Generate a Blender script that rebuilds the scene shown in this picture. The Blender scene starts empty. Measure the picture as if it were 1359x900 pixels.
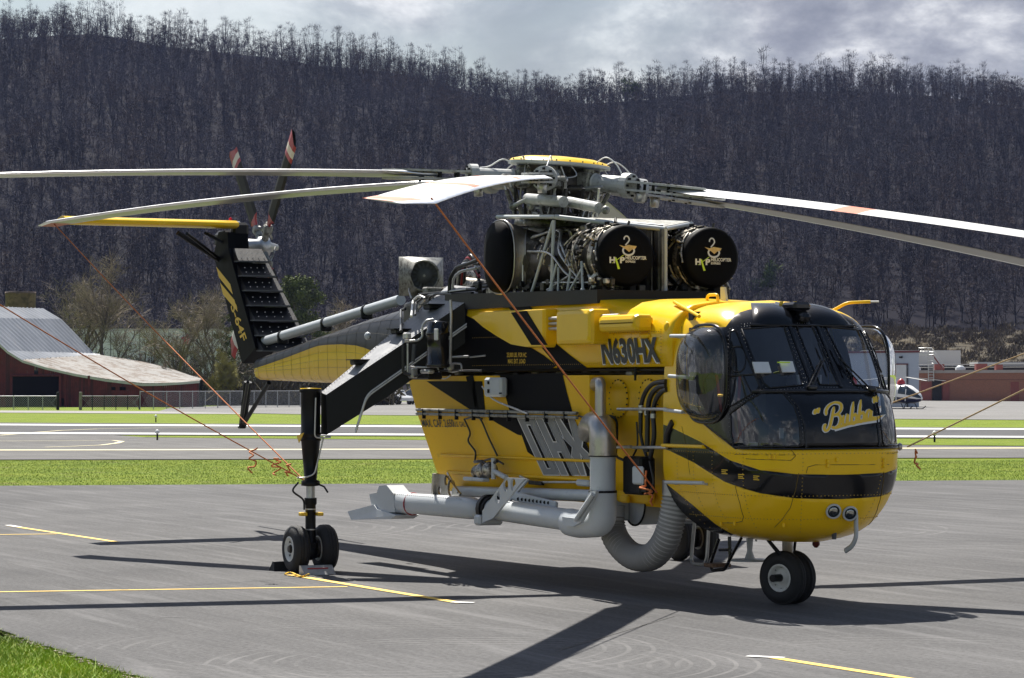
import bpy, math, random
import numpy as np
from mathutils import Vector, Matrix
from mathutils.geometry import delaunay_2d_cdt
from mathutils.bvhtree import BVHTree
random.seed(7); RNG = np.random.default_rng(7)
SC = bpy.context.scene; COL = SC.collection
rad = math.radians
# ------------------------------------------------------------------ camera
CAM = Vector((35.42, -17.14, 2.604)); YAW = rad(154.08); PIT = rad(.911); FPX = 3662.0
cd = bpy.data.cameras.new("camera"); cam = bpy.data.objects.new("camera", cd); COL.objects.link(cam)
FW = Vector((math.cos(PIT)*math.cos(YAW), math.cos(PIT)*math.sin(YAW), math.sin(PIT)))
RT = Vector((math.sin(YAW), -math.cos(YAW), 0)); UP = RT.cross(FW)
cam.location = CAM; cam.rotation_euler = FW.to_track_quat('-Z', 'Y').to_euler()
cd.sensor_width = 36; cd.lens = FPX*36/1359; cd.clip_end = 9000; cd.clip_start = .2
SC.camera = cam
# ------------------------------------------------------------------ sky and sun
SUN = Vector((-.70, .10, 1.0)).normalized()
wd = bpy.data.worlds.new("World"); SC.world = wd; wd.use_nodes = True
nt = wd.node_tree; nt.nodes.clear()
def N(nt, t, **k):
    n = nt.nodes.new(t)
    for a, b in k.items():
        if a.startswith('i_'):
            key = a[2:]; key = int(key) if key.isdigit() else key.replace('_', ' ')
            n.inputs[key].default_value = b
        else: setattr(n, a, b)
    return n
def L(nt, a, b): nt.links.new(a, b)
def ramp(nt, src, stops):
    r = nt.nodes.new('ShaderNodeValToRGB'); e = r.color_ramp.elements
    while len(e) < len(stops): e.new(.5)
    for k, (p, c) in enumerate(stops):
        e[k].position = p; e[k].color = (c, c, c, 1) if not hasattr(c, '__len__') else (*c[:3], 1)
    L(nt, src, r.inputs[0]); return r.outputs[0]
def mix(nt, f, a, b):
    m = nt.nodes.new('ShaderNodeMix'); m.data_type = 'RGBA'
    for k, s in ((0, f), (6, a), (7, b)):
        if hasattr(s, 'links'): L(nt, s, m.inputs[k])
        elif k == 0: m.inputs[0].default_value = s
        else: m.inputs[k].default_value = (*s[:3], 1)
    return m.outputs[2]
sky = N(nt, 'ShaderNodeTexSky', sky_type='NISHITA', sun_disc=False, sun_elevation=math.asin(SUN.z),
        sun_rotation=math.atan2(SUN.x, SUN.y), air_density=1.2, dust_density=1.5)
tc = N(nt, 'ShaderNodeTexCoord')
mp = N(nt, 'ShaderNodeMapping'); mp.inputs['Scale'].default_value = (1, 1, 1.7); mp.inputs['Location'].default_value = (2.37, .9, .18)
L(nt, tc.outputs['Generated'], mp.inputs[0])
n1 = N(nt, 'ShaderNodeTexNoise', i_Scale=10.0, i_Detail=9.0, i_Roughness=.6, i_Distortion=.25); L(nt, mp.outputs[0], n1.inputs[0])
n2 = N(nt, 'ShaderNodeTexNoise', i_Scale=2.1, i_Detail=5.0, i_Roughness=.5); L(nt, mp.outputs[0], n2.inputs[0])
cloud = ramp(nt, n1.outputs[0], [(.38, (.20, .22, .28)), (.45, (.29, .31, .37)), (.51, (.42, .44, .49)), (.57, (.74, .75, .78)), (.66, (1.0, 1.0, 1.0))])
sc10 = N(nt, 'ShaderNodeVectorMath', operation='SCALE'); sc10.inputs['Scale'].default_value = 12.5; L(nt, cloud, sc10.inputs[0]); cloud = sc10.outputs[0]
for e in nt.nodes:
    if e.type == 'VALTORGB': e.color_ramp.interpolation = 'B_SPLINE'
sx = N(nt, 'ShaderNodeSeparateXYZ'); L(nt, tc.outputs['Generated'], sx.inputs[0])       # broken cloud: thick towards the horizon, blue gaps overhead
cv_ = N(nt, 'ShaderNodeMath', operation='MULTIPLY_ADD'); cv_.inputs[1].default_value = -.62; L(nt, sx.outputs['Z'], cv_.inputs[0]); L(nt, n2.outputs[0], cv_.inputs[2])
cover = ramp(nt, cv_.outputs[0], [(.28, 0.0), (.40, 1.0)])
L(nt, mix(nt, cover, sky.outputs[0], cloud), N(nt, 'ShaderNodeBackground', i_Strength=.05).inputs[0])
bg = [n for n in nt.nodes if n.type == 'BACKGROUND'][0]
L(nt, bg.outputs[0], N(nt, 'ShaderNodeOutputWorld').inputs[0])
sd = bpy.data.lights.new("sun", 'SUN'); sd.energy = 5.0; sd.angle = rad(.5); sd.color = (1, .955, .88)
so = bpy.data.objects.new("sun", sd); COL.objects.link(so); so.location = (0, 0, 60)
so.rotation_euler = (-SUN).to_track_quat('-Z', 'Y').to_euler()
vs = SC.view_settings; vs.view_transform = 'Standard'; vs.look = 'None'; vs.exposure = 0.95; vs.gamma = 1
SC.cycles.max_bounces = 6; SC.cycles.transparent_max_bounces = 12; SC.cycles.caustics_reflective = False; SC.cycles.caustics_refractive = False
# ------------------------------------------------------------------ placing helpers (photograph rays onto real planes)
def ray(u, v): return FW + RT*((u-679.5)/FPX) - UP*((v-450)/FPX)
def at(u, v, x=None, y=None, z=None):
    d = ray(u, v)
    k = (x-CAM.x)/d.x if x is not None else (y-CAM.y)/d.y if y is not None else (z-CAM.z)/d.z
    return CAM + d*k
def at_pl(u, v, p, n):
    d = ray(u, v); return CAM + d*((p-CAM).dot(n)/d.dot(n))
FH = Vector((math.cos(YAW), math.sin(YAW), 0))
def W(R, D, z=0.0): return Vector((CAM.x, CAM.y, 0)) + FH*D + RT*R + Vector((0, 0, z))
def G(u, D, z=0.0): return W((u-679.5)/FPX*D, D, z)
def VZ(v, D): return 2.604 + (508.2-v)/FPX*D
def GV(u, v, D): return G(u, D, VZ(v, D))
def GD(v): return 2.604*FPX/(v-508.2)
# ------------------------------------------------------------------ materials
MATS = {}
def M(name, col, rough=.5, metal=0.0, var=.06, scale=6.0, bump=0.0, bscale=60.0, dirt=None, coat=0.0, spec=.5, detail=5):
    m = bpy.data.materials.new(name); m.use_nodes = True; t = m.node_tree; b = t.nodes['Principled BSDF']
    o = N(t, 'ShaderNodeTexCoord').outputs['Object']
    n = N(t, 'ShaderNodeTexNoise', i_Scale=scale, i_Detail=float(detail), i_Roughness=.6); L(t, o, n.inputs[0])
    lo = tuple(c*(1-var) for c in col); hi = tuple(min(1, c*(1+var)) for c in col)
    c = mix(t, ramp(t, n.outputs[0], [(.3, 0), (.7, 1)]), lo, hi)
    if dirt:
        d = N(t, 'ShaderNodeTexNoise', i_Scale=dirt[1], i_Detail=8.0, i_Roughness=.7); L(t, o, d.inputs[0])
        c = mix(t, ramp(t, d.outputs[0], [(dirt[2], 0), (dirt[2]+.12, dirt[3])]), c, dirt[0])
    L(t, c, b.inputs['Base Color'])
    b.inputs['Metallic'].default_value = metal; b.inputs['Coat Weight'].default_value = coat; b.inputs['Coat Roughness'].default_value = .05
    b.inputs['Specular IOR Level'].default_value = spec
    r = N(t, 'ShaderNodeMapRange'); r.inputs[3].default_value = max(0.02, rough*.8); r.inputs[4].default_value = min(1, rough*1.25)
    L(t, n.outputs[0], r.inputs[0]); L(t, r.outputs[0], b.inputs['Roughness'])
    if bump:
        bn = N(t, 'ShaderNodeTexNoise', i_Scale=bscale, i_Detail=4.0); L(t, o, bn.inputs[0])
        bu = N(t, 'ShaderNodeBump', i_Strength=bump, i_Distance=.02); L(t, bn.outputs[0], bu.inputs['Height']); L(t, bu.outputs[0], b.inputs['Normal'])
    MATS[name] = m; return m
YEL = M('yellow_paint', (.88, .54, .008), .25, 0, .05, 1.3, .04, 5, ((.42, .24, .03), 3.2, .66, .45), coat=.12, spec=.3)
YELT = M('tank_yellow_paint', (.82, .475, .005), .4, 0, .06, 1.1, .06, 3, ((.34, .19, .03), 2.6, .62, .4), spec=.2)
BLKF = M('flat_black_livery', (.004, .004, .005), .5, 0, .3, 2, spec=.06)
YELP = M('yellow_fairing_paint', (.88, .55, .01), .3, 0, .04, 2, coat=.1, spec=.3)
BLK = M('black_paint', (.006, .006, .007), .18, 0, .3, 2, .03, 5, ((.02, .02, .018), 5, .66, .5), coat=.25, spec=.3)
BLKM = M('worn_black_structure', (.006, .006, .0065), .42, 0, .35, 5, .1, 25, ((.035, .033, .03), 9, .66, .6), spec=.25)
TOPG = M('dusty_sunlit_beam_top', (.22, .225, .24), .5, 0, .2, 7, .1, 30, ((.36, .36, .36), 6, .52, .7))  # gear beam top: dust, plus the sun on it put into the colour
TBLK = M('tail_boom_black', (.009, .0095, .012), .36, 0, .25, 3, .06, 12, ((.03, .03, .033), 4, .62, .5), spec=.2)
LG = M('light_grey_paint', (.50, .53, .55), .35, 0, .05, 4, .04, 15, ((.30, .30, .29), 4, .62, .5))
WHT = M('white_blade_paint', (.60, .60, .575), .4, 0, .04, 2, .03, 8, ((.45, .43, .38), 2.5, .6, .45))
UND = M('blade_underside_grey', (.24, .235, .20), .3, 0, .08, 3, .03, 8, ((.2, .19, .16), 3, .58, .5), coat=.3)
LEM = M('polished_leading_edge', (.88, .88, .88), .33, 1, .08, 5)
ORG = M('faded_orange_band', (.52, .13, .05), .5, 0, .15, 20)
STL = M('stainless_steel', (.46, .44, .41), .32, .85, .15, 5, .05, 20, ((.2, .16, .12), 5, .55, .6))
ALU = M('aluminium_tube', (.55, .55, .54), .38, .7, .15, 12, dirt=((.25, .23, .2), 14, .6, .6))
HGR = M('rotor_head_grey', (.27, .27, .245), .45, .25, .3, 9, .1, 40, ((.05, .04, .03), 11, .48, .8))
RLG = M('grimy_rotor_grey', (.42, .43, .42), .4, 0, .12, 8, .05, 20, ((.12, .10, .08), 9, .52, .6))
EXH = M('heat_stained_exhaust', (.36, .33, .30), .42, .8, .35, 4, .1, 18, ((.55, .36, .13), 3, .55, .7))
ENG = M('oily_engine_casing', (.07, .062, .052), .45, .6, .6, 8, .2, 30, ((.24, .21, .16), 12, .55, .8))
ENL = M('engine_bright_fittings', (.55, .50, .42), .38, .7, .5, 18, dirt=((.03, .025, .02), 14, .48, .9))
DK = M('dull_black', (.006, .006, .006), .75, 0, .3, 6)
CVR = M('black_vinyl_cover', (.003, .003, .0035), .6, 0, .3, 5, .25, 6, spec=.08)
RUB = M('tyre_rubber', (.016, .016, .017), .72, 0, .25, 10, .2, 50, ((.06, .057, .05), 6, .6, .5))
HUBW = M('white_wheel_hub', (.62, .62, .58), .4, 0, .06, 9, dirt=((.25, .22, .18), 12, .55, .6))
HOSE = M('ribbed_grey_hose', (.46, .455, .44), .6, 0, .12, 5, dirt=((.16, .155, .15), 3, .55, .6))
HBLK = M('black_hydraulic_hose', (.014, .014, .015), .35, 0, .2, 9)
ROPE = M('orange_rope', (.55, .17, .05), .8, 0, .25, 30)
ROPT = M('tan_rope', (.50, .34, .17), .8, 0, .25, 30)
REDP = M('red_paint', (.36, .025, .03), .35, 0, .1, 5)
CRM = M('cream_paint', (.66, .63, .54), .4, 0, .05, 5)
LGF = M('logo_grey_fill', (.24, .245, .25), .5, 0, .1, 5, spec=.15)
DKG = M('dark_grey_logo_fill', (.09, .095, .10), .5, 0, .15, 5, spec=.15)
SIL = M('silver_logo_edge', (.62, .63, .64), .3, .3, .08, 5)
WPR = M('white_print', (.72, .72, .70), .5, 0, .03, 5)
YPR = M('yellow_print', (.82, .52, .03), .45, 0, .03, 5)
BPR = M('black_print', (.012, .012, .012), .4, 0, .1, 5)
GOLD = M('gold_print', (.62, .45, .18), .4, 0, .2, 12)
SEAM = M('dark_seam', (.16, .10, .01), .6, 0, .1, 5)
SEAB = M('boom_seam', (.05, .04, .012), .6, 0, .1, 5)
SEAT = M('dark_seat_fabric', (.09, .09, .10), .85, 0, .2, 10)
INT = M('cockpit_dark_lining', (.035, .037, .043), .7, 0, .3, 6)
PAP = M('white_paper', (.6, .62, .64), .6, 0, .04, 9)
LIME = M('lime_tag', (.55, .75, .05), .6, 0, .1, 9)
def glass(name, tint, base=.04, rough=.02, haze=0.0, k=1.25):
    m = bpy.data.materials.new(name); m.use_nodes = True; t = m.node_tree; t.nodes.clear()
    tr = N(t, 'ShaderNodeBsdfTransparent'); tr.inputs[0].default_value = (*tint, 1)
    gl = N(t, 'ShaderNodeBsdfGlossy', i_Roughness=rough); gl.inputs[0].default_value = (1, 1, 1, 1)
    o = N(t, 'ShaderNodeTexCoord').outputs['Object']
    n = N(t, 'ShaderNodeTexNoise', i_Scale=1.6, i_Detail=3.0); L(t, o, n.inputs[0])
    bu = N(t, 'ShaderNodeBump', i_Strength=.15, i_Distance=.05); L(t, n.outputs[0], bu.inputs['Height']); L(t, bu.outputs[0], gl.inputs['Normal'])
    lw = N(t, 'ShaderNodeFresnel', i_IOR=1.5); L(t, bu.outputs[0], lw.inputs['Normal'])
    a = N(t, 'ShaderNodeMath', operation='MULTIPLY_ADD'); a.inputs[1].default_value = k; a.inputs[2].default_value = base; L(t, lw.outputs[0], a.inputs[0])
    mx = N(t, 'ShaderNodeMixShader'); L(t, a.outputs[0], mx.inputs[0]); L(t, tr.outputs[0], mx.inputs[1]); L(t, gl.outputs[0], mx.inputs[2])
    out = mx.outputs[0]
    if haze:
        df = N(t, 'ShaderNodeBsdfDiffuse'); df.inputs[0].default_value = (.6, .62, .65, 1)
        m2 = N(t, 'ShaderNodeMixShader', i_0=haze); L(t, out, m2.inputs[1]); L(t, df.outputs[0], m2.inputs[2]); out = m2.outputs[0]
    L(t, out, N(t, 'ShaderNodeOutputMaterial').inputs[0]); MATS[name] = m; return m
GLS = glass('tinted_acrylic_window', (.70, .74, .80), .03)
GLB = glass('clear_acrylic_bubble', (.93, .94, .96), .03, .02, .03, .85)
# ------------------------------------------------------------------ object helpers
def link(o, parent=None):
    COL.objects.link(o)
    if parent: o.parent = parent
    return o
def tag(o, label=None, cat=None, group=None, kind=None, category=None):
    cat = cat or category
    for k, v in (('label', label), ('category', cat), ('group', group), ('kind', kind)):
        if v: o[k] = v
    return o
def empty(name, loc=(0, 0, 0), rz=0.0, **k):
    o = bpy.data.objects.new(name, None); o.location = loc; o.rotation_euler = (0, 0, rz); o.empty_display_size = .3
    return tag(link(o), **k)
class MB:
    def __init__(s): s.v = []; s.f = []; s.m = []; s.sm = []
    def add(s, vs, fs, mi=0, smooth=False):
        o = len(s.v); s.v += [tuple(p) for p in vs]
        for f in fs: s.f.append(tuple(i+o for i in f)); s.m.append(mi); s.sm.append(smooth)
        return s
    def box(s, c, d, rot=None, mi=0, bev=0.0):
        c = Vector(c); hx, hy, hz = d[0]/2, d[1]/2, d[2]/2
        R = rot if rot is not None else Matrix.Identity(3)
        if bev <= 0:
            vs = [c+R@Vector((x*hx, y*hy, z*hz)) for x in (-1, 1) for y in (-1, 1) for z in (-1, 1)]
            return s.add(vs, [(0, 1, 3, 2), (4, 6, 7, 5), (0, 4, 5, 1), (2, 3, 7, 6), (0, 2, 6, 4), (1, 5, 7, 3)], mi)
        b = min(bev, hx*.95, hy*.95, hz*.95); vs = []; fs = []
        for x in (-1, 1):
            for y in (-1, 1):
                for z in (-1, 1):
                    vs += [c+R@Vector((x*hx, y*(hy-b), z*(hz-b))), c+R@Vector((x*(hx-b), y*hy, z*(hz-b))), c+R@Vector((x*(hx-b), y*(hy-b), z*hz))]
        I = lambda x, y, z, k: ((x > 0)*4+(y > 0)*2+(z > 0))*3+k
        for q in (-1, 1):
            fs += [(I(q, -1, -1, 0), I(q, 1, -1, 0), I(q, 1, 1, 0), I(q, -1, 1, 0)), (I(-1, q, -1, 1), I(1, q, -1, 1), I(1, q, 1, 1), I(-1, q, 1, 1)), (I(-1, -1, q, 2), I(1, -1, q, 2), I(1, 1, q, 2), I(-1, 1, q, 2))]
            for r in (-1, 1):
                fs += [(I(q, r, -1, 0), I(q, r, 1, 0), I(q, r, 1, 1), I(q, r, -1, 1)), (I(q, -1, r, 0), I(q, 1, r, 0), I(q, 1, r, 2), I(q, -1, r, 2)), (I(-1, q, r, 1), I(1, q, r, 1), I(1, q, r, 2), I(-1, q, r, 2))]
                for t in (-1, 1): fs.append((I(q, r, t, 0), I(q, r, t, 1), I(q, r, t, 2)))
        return s.add(vs, fs, mi)
    def tube(s, pts, r, n=8, mi=0, cap=True, smooth=True, closed=False, ell=None, up=None):
        pts = [Vector(p) for p in pts]; K = len(pts); rs = r if hasattr(r, '__len__') else [r]*K
        vs = []; fs = []; prev = None
        for i, p in enumerate(pts):
            a = pts[i-1] if (i > 0 or closed) else p; b = pts[(i+1) % K] if (i < K-1 or closed) else p
            t = (b-a); t = t.normalized() if t.length > 1e-9 else Vector((0, 0, 1))
            if prev is None:
                u = up if up is not None else (Vector((0, 0, 1)) if abs(t.z) < .9 else Vector((1, 0, 0)))
            else: u = prev
            e = t.cross(u).normalized(); prev = e.cross(t).normalized()
            for k in range(n):
                an = 2*math.pi*k/n; ca, sa = math.cos(an), math.sin(an)
                if ell: ca *= ell[0]; sa *= ell[1]
                vs.append(p+(e*ca+prev*sa)*rs[i])
        m = K if closed else K-1
        for i in range(m):
            for k in range(n):
                a = i*n+k; b = i*n+(k+1) % n; j = ((i+1) % K)*n
                fs.append((a, b, j+(k+1) % n, j+k))
        s.add(vs, fs, mi, smooth)
        if cap and not closed:
            s.add([vs[k] for k in range(n)], [tuple(reversed(range(n)))], mi); s.add([vs[(K-1)*n+k] for k in range(n)], [tuple(range(n))], mi)
        return s
    def cyl(s, a, b, r, n=16, mi=0, r2=None, cap=True, smooth=True):
        return s.tube([a, b], [r, r if r2 is None else r2], n, mi, cap, smooth)
    def lathe(s, prof, o, ax, n=24, mi=0, mis=None, smooth=True, xd=None):
        o = Vector(o); ax = Vector(ax).normalized(); e = (xd or (Vector((0, 0, 1)) if abs(ax.z) < .9 else Vector((1, 0, 0)))).cross(ax).normalized(); g = ax.cross(e)
        vs = []
        for (h, r) in prof:
            for k in range(n):
                a = 2*math.pi*k/n; vs.append(o+ax*h+(e*math.cos(a)+g*math.sin(a))*max(r, 1e-4))
        for i in range(len(prof)-1):
            fs = [(i*n+k, i*n+(k+1) % n, (i+1)*n+(k+1) % n, (i+1)*n+k) for k in range(n)]
            off = len(s.v) if i == 0 else off
            if i == 0: s.v += [tuple(p) for p in vs]
            for f in fs: s.f.append(tuple(q+off for q in f)); s.m.append(mis[i] if mis else mi); s.sm.append(smooth)
        return s
    def prism(s, poly, d, mi=0):
        """poly: list of Vectors (planar ring); d: extrusion Vector"""
        n = len(poly); P = [Vector(p) for p in poly]; Q = [p+Vector(d) for p in P]
        return s.add(P+Q, [tuple(range(n)), tuple(reversed(range(n, 2*n)))]+[(i, n+i, n+(i+1) % n, (i+1) % n) for i in range(n)], mi)
    def loft(s, rings, mi=0, cap=True, smooth=True, closed=True, mis=None):
        n = len(rings[0]); vs = [p for r in rings for p in r]; off = len(s.v); s.v += [tuple(p) for p in vs]
        for i in range(len(rings)-1):
            for k in range(n if closed else n-1):
                s.f.append((off+i*n+k, off+i*n+(k+1) % n, off+(i+1)*n+(k+1) % n, off+(i+1)*n+k)); s.m.append(mis(i, k) if mis else mi); s.sm.append(smooth)
        if cap:
            s.f.append(tuple(off+k for k in reversed(range(n)))); s.m.append(mi); s.sm.append(False)
            s.f.append(tuple(off+(len(rings)-1)*n+k for k in range(n))); s.m.append(mi); s.sm.append(False)
        return s
    def sphere(s, c, r, n=10, mi=0, sc=(1, 1, 1)):
        c = Vector(c); vs = []; m = max(3, n//2)
        for i in range(m+1):
            th = math.pi*i/m
            for k in range(n):
                a = 2*math.pi*k/n; vs.append(c+Vector((math.sin(th)*math.cos(a)*r*sc[0], math.sin(th)*math.sin(a)*r*sc[1], math.cos(th)*r*sc[2])))
        return s.add(vs, [(i*n+k, (i+1)*n+k, (i+1)*n+(k+1) % n, i*n+(k+1) % n) for i in range(m) for k in range(n)], mi, True)
    def mesh(s, name, mats):
        me = bpy.data.meshes.new(name); me.from_pydata(s.v, [], s.f)
        for m in (mats if isinstance(mats, (list, tuple)) else [mats]): me.materials.append(m)
        me.polygons.foreach_set('material_index', s.m); me.polygons.foreach_set('use_smooth', s.sm); me.update(); return me
    def obj(s, name, mats, parent=None, **k):
        return tag(link(bpy.data.objects.new(name, s.mesh(name, mats)), parent), **k)
def fixn(o):
    import bmesh
    b = bmesh.new(); b.from_mesh(o.data); bmesh.ops.recalc_face_normals(b, faces=b.faces); b.to_mesh(o.data); b.free(); return o
def arc_pts(pts, k=6, rr=.3):
    """polyline with rounded corners"""
    pts = [Vector(p) for p in pts]; out = [pts[0]]
    for i in range(1, len(pts)-1):
        a, b, c = pts[i-1], pts[i], pts[i+1]; r = min(rr, (a-b).length*.45, (c-b).length*.45)
        p, q = b+(a-b).normalized()*r, b+(c-b).normalized()*r
        for j in range(k+1):
            t = j/k; out.append(p*(1-t)**2+b*2*t*(1-t)+q*t*t)
    out.append(pts[-1]); return out
def catm(pts, k=8):
    pts = [Vector(p) for p in pts]; P = [pts[0]*2-pts[1]]+pts+[pts[-1]*2-pts[-2]]; out = []
    for i in range(1, len(P)-2):
        for j in range(k):
            t = j/k; a, b, c, d = P[i-1:i+3]
            out.append(.5*((2*b)+(c-a)*t+(2*a-5*b+4*c-d)*t*t+(3*b-a-3*c+d)*t**3))
    out.append(pts[-1]); return out
def textq(name, body, quad, mat, parent, off=.004, bold=0.0, shear=0.0, res=3):
    """flat lettering stretched onto the quad (bl, br, tr, tl); thin raised print"""
    cu = bpy.data.curves.new('t', 'FONT'); cu.body = body; cu.offset = bold; cu.shear = shear; cu.resolution_u = res; cu.align_x = 'CENTER'
    ob = bpy.data.objects.new('t', cu); COL.objects.link(ob); dg = bpy.context.evaluated_depsgraph_get()
    me = bpy.data.meshes.new_from_object(ob.evaluated_get(dg)); COL.objects.unlink(ob); bpy.data.objects.remove(ob)
    X = [v.co.x for v in me.vertices]; Y = [v.co.y for v in me.vertices]; x0, x1, y0, y1 = min(X), max(X), min(Y), max(Y)
    a, b, c, d = [Vector(p) for p in quad]; n = (b-a).cross(d-a).normalized()
    if n.dot(CAM-a) < 0: n = -n
    for v in me.vertices:
        s, t = (v.co.x-x0)/(x1-x0), (v.co.y-y0)/(y1-y0)
        v.co = a*(1-s)*(1-t)+b*s*(1-t)+c*s*t+d*(1-s)*t+n*off
    me.materials.clear(); me.materials.append(mat); me.name = name
    return link(bpy.data.objects.new(name, me), parent)
def quad_px(u0, v0, u1, v1, f): return [f(u0, v1), f(u1, v1), f(u1, v0), f(u0, v0)]
# ------------------------------------------------------------------ ground, strips, markings
def grassmat(name, a, b, c, s=1.0):
    m = bpy.data.materials.new(name); m.use_nodes = True; t = m.node_tree; p = t.nodes['Principled BSDF']; o = N(t, 'ShaderNodeTexCoord').outputs['Object']
    n = N(t, 'ShaderNodeTexNoise', i_Scale=.35*s, i_Detail=9.0, i_Roughness=.75); L(t, o, n.inputs[0])
    k = N(t, 'ShaderNodeTexNoise', i_Scale=9.0*s, i_Detail=6.0, i_Roughness=.8); L(t, o, k.inputs[0])
    col = mix(t, ramp(t, n.outputs[0], [(.38, 0), (.62, 1)]), a, b)
    col = mix(t, ramp(t, k.outputs[0], [(.42, 0), (.68, .75)]), col, c)
    d = N(t, 'ShaderNodeTexNoise', i_Scale=.6*s, i_Detail=5.0); L(t, o, d.inputs[0])
    col = mix(t, ramp(t, d.outputs[0], [(.60, 0), (.72, .6)]), col, (.17, .14, .07))
    L(t, col, p.inputs['Base Color']); p.inputs['Roughness'].default_value = .95; p.inputs['Specular IOR Level'].default_value = .15
    bu = N(t, 'ShaderNodeBump', i_Strength=.8, i_Distance=.08); L(t, k.outputs[0], bu.inputs['Height']); L(t, bu.outputs[0], p.inputs['Normal'])
    return m
GRS = grassmat('mown_spring_grass', (.12, .18, .012), (.20, .24, .025), (.075, .115, .008))
BLD = M('grass_blade_green', (.19, .29, .015), .7, 0, .5, .35)
GBD = M('grass_blade_dark', (.09, .15, .010), .7, 0, .5, .4)
BLD2 = M('grass_blade_pale', (.31, .36, .03), .7, 0, .5, .3)
def asphalt(name, a, b, streak=0.0, arcs=None, sc=1.0):
    m = bpy.data.materials.new(name); m.use_nodes = True; t = m.node_tree; p = t.nodes['Principled BSDF']; o = N(t, 'ShaderNodeTexCoord').outputs['Object']
    n = N(t, 'ShaderNodeTexNoise', i_Scale=.22*sc, i_Detail=8.0, i_Roughness=.6); L(t, o, n.inputs[0])
    g = N(t, 'ShaderNodeTexNoise', i_Scale=16.0, i_Detail=9.0, i_Roughness=.85); L(t, o, g.inputs[0])
    c = mix(t, ramp(t, n.outputs[0], [(.35, 0), (.65, 1)]), a, b)
    c = mix(t, ramp(t, g.outputs[0], [(.38, .60), (.5, 0)]), c, tuple(x*.45 for x in a))
    c = mix(t, ramp(t, g.outputs[0], [(.54, 0), (.68, .55)]), c, tuple(min(1, x*1.9) for x in b))
    if streak:
        mp = N(t, 'ShaderNodeMapping'); mp.inputs['Rotation'].default_value = (0, 0, -(YAW-math.pi/2)); mp.inputs['Scale'].default_value = (.16, 2.4, 1); L(t, o, mp.inputs[0])
        s = N(t, 'ShaderNodeTexNoise', i_Scale=1.1, i_Detail=6.0, i_Roughness=.7, i_Distortion=.6); L(t, mp.outputs[0], s.inputs[0])
        c = mix(t, ramp(t, s.outputs[0], [(.50, 0), (.66, streak)]), c, tuple(x*1.7 for x in b))
        c = mix(t, ramp(t, s.outputs[0], [(.30, streak), (.44, 0)]), c, tuple(x*.6 for x in a))
    for (cx, cy, r0, w, f, k) in (arcs or []):                 # scuff rings left by turning tyres
        sx = N(t, 'ShaderNodeMapping'); sx.inputs['Location'].default_value = (-cx, -cy, 0); L(t, o, sx.inputs[0])
        ln = N(t, 'ShaderNodeVectorMath', operation='LENGTH'); L(t, sx.outputs[0], ln.inputs[0])
        wv = N(t, 'ShaderNodeMath', operation='MULTIPLY', ); wv.inputs[1].default_value = f; L(t, ln.outputs['Value'], wv.inputs[0])
        sn = N(t, 'ShaderNodeMath', operation='SINE'); L(t, wv.outputs[0], sn.inputs[0])
        band = N(t, 'ShaderNodeMapRange', interpolation_type='SMOOTHSTEP'); dd = N(t, 'ShaderNodeMath', operation='SUBTRACT'); dd.inputs[1].default_value = r0; L(t, ln.outputs['Value'], dd.inputs[0])
        ab = N(t, 'ShaderNodeMath', operation='ABSOLUTE'); L(t, dd.outputs[0], ab.inputs[0]); L(t, ab.outputs[0], band.inputs[0])
        band.inputs[1].default_value = w; band.inputs[2].default_value = w*.6; band.inputs[3].default_value = 0; band.inputs[4].default_value = 1
        q = N(t, 'ShaderNodeTexNoise', i_Scale=.5, i_Detail=3.0); L(t, sx.outputs[0], q.inputs[0])
        mm = N(t, 'ShaderNodeMath', operation='MULTIPLY'); L(t, ramp(t, sn.outputs[0], [(.72, 0), (.9, k)]), mm.inputs[0]); L(t, band.outputs[0], mm.inputs[1])
        m3 = N(t, 'ShaderNodeMath', operation='MULTIPLY'); L(t, mm.outputs[0], m3.inputs[0]); L(t, ramp(t, q.outputs[0], [(.44, 0), (.56, 1)]), m3.inputs[1])
        c = mix(t, m3.outputs[0], c, (.22, .215, .21))
    L(t, c, p.inputs['Base Color']); p.inputs['Roughness'].default_value = .82; p.inputs['Specular IOR Level'].default_value = .04
    bu = N(t, 'ShaderNodeBump', i_Strength=.35, i_Distance=.01); L(t, g.outputs[0], bu.inputs['Height']); L(t, bu.outputs[0], p.inputs['Normal'])
    return m
def gp(u, v): p = at(u, v, z=0); return (p.x, p.y)
ARCS = [(*gp(500, 860), 2.6, .5, 26, .3), (*gp(150, 700), 5.0, 1.3, 19, .3), (*gp(1250, 885), 2.8, .5, 24, .3), (*gp(640, 880), 2.2, .6, 30, .4), (*gp(1240, 700), 5, 2.0, 15, .45), (*gp(900, 700), 4, 1.2, 20, .4), (*gp(380, 690), 7, 1.2, 16, .4)]
APR = asphalt('apron_asphalt', (.092, .091, .092), (.126, .124, .124), .34, ARCS)
RWY = asphalt('runway_asphalt', (.082, .082, .085), (.11, .11, .112), .2)
TXY = asphalt('taxiway_asphalt', (.115, .112, .110), (.145, .142, .138), .3)
CON = asphalt('far_apron_concrete', (.17, .167, .16), (.21, .205, .20), .2, sc=.4)
ROAD = asphalt('gravel_road', (.26, .25, .24), (.32, .31, .29), .1)
WLN = M('white_marking_paint', (.72, .72, .70), .7, 0, .06, 4, dirt=((.4, .4, .4), 5, .58, .6))
YLN = M('yellow_marking_paint', (.75, .50, .08), .7, 0, .08, 4, dirt=((.4, .28, .08), 9, .56, .7))
YLO = M('pale_yellow_marking', (.50, .44, .26), .7, 0, .08, 4)
TAR = M('tar_crack_sealer', (.02, .02, .02), .5, 0, .1, 5)
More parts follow.
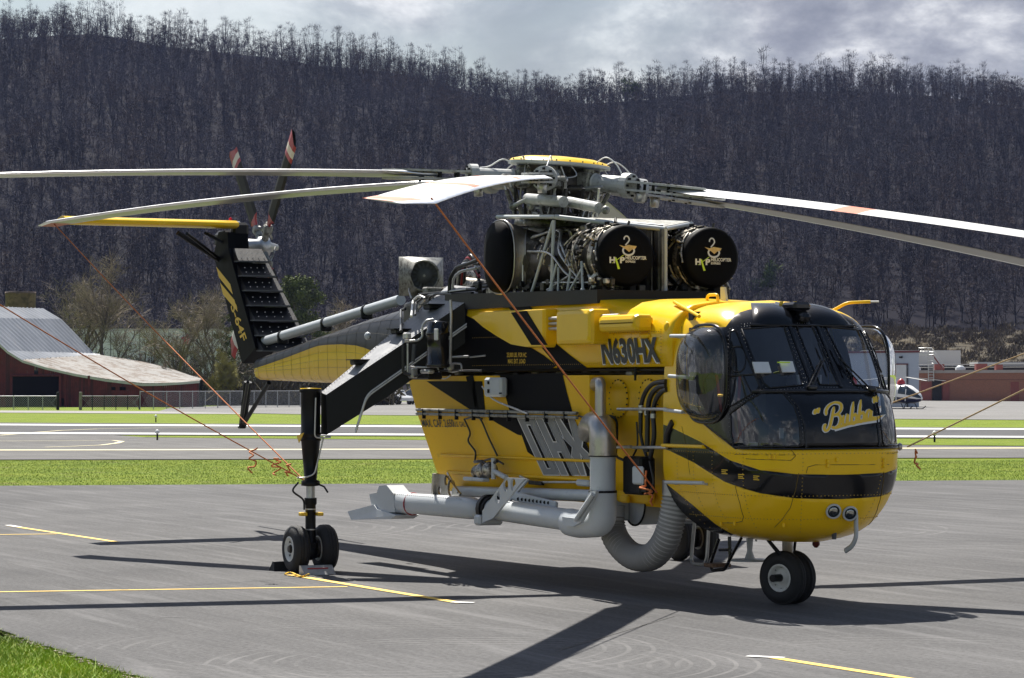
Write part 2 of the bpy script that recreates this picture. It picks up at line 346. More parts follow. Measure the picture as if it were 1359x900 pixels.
def sheet(name, pts, z, mat, **k):
    P = [Vector((p.x, p.y, z)) for p in pts]; b = MB().add(P, [tuple(range(len(P)))], 0)
    o = b.obj(name, mat, **k)
    if o.data.polygons[0].normal.z < 0: o.data.flip_normals()
    return o
def strip(name, vl0, vr0, vl1, vr1, z, mat, uL=0, uR=1359, ext=True, **k):
    """band between the near line (vl0 at uL, vr0 at uR) and the far line (vl1, vr1); stretched well past both frame edges"""
    def ends(vl, vr):
        a, b = G(uL, GD(vl)), G(uR, GD(vr)); d = (b-a)
        return (a-d*1.2, b+d*1.2) if ext else (a, b)
    a, b = ends(vl0, vr0); c, d = ends(vl1, vr1)
    return sheet(name, [a, b, d, c], z, mat, **k)
S = dict(kind='structure')
gb = MB(); 
for i in range(1): gb.add([W(-2500, -300), W(2500, -300), W(2500, 900), W(-2500, 900)], [(0, 1, 2, 3)])
go = gb.obj('ground', GRS, **S); go.location.z = -.03
nearA, nearB = at(-30, 828, z=0), at(205, 905, z=0); dn = (nearB-nearA).normalized()
apr = [W(-200, 69.0), W(200, 76.5), W(200, -60), nearB+dn*60, nearB, nearA, nearA-dn*40]
edge = []                                              # the near asphalt edge is broken and uneven
for i in range(60):
    p = nearB+(nearA-nearB)*(i/59); edge.append(p+Vector((dn.y, -dn.x, 0))*RNG.normal(0, .03))
aL, aR = G(0, GD(644.5)), G(1359, GD(637)); dd = aR-aL
sheet('apron', [aL-dd*3, aR+dd*3, W(400, -300), nearB+dn*160]+edge+[nearA-dn*60, W(-400, -10)], 0, APR, **S)
strip('taxiway', 609.5, 607.3, 580.5, 592.3, 0.0, TXY, uL=200, **S)
strip('runway', 577.3, 581.8, 561.8, 567.6, 0.0, RWY, uL=200, **S)
strip('far_apron', 549.0, 557.2, 527.0, 527.6, 0.0, CON, uL=420, **S) if False else None
sheet('far_apron', [G(210, GD(546)), G(420, GD(550.2)), G(1359, GD(557.2)), G(1359, GD(557.2))+(G(1359, GD(557.2))-G(420, GD(550.2)))*1.5, G(1900, 520), G(430, 380), G(225, GD(541.5))], 0.004, CON, **S)
strip('farm_road', 547.6, 549.6, 544.8, 546.4, .002, ROAD, uL=0, uR=330, ext=False, **S)
strip('runway_edge_line', 576.3, 580.6, 574.6, 578.9, .006, WLN, uL=200, **S)
strip('runway_edge_line', 565.2, 570.4, 563.6, 568.8, .006, WLN, uL=200, **S)
strip('taxiway_line', 597.6, 595.3, 596.3, 594.0, .006, YLO, uL=200, **S)
def pline(name, pts, w, mat, z=.006):
    P = [G(u, GD(v)) for u, v in pts]; b = MB(); vs = []
    for i, p in enumerate(P):
        t = (P[min(i+1, len(P)-1)]-P[max(i-1, 0)]).normalized(); n = Vector((-t.y, t.x, 0))*w/2; vs += [p+n, p-n]
    for v in vs: v.z = z
    b.add(vs, [(2*i, 2*i+1, 2*i+3, 2*i+2) for i in range(len(P)-1)])
    o = b.obj(name, mat, **S)
    if o.data.polygons[0].normal.z < 0: o.data.flip_normals()
    return o
sheet('taxiway_connector', [G(-250, GD(586)), G(170, GD(582.2)), G(195, GD(580.6)), G(150, GD(577.3)), G(-250, GD(575))], .002, TXY, **S)
pline('taxi_guide_line', [(0, 577.8), (40, 574.5), (80, 571.5), (130, 569.3), (200, 568), (330, 568)], .3, YLO, .009)
pline('taxi_guide_line', [(-20, 585.5), (60, 585.3), (110, 585.0), (150, 584.6), (162, 586), (155, 588.3), (135, 590.8), (95, 592.5), (60, 593.6)], .28, YLO, .009)
def mark(name, a, b, w0, mat, z=.005):
    """painted line on the apron between two pixels of the photograph"""
    p, q = at(*a, z=0), at(*b, z=0); t = (q-p).normalized(); n = Vector((-t.y, t.x, 0))*w0/2
    return sheet(name, [p+n, q+n, q-n, p-n], z, mat, **S)
mark('apron_line', (12, 698), (155, 719.5), .12, YLN); mark('apron_line', (-60, 710.6), (75, 709.2), .10, YLN, .008)
mark('apron_line', (-60, 786.8), (461, 779), .10, YLN); mark('apron_line', (385, 763.5), (612, 801), .13, YLN, .008)
mark('apron_line_end', (600, 800), (628, 801), .13, WLN, .011)
mark('apron_line', (1018, 872), (1230, 905), .12, YLN); mark('apron_line_end', (992, 871.5), (1040, 874), .11, WLN, .009)
mark('apron_line_end', (10, 697.5), (26, 700), .12, WLN, .009)
mark('crack_seal', (500, 668), (1359, 655), .012, TAR, .004); mark('crack_seal', (0, 735), (330, 690), .010, TAR, .004); mark('crack_seal', (744, 863), (895, 818), .014, TAR); mark('crack_seal', (213, 819), (250, 820), .03, TAR); mark('crack_seal', (345, 771.6), (357, 772.4), .05, TAR)
# low grass blades: the near corner and the strip across the apron
def blades(name, spots, h, w, mat, lean=.4):
    n = len(spots); a = RNG.uniform(0, 6.28, n); hh = h*RNG.uniform(.5, 1.3, n); v = np.zeros((n*3, 3)); s = np.array(spots)
    dx, dy = np.cos(a)*w/2, np.sin(a)*w/2; lx, ly = RNG.normal(0, lean, n)*hh, RNG.normal(0, lean, n)*hh
    v[0::3] = np.c_[s[:, 0]-dx, s[:, 1]-dy, np.full(n, -.03)]; v[1::3] = np.c_[s[:, 0]+dx, s[:, 1]+dy, np.full(n, -.03)]; v[2::3] = np.c_[s[:, 0]+lx, s[:, 1]+ly, -.03+hh]
    me = bpy.data.meshes.new(name); me.vertices.add(n*3); me.vertices.foreach_set('co', v.ravel()); me.loops.add(n*3); me.loops.foreach_set('vertex_index', np.arange(n*3, dtype=np.int32))
    me.polygons.add(n); me.polygons.foreach_set('loop_start', np.arange(0, n*3, 3, dtype=np.int32))
    ms = mat if isinstance(mat, list) else [mat]
    for q in ms: me.materials.append(q)
    me.polygons.foreach_set('material_index', RNG.integers(0, len(ms), n).astype(np.int32)); me.update(); me.validate()
    return tag(link(bpy.data.objects.new(name, me)), kind='stuff')
sp = []; side = Vector((dn.y, -dn.x, 0))
if side.dot(at(0, 895, z=0)-nearA) < 0: side = -side
for i in range(42000):
    p = nearA+dn*RNG.uniform(-2.0, (nearB-nearA).length+1.5)+side*(abs(RNG.uniform(.0, 1))**1.15*3.6-.02); sp.append((p.x, p.y))
tag(blades('grass', sp, .055, .012, [BLD, BLD, BLD2, BLD], .7), 'short bright green grass at the near asphalt corner', 'grass')
sp = []
for i in range(90000):
    D = RNG.uniform(70.2, 93.5); R = RNG.uniform(-15.5-D*.03, 17+D*.03); p = W(R, D+R*.095*(93-D)/23); sp.append((p.x, p.y))
tag(blades('grass', sp, .032, .016, [BLD, BLD2, BLD, GBD], .5), 'strip of mown grass between the apron and the taxiway', 'grass')
# broken crumbs along the near asphalt edge
cb = MB()
for i in range(160):
    p = nearA+dn*RNG.uniform(-1, (nearB-nearA).length+1)+side*abs(RNG.normal(0.02, .05)); r = RNG.uniform(.006, .022)
    cb.box((p.x, p.y, -.02+r*.5), (r*2, r*1.6, r), Matrix.Rotation(RNG.uniform(0, 3), 3, 'Z'))
cb.obj('gravel', M('pale_crumbs', (.30, .25, .20), .9, 0, .4, 30), label='loose crumbs along the broken asphalt edge', category='gravel', kind='stuff')
# ------------------------------------------------------------------ hill
RID = [(-900, 60), (-500, 45), (-200, 40), (0, 52), (60, 48), (110, 42), (177, 52), (213, 60), (287, 68), (331, 72), (397, 82), (441, 88), (500, 92), (566, 103), (647, 128), (700, 134), (760, 138), (831, 134), (868, 132), (952, 120), (1000, 122), (1103, 120), (1153, 121), (1245, 127), (1282, 132), (1359, 146), (1500, 150), (1800, 165), (2400, 190)]
def rv(u):
    for (a, x), (b, y) in zip(RID, RID[1:]):
        if u <= b: return x+(y-x)*(u-a)/(b-a)
    return RID[-1][1]
D0, D1 = 560.0, 1300.0
def hz(u, D):
    t = (D-D0)/(D1-D0); zt = VZ(rv(u), D1); u2 = u/160.0
    prof = .62*t+.38*t*t*(3-2*t) if t <= 1 else 1-.55*(t-1)
    w = math.sin(u2*1.3+2*t)*.5+math.sin(u2*2.9+5*t+1)*.3+math.sin(u2*6.1-3*t)*.2
    return max(-.03, zt*prof + w*7*max(0, min(1, t*2.5))*max(0, 1-t)) if D > D0 else -.03
def hpt(R, D):
    u = 679.5+R/D1*FPX*(.55+.45*D1/D if False else 1.0); return hz(u, D)
hb = MB(); NU, ND = 90, 44; vs = []
for j in range(ND):
    D = D0-20+(D1+420-D0)*j/(ND-1)
    for i in range(NU):
        R = -700+1400*i/(NU-1); vs.append(W(R*1.0, D, hpt(R, D)))
hb.add(vs, [(j*NU+i, j*NU+i+1, (j+1)*NU+i+1, (j+1)*NU+i) for j in range(ND-1) for i in range(NU-1)], 0, True)
HIL = M('shade_tinted_litter', (.009, .008, .011), .95, 0, .35, .03, spec=.03, dirt=((.014, .011, .010), .02, .55, .7))  # shade between the crowns and blue haze put into the ground colour
hb.obj('hill', HIL, **S)
# ------------------------------------------------------------------ bare trees; far grey bark and twigs carry cloud shade and haze in colour
BRK = M('bare_bark_grey', (.024, .022, .027), .95, 0, .35, .02, spec=.1)
TWF = M('fine_bare_twigs_grey', (.06, .054, .066), .95, 0, .35, .02, spec=.1)
TWF3 = M('fine_bare_twigs_dark', (.026, .023, .030), .95, 0, .35, .02, spec=.1)
TWF2 = M('fine_bare_twigs_brown', (.068, .050, .046), .95, 0, .45, .02, spec=.1)
BRK2 = M('bare_bark_brown', (.026, .021, .022), .95, 0, .35, .02, spec=.1)
BRN = M('near_bark', (.13, .11, .088), .95, 0, .35, .8, spec=.1)
TWG = M('pale_twigs', (.26, .22, .165), .95, 0, .35, .5, spec=.1)
BUD = M('budding_twigs', (.24, .225, .075), .95, 0, .3, .5, spec=.1)
GRN = M('evergreen_foliage', (.085, .105, .03), .9, 0, .45, 1.2, spec=.15)
GRN2 = M('spring_leaf_green', (.07, .10, .02), .9, 0, .4, .5, spec=.15)
def far_tree(seed, h=18.0, crown=.55, wid=.30, twigs=200, tw=.13, fork=.42):
    """bare broadleaf tree: trunk, a fan of rising limbs, fine twigs filling a rounded crown"""
    r = random.Random(seed); b = MB(); z0 = h*fork; lean = Vector((r.uniform(-.05, .05), r.uniform(-.05, .05), 1)); fk = lean*z0
    b.tube([Vector((0, 0, 0)), lean*z0*.5+Vector((r.uniform(-.1, .1), 0, 0)), fk], [.24, .19, .15], 3, 0, False, False)
    C = Vector((lean.x*h*.7, lean.y*h*.7, h*(1-crown/2))); rx, rz = h*wid*r.uniform(.8, 1.1), h*crown/2; ends = []
    for i in range(r.randint(7, 10)):
        a = r.uniform(0, 6.28); el = r.uniform(-.1, 1.0)
        e = C+Vector((math.cos(a)*rx*math.cos(el*1.4), math.sin(a)*rx*math.cos(el*1.4), rz*math.sin(el*1.4)))*r.uniform(.75, .98); p = fk+Vector((0, 0, r.uniform(-.12, .1)*h)) if i else fk
        m = p.lerp(e, .5)+Vector((r.uniform(-.4, .4), r.uniform(-.4, .4), -.04*h)); b.tube([p, m, e], [.10, .07, .03], 3, 0, False, False); ends += [(p.lerp(m, .7), e-m), (m, e-m), (m.lerp(e, .5), e-m), (e, e-m), (e, e-m)]
    vs, fs = [], []
    for i in range(twigs):
        p, d = r.choice(ends); g = Vector((r.gauss(0, 1), r.gauss(0, 1), r.gauss(.3, .8))).normalized(); q = p+g*r.uniform(0, .10)*h*.8
        o_ = q-C; k = math.sqrt((o_.x/rx)**2+(o_.y/rx)**2+(o_.z/rz)**2)
        if k > 1.05: q = C+o_/k
        dd = (o_.normalized()*.8+g*1.0+Vector((0, 0, .15))).normalized(); ln = r.uniform(.5, 1.5)*h/16; s = dd.cross(Vector((r.gauss(0, 1), r.gauss(0, 1), r.gauss(0, 1)))).normalized()*tw
        o = len(vs); vs += [q-s*.5, q+s*.5, q+dd*ln]; fs.append((o, o+1, o+2))
    b.add(vs, fs, 1); return b
def arrays(b):
    tri = []; mi = []
    for f, m in zip(b.f, b.m):
        for k in range(1, len(f)-1): tri.append((f[0], f[k], f[k+1])); mi.append(m)
    return np.array(b.v), np.array(tri, dtype=np.int32), np.array(mi, dtype=np.int32)
def scatter(name, variants, spots, mats, **k):
    V, T, I = [], [], []; off = 0
    for (x, y, z, s, a, vi) in spots:
        v, t, mi = variants[vi]; c, q = math.cos(a)*s, math.sin(a)*s
        V.append(np.c_[v[:, 0]*c-v[:, 1]*q+x, v[:, 0]*q+v[:, 1]*c+y, v[:, 2]*s+z]); T.append(t+off); I.append(mi); off += len(v)
    V = np.concatenate(V); T = np.concatenate(T); I = np.concatenate(I); me = bpy.data.meshes.new(name)
    me.vertices.add(len(V)); me.vertices.foreach_set('co', V.ravel()); me.loops.add(T.size); me.loops.foreach_set('vertex_index', T.ravel())
    me.polygons.add(len(T)); me.polygons.foreach_set('loop_start', np.arange(0, T.size, 3, dtype=np.int32))
    for m in mats: me.materials.append(m)
    me.polygons.foreach_set('material_index', I); me.update(); me.validate()
    return tag(link(bpy.data.objects.new(name, me)), **k)
FT = [far_tree(i, 13.5+(i % 3)*1.4, .74, .36, 350, .15, .26) for i in range(6)]
FTA = [arrays(b) for b in FT]
sp1, sp2, sp3 = [], [], []
nrow = 84
for j in range(nrow):                                   # depth rows, thinning out towards the ridge
    D = 575+(D1-62-575)*(j+.5)/nrow; half = .20*D+16; n = int(half*2/6.6)
    for i in range(n):
        R = -half+2*half*(i+RNG.uniform(0, 1))/n; d = D+RNG.uniform(-6, 6); z = hpt(R, d)
        if R > 30+RNG.normal(0, 5) and z < 13: continue
        p = W(R, d); s = RNG.uniform(.62, 1.08)
        (sp1, sp2, sp3)[int(min(2, max(0, 1.1+1.6*math.sin(R*.045+D*.013)*math.sin(D*.031-R*.02)+RNG.normal(0, .55))))].append((p.x, p.y, z-.3, s, RNG.uniform(0, 6.28), int(RNG.integers(0, 6))))
tag(scatter('woods', FTA, sp1, [BRK, TWF]), 'leafless grey woods covering the hillside behind the airfield', 'woods', kind='stuff')
tag(scatter('woods', FTA, sp3, [BRK, TWF3]), 'darkest clumps of leafless trees in the hillside woods', 'woods', kind='stuff')
tag(scatter('woods', FTA, sp2, [BRK2, TWF2]), 'brownish leafless trees mixed through the hillside woods', 'woods', kind='stuff')
RT_ = [far_tree(20+i, 15.0+(i % 4)*.8, .72, .21, 460, .10, .26) for i in range(9)]
rme = [b.mesh('ridge_tree', [BRK, BRK]) for b in RT_]
nR = 175
for i in range(nR):
    R = -258+516*(i+RNG.uniform(-.35, .35))/nR; D = D1+RNG.uniform(-30, 8); u = 679.5+R/D1*FPX
    o = link(bpy.data.objects.new('ridge_tree', rme[i % 9])); p = W(R, D, hpt(R, D)-.5); o.location = p; s = RNG.uniform(.7, 1.15)*(1.06 if (u < 650 or u > 700) else .95)
    if RNG.uniform() < .08: s *= 1.22
    o.scale = (s*.9, s*.9, s); o.rotation_euler = (0, 0, RNG.uniform(0, 6.28))
    tag(o, 'bare leafless tree standing on the skyline of the wooded hill', 'tree', 'bare trees along the ridge line')
for k, (u, v) in enumerate([(1003, 372), (838, 232), (1275, 250), (985, 225)]):  # a few fresh green crowns low on the slope
    pass
# scrub on the open lower slope at the right
fb = MB()
fv = []
for j in range(12):
    for i in range(30):
        D = 430+j*26; R = 40+i*14; z = max(-.03, (D-430)/290*VZ(424, 720)*min(1, max(0, (R-38)/40))) + math.sin(R*.05+D*.02)*.8*min(1, j/3); fv.append(W(R, D, z-.02*(j == 0)))
fb.add(fv, [(j*30+i, j*30+i+1, (j+1)*30+i+1, (j+1)*30+i) for j in range(11) for i in range(29)], 0, True)
fb.obj('field', M('dry_brush_field', (.07, .056, .034), .95, 0, .45, .12, .6, 1.5, ((.055, .05, .034), .08, .50, .8), spec=.1), **S)
bush = []
for i in range(5):
    r = random.Random(90+i); b = MB(); vs = []; fs = []
    for k in range(130):
        a = r.uniform(0, 6.28); p = Vector((r.gauss(0, .9), r.gauss(0, .9), r.uniform(0, 1.2))); d = Vector((r.gauss(0, .6), r.gauss(0, .6), 1)).normalized()*r.uniform(.6, 1.6); s = Vector((math.cos(a), math.sin(a), 0))*.12
        o = len(vs); vs += [p-s, p+s, p+d]; fs.append((o, o+1, o+2))
    b.add(vs, fs, 0); bush.append(arrays(b))
sb = []
for i in range(800):
    D = RNG.uniform(440, 700); R = RNG.uniform(45, min(190, D*.22)); j = (D-430)/26; z = max(-.03, (D-430)/290*VZ(424, 720)*min(1, max(0, (R-38)/40)))
    p = W(R, D); sb.append((p.x, p.y, z, RNG.uniform(.3, 1.1), RNG.uniform(0, 6), int(RNG.integers(0, 5))))
tag(scatter('undergrowth', bush, sb, [M('dry_scrub', (.10, .08, .052), .95, 0, .5, .1, spec=.1)]), 'dry brown scrub on the open lower slope', 'undergrowth', kind='stuff')
# ------------------------------------------------------------------ the helicopter
HELI = empty('helicopter', label='yellow and black skycrane helicopter with underslung water tank parked on the apron', cat='helicopter')
LV = [(.76, 7.10, 7.5, 8.15, .34, 2.2), (.82, 7.0, 7.5, 8.36, .64, 2.4), (.93, 6.86, 7.5, 8.53, .83, 2.6), (1.08, 6.72, 7.5, 8.64, .95, 2.8), (1.25, 6.62, 7.5, 8.72, 1.03, 3.0), (1.5, 6.55, 7.5, 8.79, 1.09, 3.2),
      (1.75, 6.55, 7.5, 8.815, 1.10, 3.2), (1.9, 6.55, 7.5, 8.81, 1.10, 3.2), (2.15, 6.55, 7.5, 8.77, 1.10, 3.1), (2.38, 6.55, 7.5, 8.67, 1.10, 3.0), (2.54, 6.55, 7.5, 8.53, 1.095, 3.0), (2.8, 6.55, 7.45, 8.33, 1.08, 3.3),
      (3.05, 6.55, 7.4, 8.13, 1.05, 3.7), (3.24, 6.55, 7.35, 7.98, 1.0, 3.8), (3.36, 6.55, 7.25, 7.88, .94, 3.6), (3.46, 6.55, 7.15, 7.72, .82, 3.3), (3.53, 6.55, 7.05, 7.52, .62, 3.0), (3.57, 6.55, 6.95, 7.3, .35, 2.6)]
def lvl(z):
    z = max(LV[0][0], min(LV[-1][0], z))
    for i in range(len(LV)-1):
        if z <= LV[i+1][0]+1e-9: break
    a, b = LV[i], LV[i+1]; t = (z-a[0])/(b[0]-a[0]); p = LV[max(i-1, 0)]; q = LV[min(i+2, len(LV)-1)]; out = []
    for k in range(1, 6):
        h = b[0]-a[0]; ma = (b[k]-p[k])/max(b[0]-p[0], 1e-6)*h; mb = (q[k]-a[k])/max(q[0]-a[0], 1e-6)*h
        out.append((2*t**3-3*t*t+1)*a[k]+(t**3-2*t*t+t)*ma+(-2*t**3+3*t*t)*b[k]+(t**3-t*t)*mb)
    return out
NZ, NT = 70, 96; ZT = np.linspace(LV[0][0], LV[-1][0], NZ); TAB = np.zeros((NZ, NT+1, 3))
for i, z in enumerate(ZT):
    xr, xc, xf, w, n = lvl(z); ph = np.linspace(0, math.pi/2, 240)
    X = xc+(xf-xc)*np.cos(ph)**(2/n); Y = w*np.sin(ph)**(2/n); X[-1] = xc; X = np.append(X, xr); Y = np.append(Y, w)
    d = np.r_[0, np.cumsum(np.hypot(np.diff(X), np.diff(Y)))]; s = np.linspace(0, d[-1], NT+1)
    TAB[i, :, 0] = np.interp(s, d, X); TAB[i, :, 1] = np.interp(s, d, Y); TAB[i, :, 2] = z
PERI = 3.1
def CS(s, z, off=0.0):
    """cab skin point: s runs along the waterline from the nose (0) to the rear edge (+-PERI)"""
    t = min(1, abs(s)/PERI)*NT; fz = (z-ZT[0])/(ZT[-1]-ZT[0])*(NZ-1); i = int(max(0, min(NZ-2, fz))); j = int(min(NT-1, t)); a, b = fz-i, t-j
    p = TAB[i, j]*(1-a)*(1-b)+TAB[i+1, j]*a*(1-b)+TAB[i, j+1]*(1-a)*b+TAB[i+1, j+1]*a*b
    P = Vector((p[0], p[1]*(1 if s >= 0 else -1), p[2]))
    if off:
        e = .02; n = (CS(s+e, z)-CS(s-e, z)).cross(CS(s, min(z+e, ZT[-1]))-CS(s, max(z-e, ZT[0])))
        if n.length > 0: P += n.normalized()*off
    return P
cv, cf, cp = [], [], []
for i in range(NZ):
    for j in range(-NT, NT+1):
        cv.append(Vector((TAB[i, abs(j), 0], TAB[i, abs(j), 1]*(1 if j >= 0 else -1), ZT[i]))); cp.append((j*PERI/NT, ZT[i]))
NJ = 2*NT+1
for i in range(NZ-1):
    for j in range(NJ-1): a = i*NJ+j; cf += [(a, a+1, a+NJ+1), (a, a+NJ+1, a+NJ)]
BV = BVHTree.FromPolygons(cv, cf)
def inv(u, v):
    h, n, idx, d = BV.ray_cast(CAM, ray(u, v).normalized())
    if h is None: return None
    f = cf[idx]; A, B, C = [cv[k] for k in f]; v0, v1, v2 = B-A, C-A, h-A; d00, d01, d11, d20, d21 = v0.dot(v0), v0.dot(v1), v1.dot(v1), v2.dot(v0), v2.dot(v1)
    den = d00*d11-d01*d01; q = (d11*d20-d01*d21)/den; r = (d00*d21-d01*d20)/den; P = [cp[k] for k in f]
    return ((1-q-r)*P[0][0]+q*P[1][0]+r*P[2][0], (1-q-r)*P[0][1]+q*P[1][1]+r*P[2][1])
def ipoly(px, k=5):
    out = []; px = list(px)+[px[0]]
    for (a, b), (c, d) in zip(px, px[1:]):
        for j in range(k):
            r = inv(a+(c-a)*j/k, b+(d-b)*j/k)
            if r: out.append(r)
            else: print('miss', a, b, c, d)
    return out
mir = lambda P: [(-s, z) for s, z in reversed(P)]
def inside(p, P):
    x, y = p; c = False; n = len(P)
    for i in range(n):
        (x1, y1), (x2, y2) = P[i], P[i-1]
        if (y1 > y) != (y2 > y) and x < (x2-x1)*(y-y1)/(y2-y1)+x1: c = not c
    return c
wl = ipoly([(984.5, 437), (1040, 432.5), (1066, 511), (1022, 515), (1013, 508)])
cpn = [(-.17, 3.24), (.17, 3.24), (.17, 2.60), (-.17, 2.60)]
cpn = ipoly([(1056.5, 432.5), (1077, 432.5), (1113, 511), (1088, 510.5)])
qw = ipoly([(969, 440), (976, 438.5), (1008, 512), (1004, 519), (969, 540)])
ch = ipoly([(969.5, 549), (990, 533.5), (1010, 522), (1038, 521), (1054, 539), (1061, 560), (1062.5, 588), (1060, 592.5), (974, 593), (970.5, 575)])
dw = ipoly([(922, 445), (958, 445), (959, 549), (938, 549), (924, 520)])
z596 = inv(1060, 597)[1]
sA = inv(975, 597.5)[0]; tip = inv(916, 549); top = inv(914.5, 435)
XB = 7.38
def s_at_x(z, x):
    r = TAB[int(round((z-ZT[0])/(ZT[-1]-ZT[0])*(NZ-1)))]; j = int(np.argmin(abs(r[:, 0]-x)+(r[:, 1] < .01)*0)); return j*PERI/NT
arch = [q for q in (inv(*p) for p in [(967, 429), (973, 421), (982, 414.5), (994, 410.8), (1008, 409.3), (1022, 408.8)]) if q]; print('arch', arch)
blk = [(sA, z596), tip, top, inv(963, 434)]+arch+[(-.0, 3.5699)]
blk = blk+[(-s, z) for s, z in reversed(blk) if abs(s) > 1e-6]
st_up = [(888, 566), (930, 586.6), (957, 604), (969, 611), (1009, 624), (1057, 629.4), (1100, 630), (1118, 630)]
st_lo = [(1118, 662.6), (1090, 662.4), (1057, 661.6), (1009, 654.8), (962, 639.6), (921, 614), (888, 598)]
up, lo = [inv(*p) for p in st_up], [inv(*p) for p in st_lo]
up = [(-PERI, up[0][1]+.02)]+up[:-1]+[(0, up[-1][1])]; lo = [(0, lo[0][1])]+lo[1:]+[(-PERI, lo[-1][1]+.02)]
stp = up[:-1]+mir(up[:-1])+mir(lo[1:])[:0]
upF = up+[(-s, z) for s, z in reversed(up[:-1])]; loF = [(-s, z) for s, z in reversed(lo[1:])]+lo
stripe = upF+loF
lb = [inv(*p) for p in [(888, 645), (916.5, 668), (948.6, 695), (965.6, 705.6), (979, 711.5)]]
lowb = [(-PERI, lb[0][1]+.03)]+[p for p in lb if p]+[(lb[-1][0]+.25, .765), (-PERI, .765)]
REG = [('win', mir(wl)), ('win', wl), ('win', cpn), ('qw', qw), ('qw', mir(qw)), ('ch', ch), ('ch', mir(ch)), ('dw', dw), ('dw', mir(dw)), ('blk', blk), ('blk', stripe), ('blk', lowb), ('blk', mir(lowb))]
def cdt(regs, dx=.05, dz=.05, z0=None, z1=None):
    vs, es = [], []
    def addp(P, close=True):
        o = len(vs); n = len(P); vs.extend([Vector(p) for p in P]); es.extend([(o+i, o+(i+1) % n) for i in range(n if close else n-1)])
    for nm, P in regs: addp(P)
    z0, z1 = ZT[0], ZT[-1]; nz = int((z1-z0)/dz); ns = int(2*PERI/dx)
    for i in range(nz+1):
        for j in range(ns+1):
            vs.append(Vector((-PERI+2*PERI*j/ns, z0+(z1-z0)*i/nz)))
    r = delaunay_2d_cdt(vs, es, [], 0, 1e-5); return r[0], r[2]
V2, F2 = cdt(REG, .05, .04)
cache = [CS(v.x, v.y) for v in V2]; parts = {}
for f in F2:
    c = (sum(V2[k].x for k in f)/3, sum(V2[k].y for k in f)/3); r = 'yel'
    for i, (nm, P) in enumerate(REG):
        if inside(c, P): r = nm if nm == 'blk' else f'{nm}{i}'; break
    parts.setdefault(r, []).append(tuple(f))
def sub(faces, off=0.0):
    m = {}; vs = []; fs = []
    for f in faces:
        g = []
        for k in f:
            if k not in m: m[k] = len(vs); vs.append(CS(V2[k].x, V2[k].y, off) if off else cache[k])
            g.append(m[k])
        fs.append(tuple(g))
    return vs, fs
cab = MB(); m = {}; 
for key, mi in (('yel', 0), ('blk', 1)):
    for f in parts[key]:
        g = []
        for k in f:
            if k not in m: m[k] = len(cab.v); cab.v.append(tuple(cache[k]))
            g.append(m[k])
        cab.f.append(tuple(g)); cab.m.append(mi); cab.sm.append(True)
xr0 = LV[-1][1]
bot = [CS(-PERI+2*PERI*j/40, ZT[0]) for j in range(41)]; cab.add(bot, [tuple(range(41))], 0)
topr = [CS(-PERI+2*PERI*j/60, ZT[-1]) for j in range(61)]
cab.add(topr+[Vector((xr0, 0, 3.59)), Vector((7.2, 0, 3.588))], [(j, j+1, 62 if 12 < j < 48 else 61) for j in range(60)]+[(12, 61, 62), (48, 62, 61)][:0], 0, True)
cabo = fixn(cab.obj('cabin_shell', [YEL, BLK], HELI))
for key, fs in parts.items():
    if key in ('yel', 'blk'): continue
    k = int(''.join(c for c in key if c.isdigit())); nm = {'w': 'windshield', 'q': 'quarter_window', 'c': 'chin_window', 'd': 'door_window'}[key[0]]
    if key.startswith('dw'): continue
    vs, f = sub(fs, 0)
    vs = [CS(*V2[i], -.006) if False else v for i, v in enumerate(vs)]
    g = MB().add(vs, f, 0, True).obj(nm, GLS, HELI)
    P = REG[k][1]; loop = [CS(s, z, .004) for s, z in P]
    MB().tube(loop, .011, 5, closed=True).obj('window_seal', BLK, g)
# rivet rows round the glazing frames
rv_ = MB()
def rivrow(P, off=.03, step=.045, r=.006, closed=True):
    cx = sum(p[0] for p in P)/len(P); cz = sum(p[1] for p in P)/len(P); Q = P+[P[0]] if closed else P; acc = 0
    for (a, b), (c, d) in zip(Q, Q[1:]):
        l = math.hypot(c-a, d-b)
        while acc < l and l > 0:
            t = acc/l; x, y = a+(c-a)*t, b+(d-b)*t; nx, ny = (d-b)/l, -(c-a)/l
            if (x+nx*.01-cx)**2+(y+ny*.01-cz)**2 < (x-cx)**2+(y-cz)**2: nx, ny = -nx, -ny
            X, Y = x+nx*off, y+ny*off
            if abs(X) < PERI and Y < 3.56: rv_.sphere(CS(X, Y, .001), r, 5)
            acc += step
        acc -= l
for P in (wl, mir(wl), cpn, qw, ch, mir(ch)): rivrow(P)
rivrow(wl, .06, .05); rivrow(mir(wl), .06, .05)
rv_.obj('rivets', M('worn_rivet_metal', (.22, .21, .20), .4, .6, .3, 30), HELI, kind='stuff')
# seams of the yellow skin, as thin raised lines
def seam(px, r=.0045, mirror=True):
    sm = MB()
    P = [inv(*p) for p in px]; P = [p for p in P if p]; Q = []
    for (a, b), (c, d) in zip(P, P[1:]):
        Q += [(a+(c-a)*j/5, b+(d-b)*j/5) for j in range(5)]
    Q.append(P[-1]); sm.tube([CS(s, z, .001) for s, z in Q], r, 4)
    sm.obj('skin_seam', SEAM, HELI)
    if mirror: MB().tube([CS(-s, z, .001) for s, z in Q], r, 4).obj('skin_seam', SEAM, HELI)
seam([(976, 645), (982, 668), (987, 686), (985, 692), (976, 694), (957, 694)]); seam([(1060, 628), (1056, 650), (1049, 674), (1038, 690), (1028, 700)])
seam([(975, 603), (1056, 604)], .004); seam([(1070, 628), (1072, 620), (1082, 617), (1190, 616)], .004, False); seam([(905, 566), (912, 600), (916, 630)], .003); seam([(1050, 597), (1056, 605), (1050, 611), (990, 609)], .004, False)
seam([(905, 433), (905, 470), (899, 520)], .003); seam([(893, 420), (893, 433)], .003)
fast = MB()
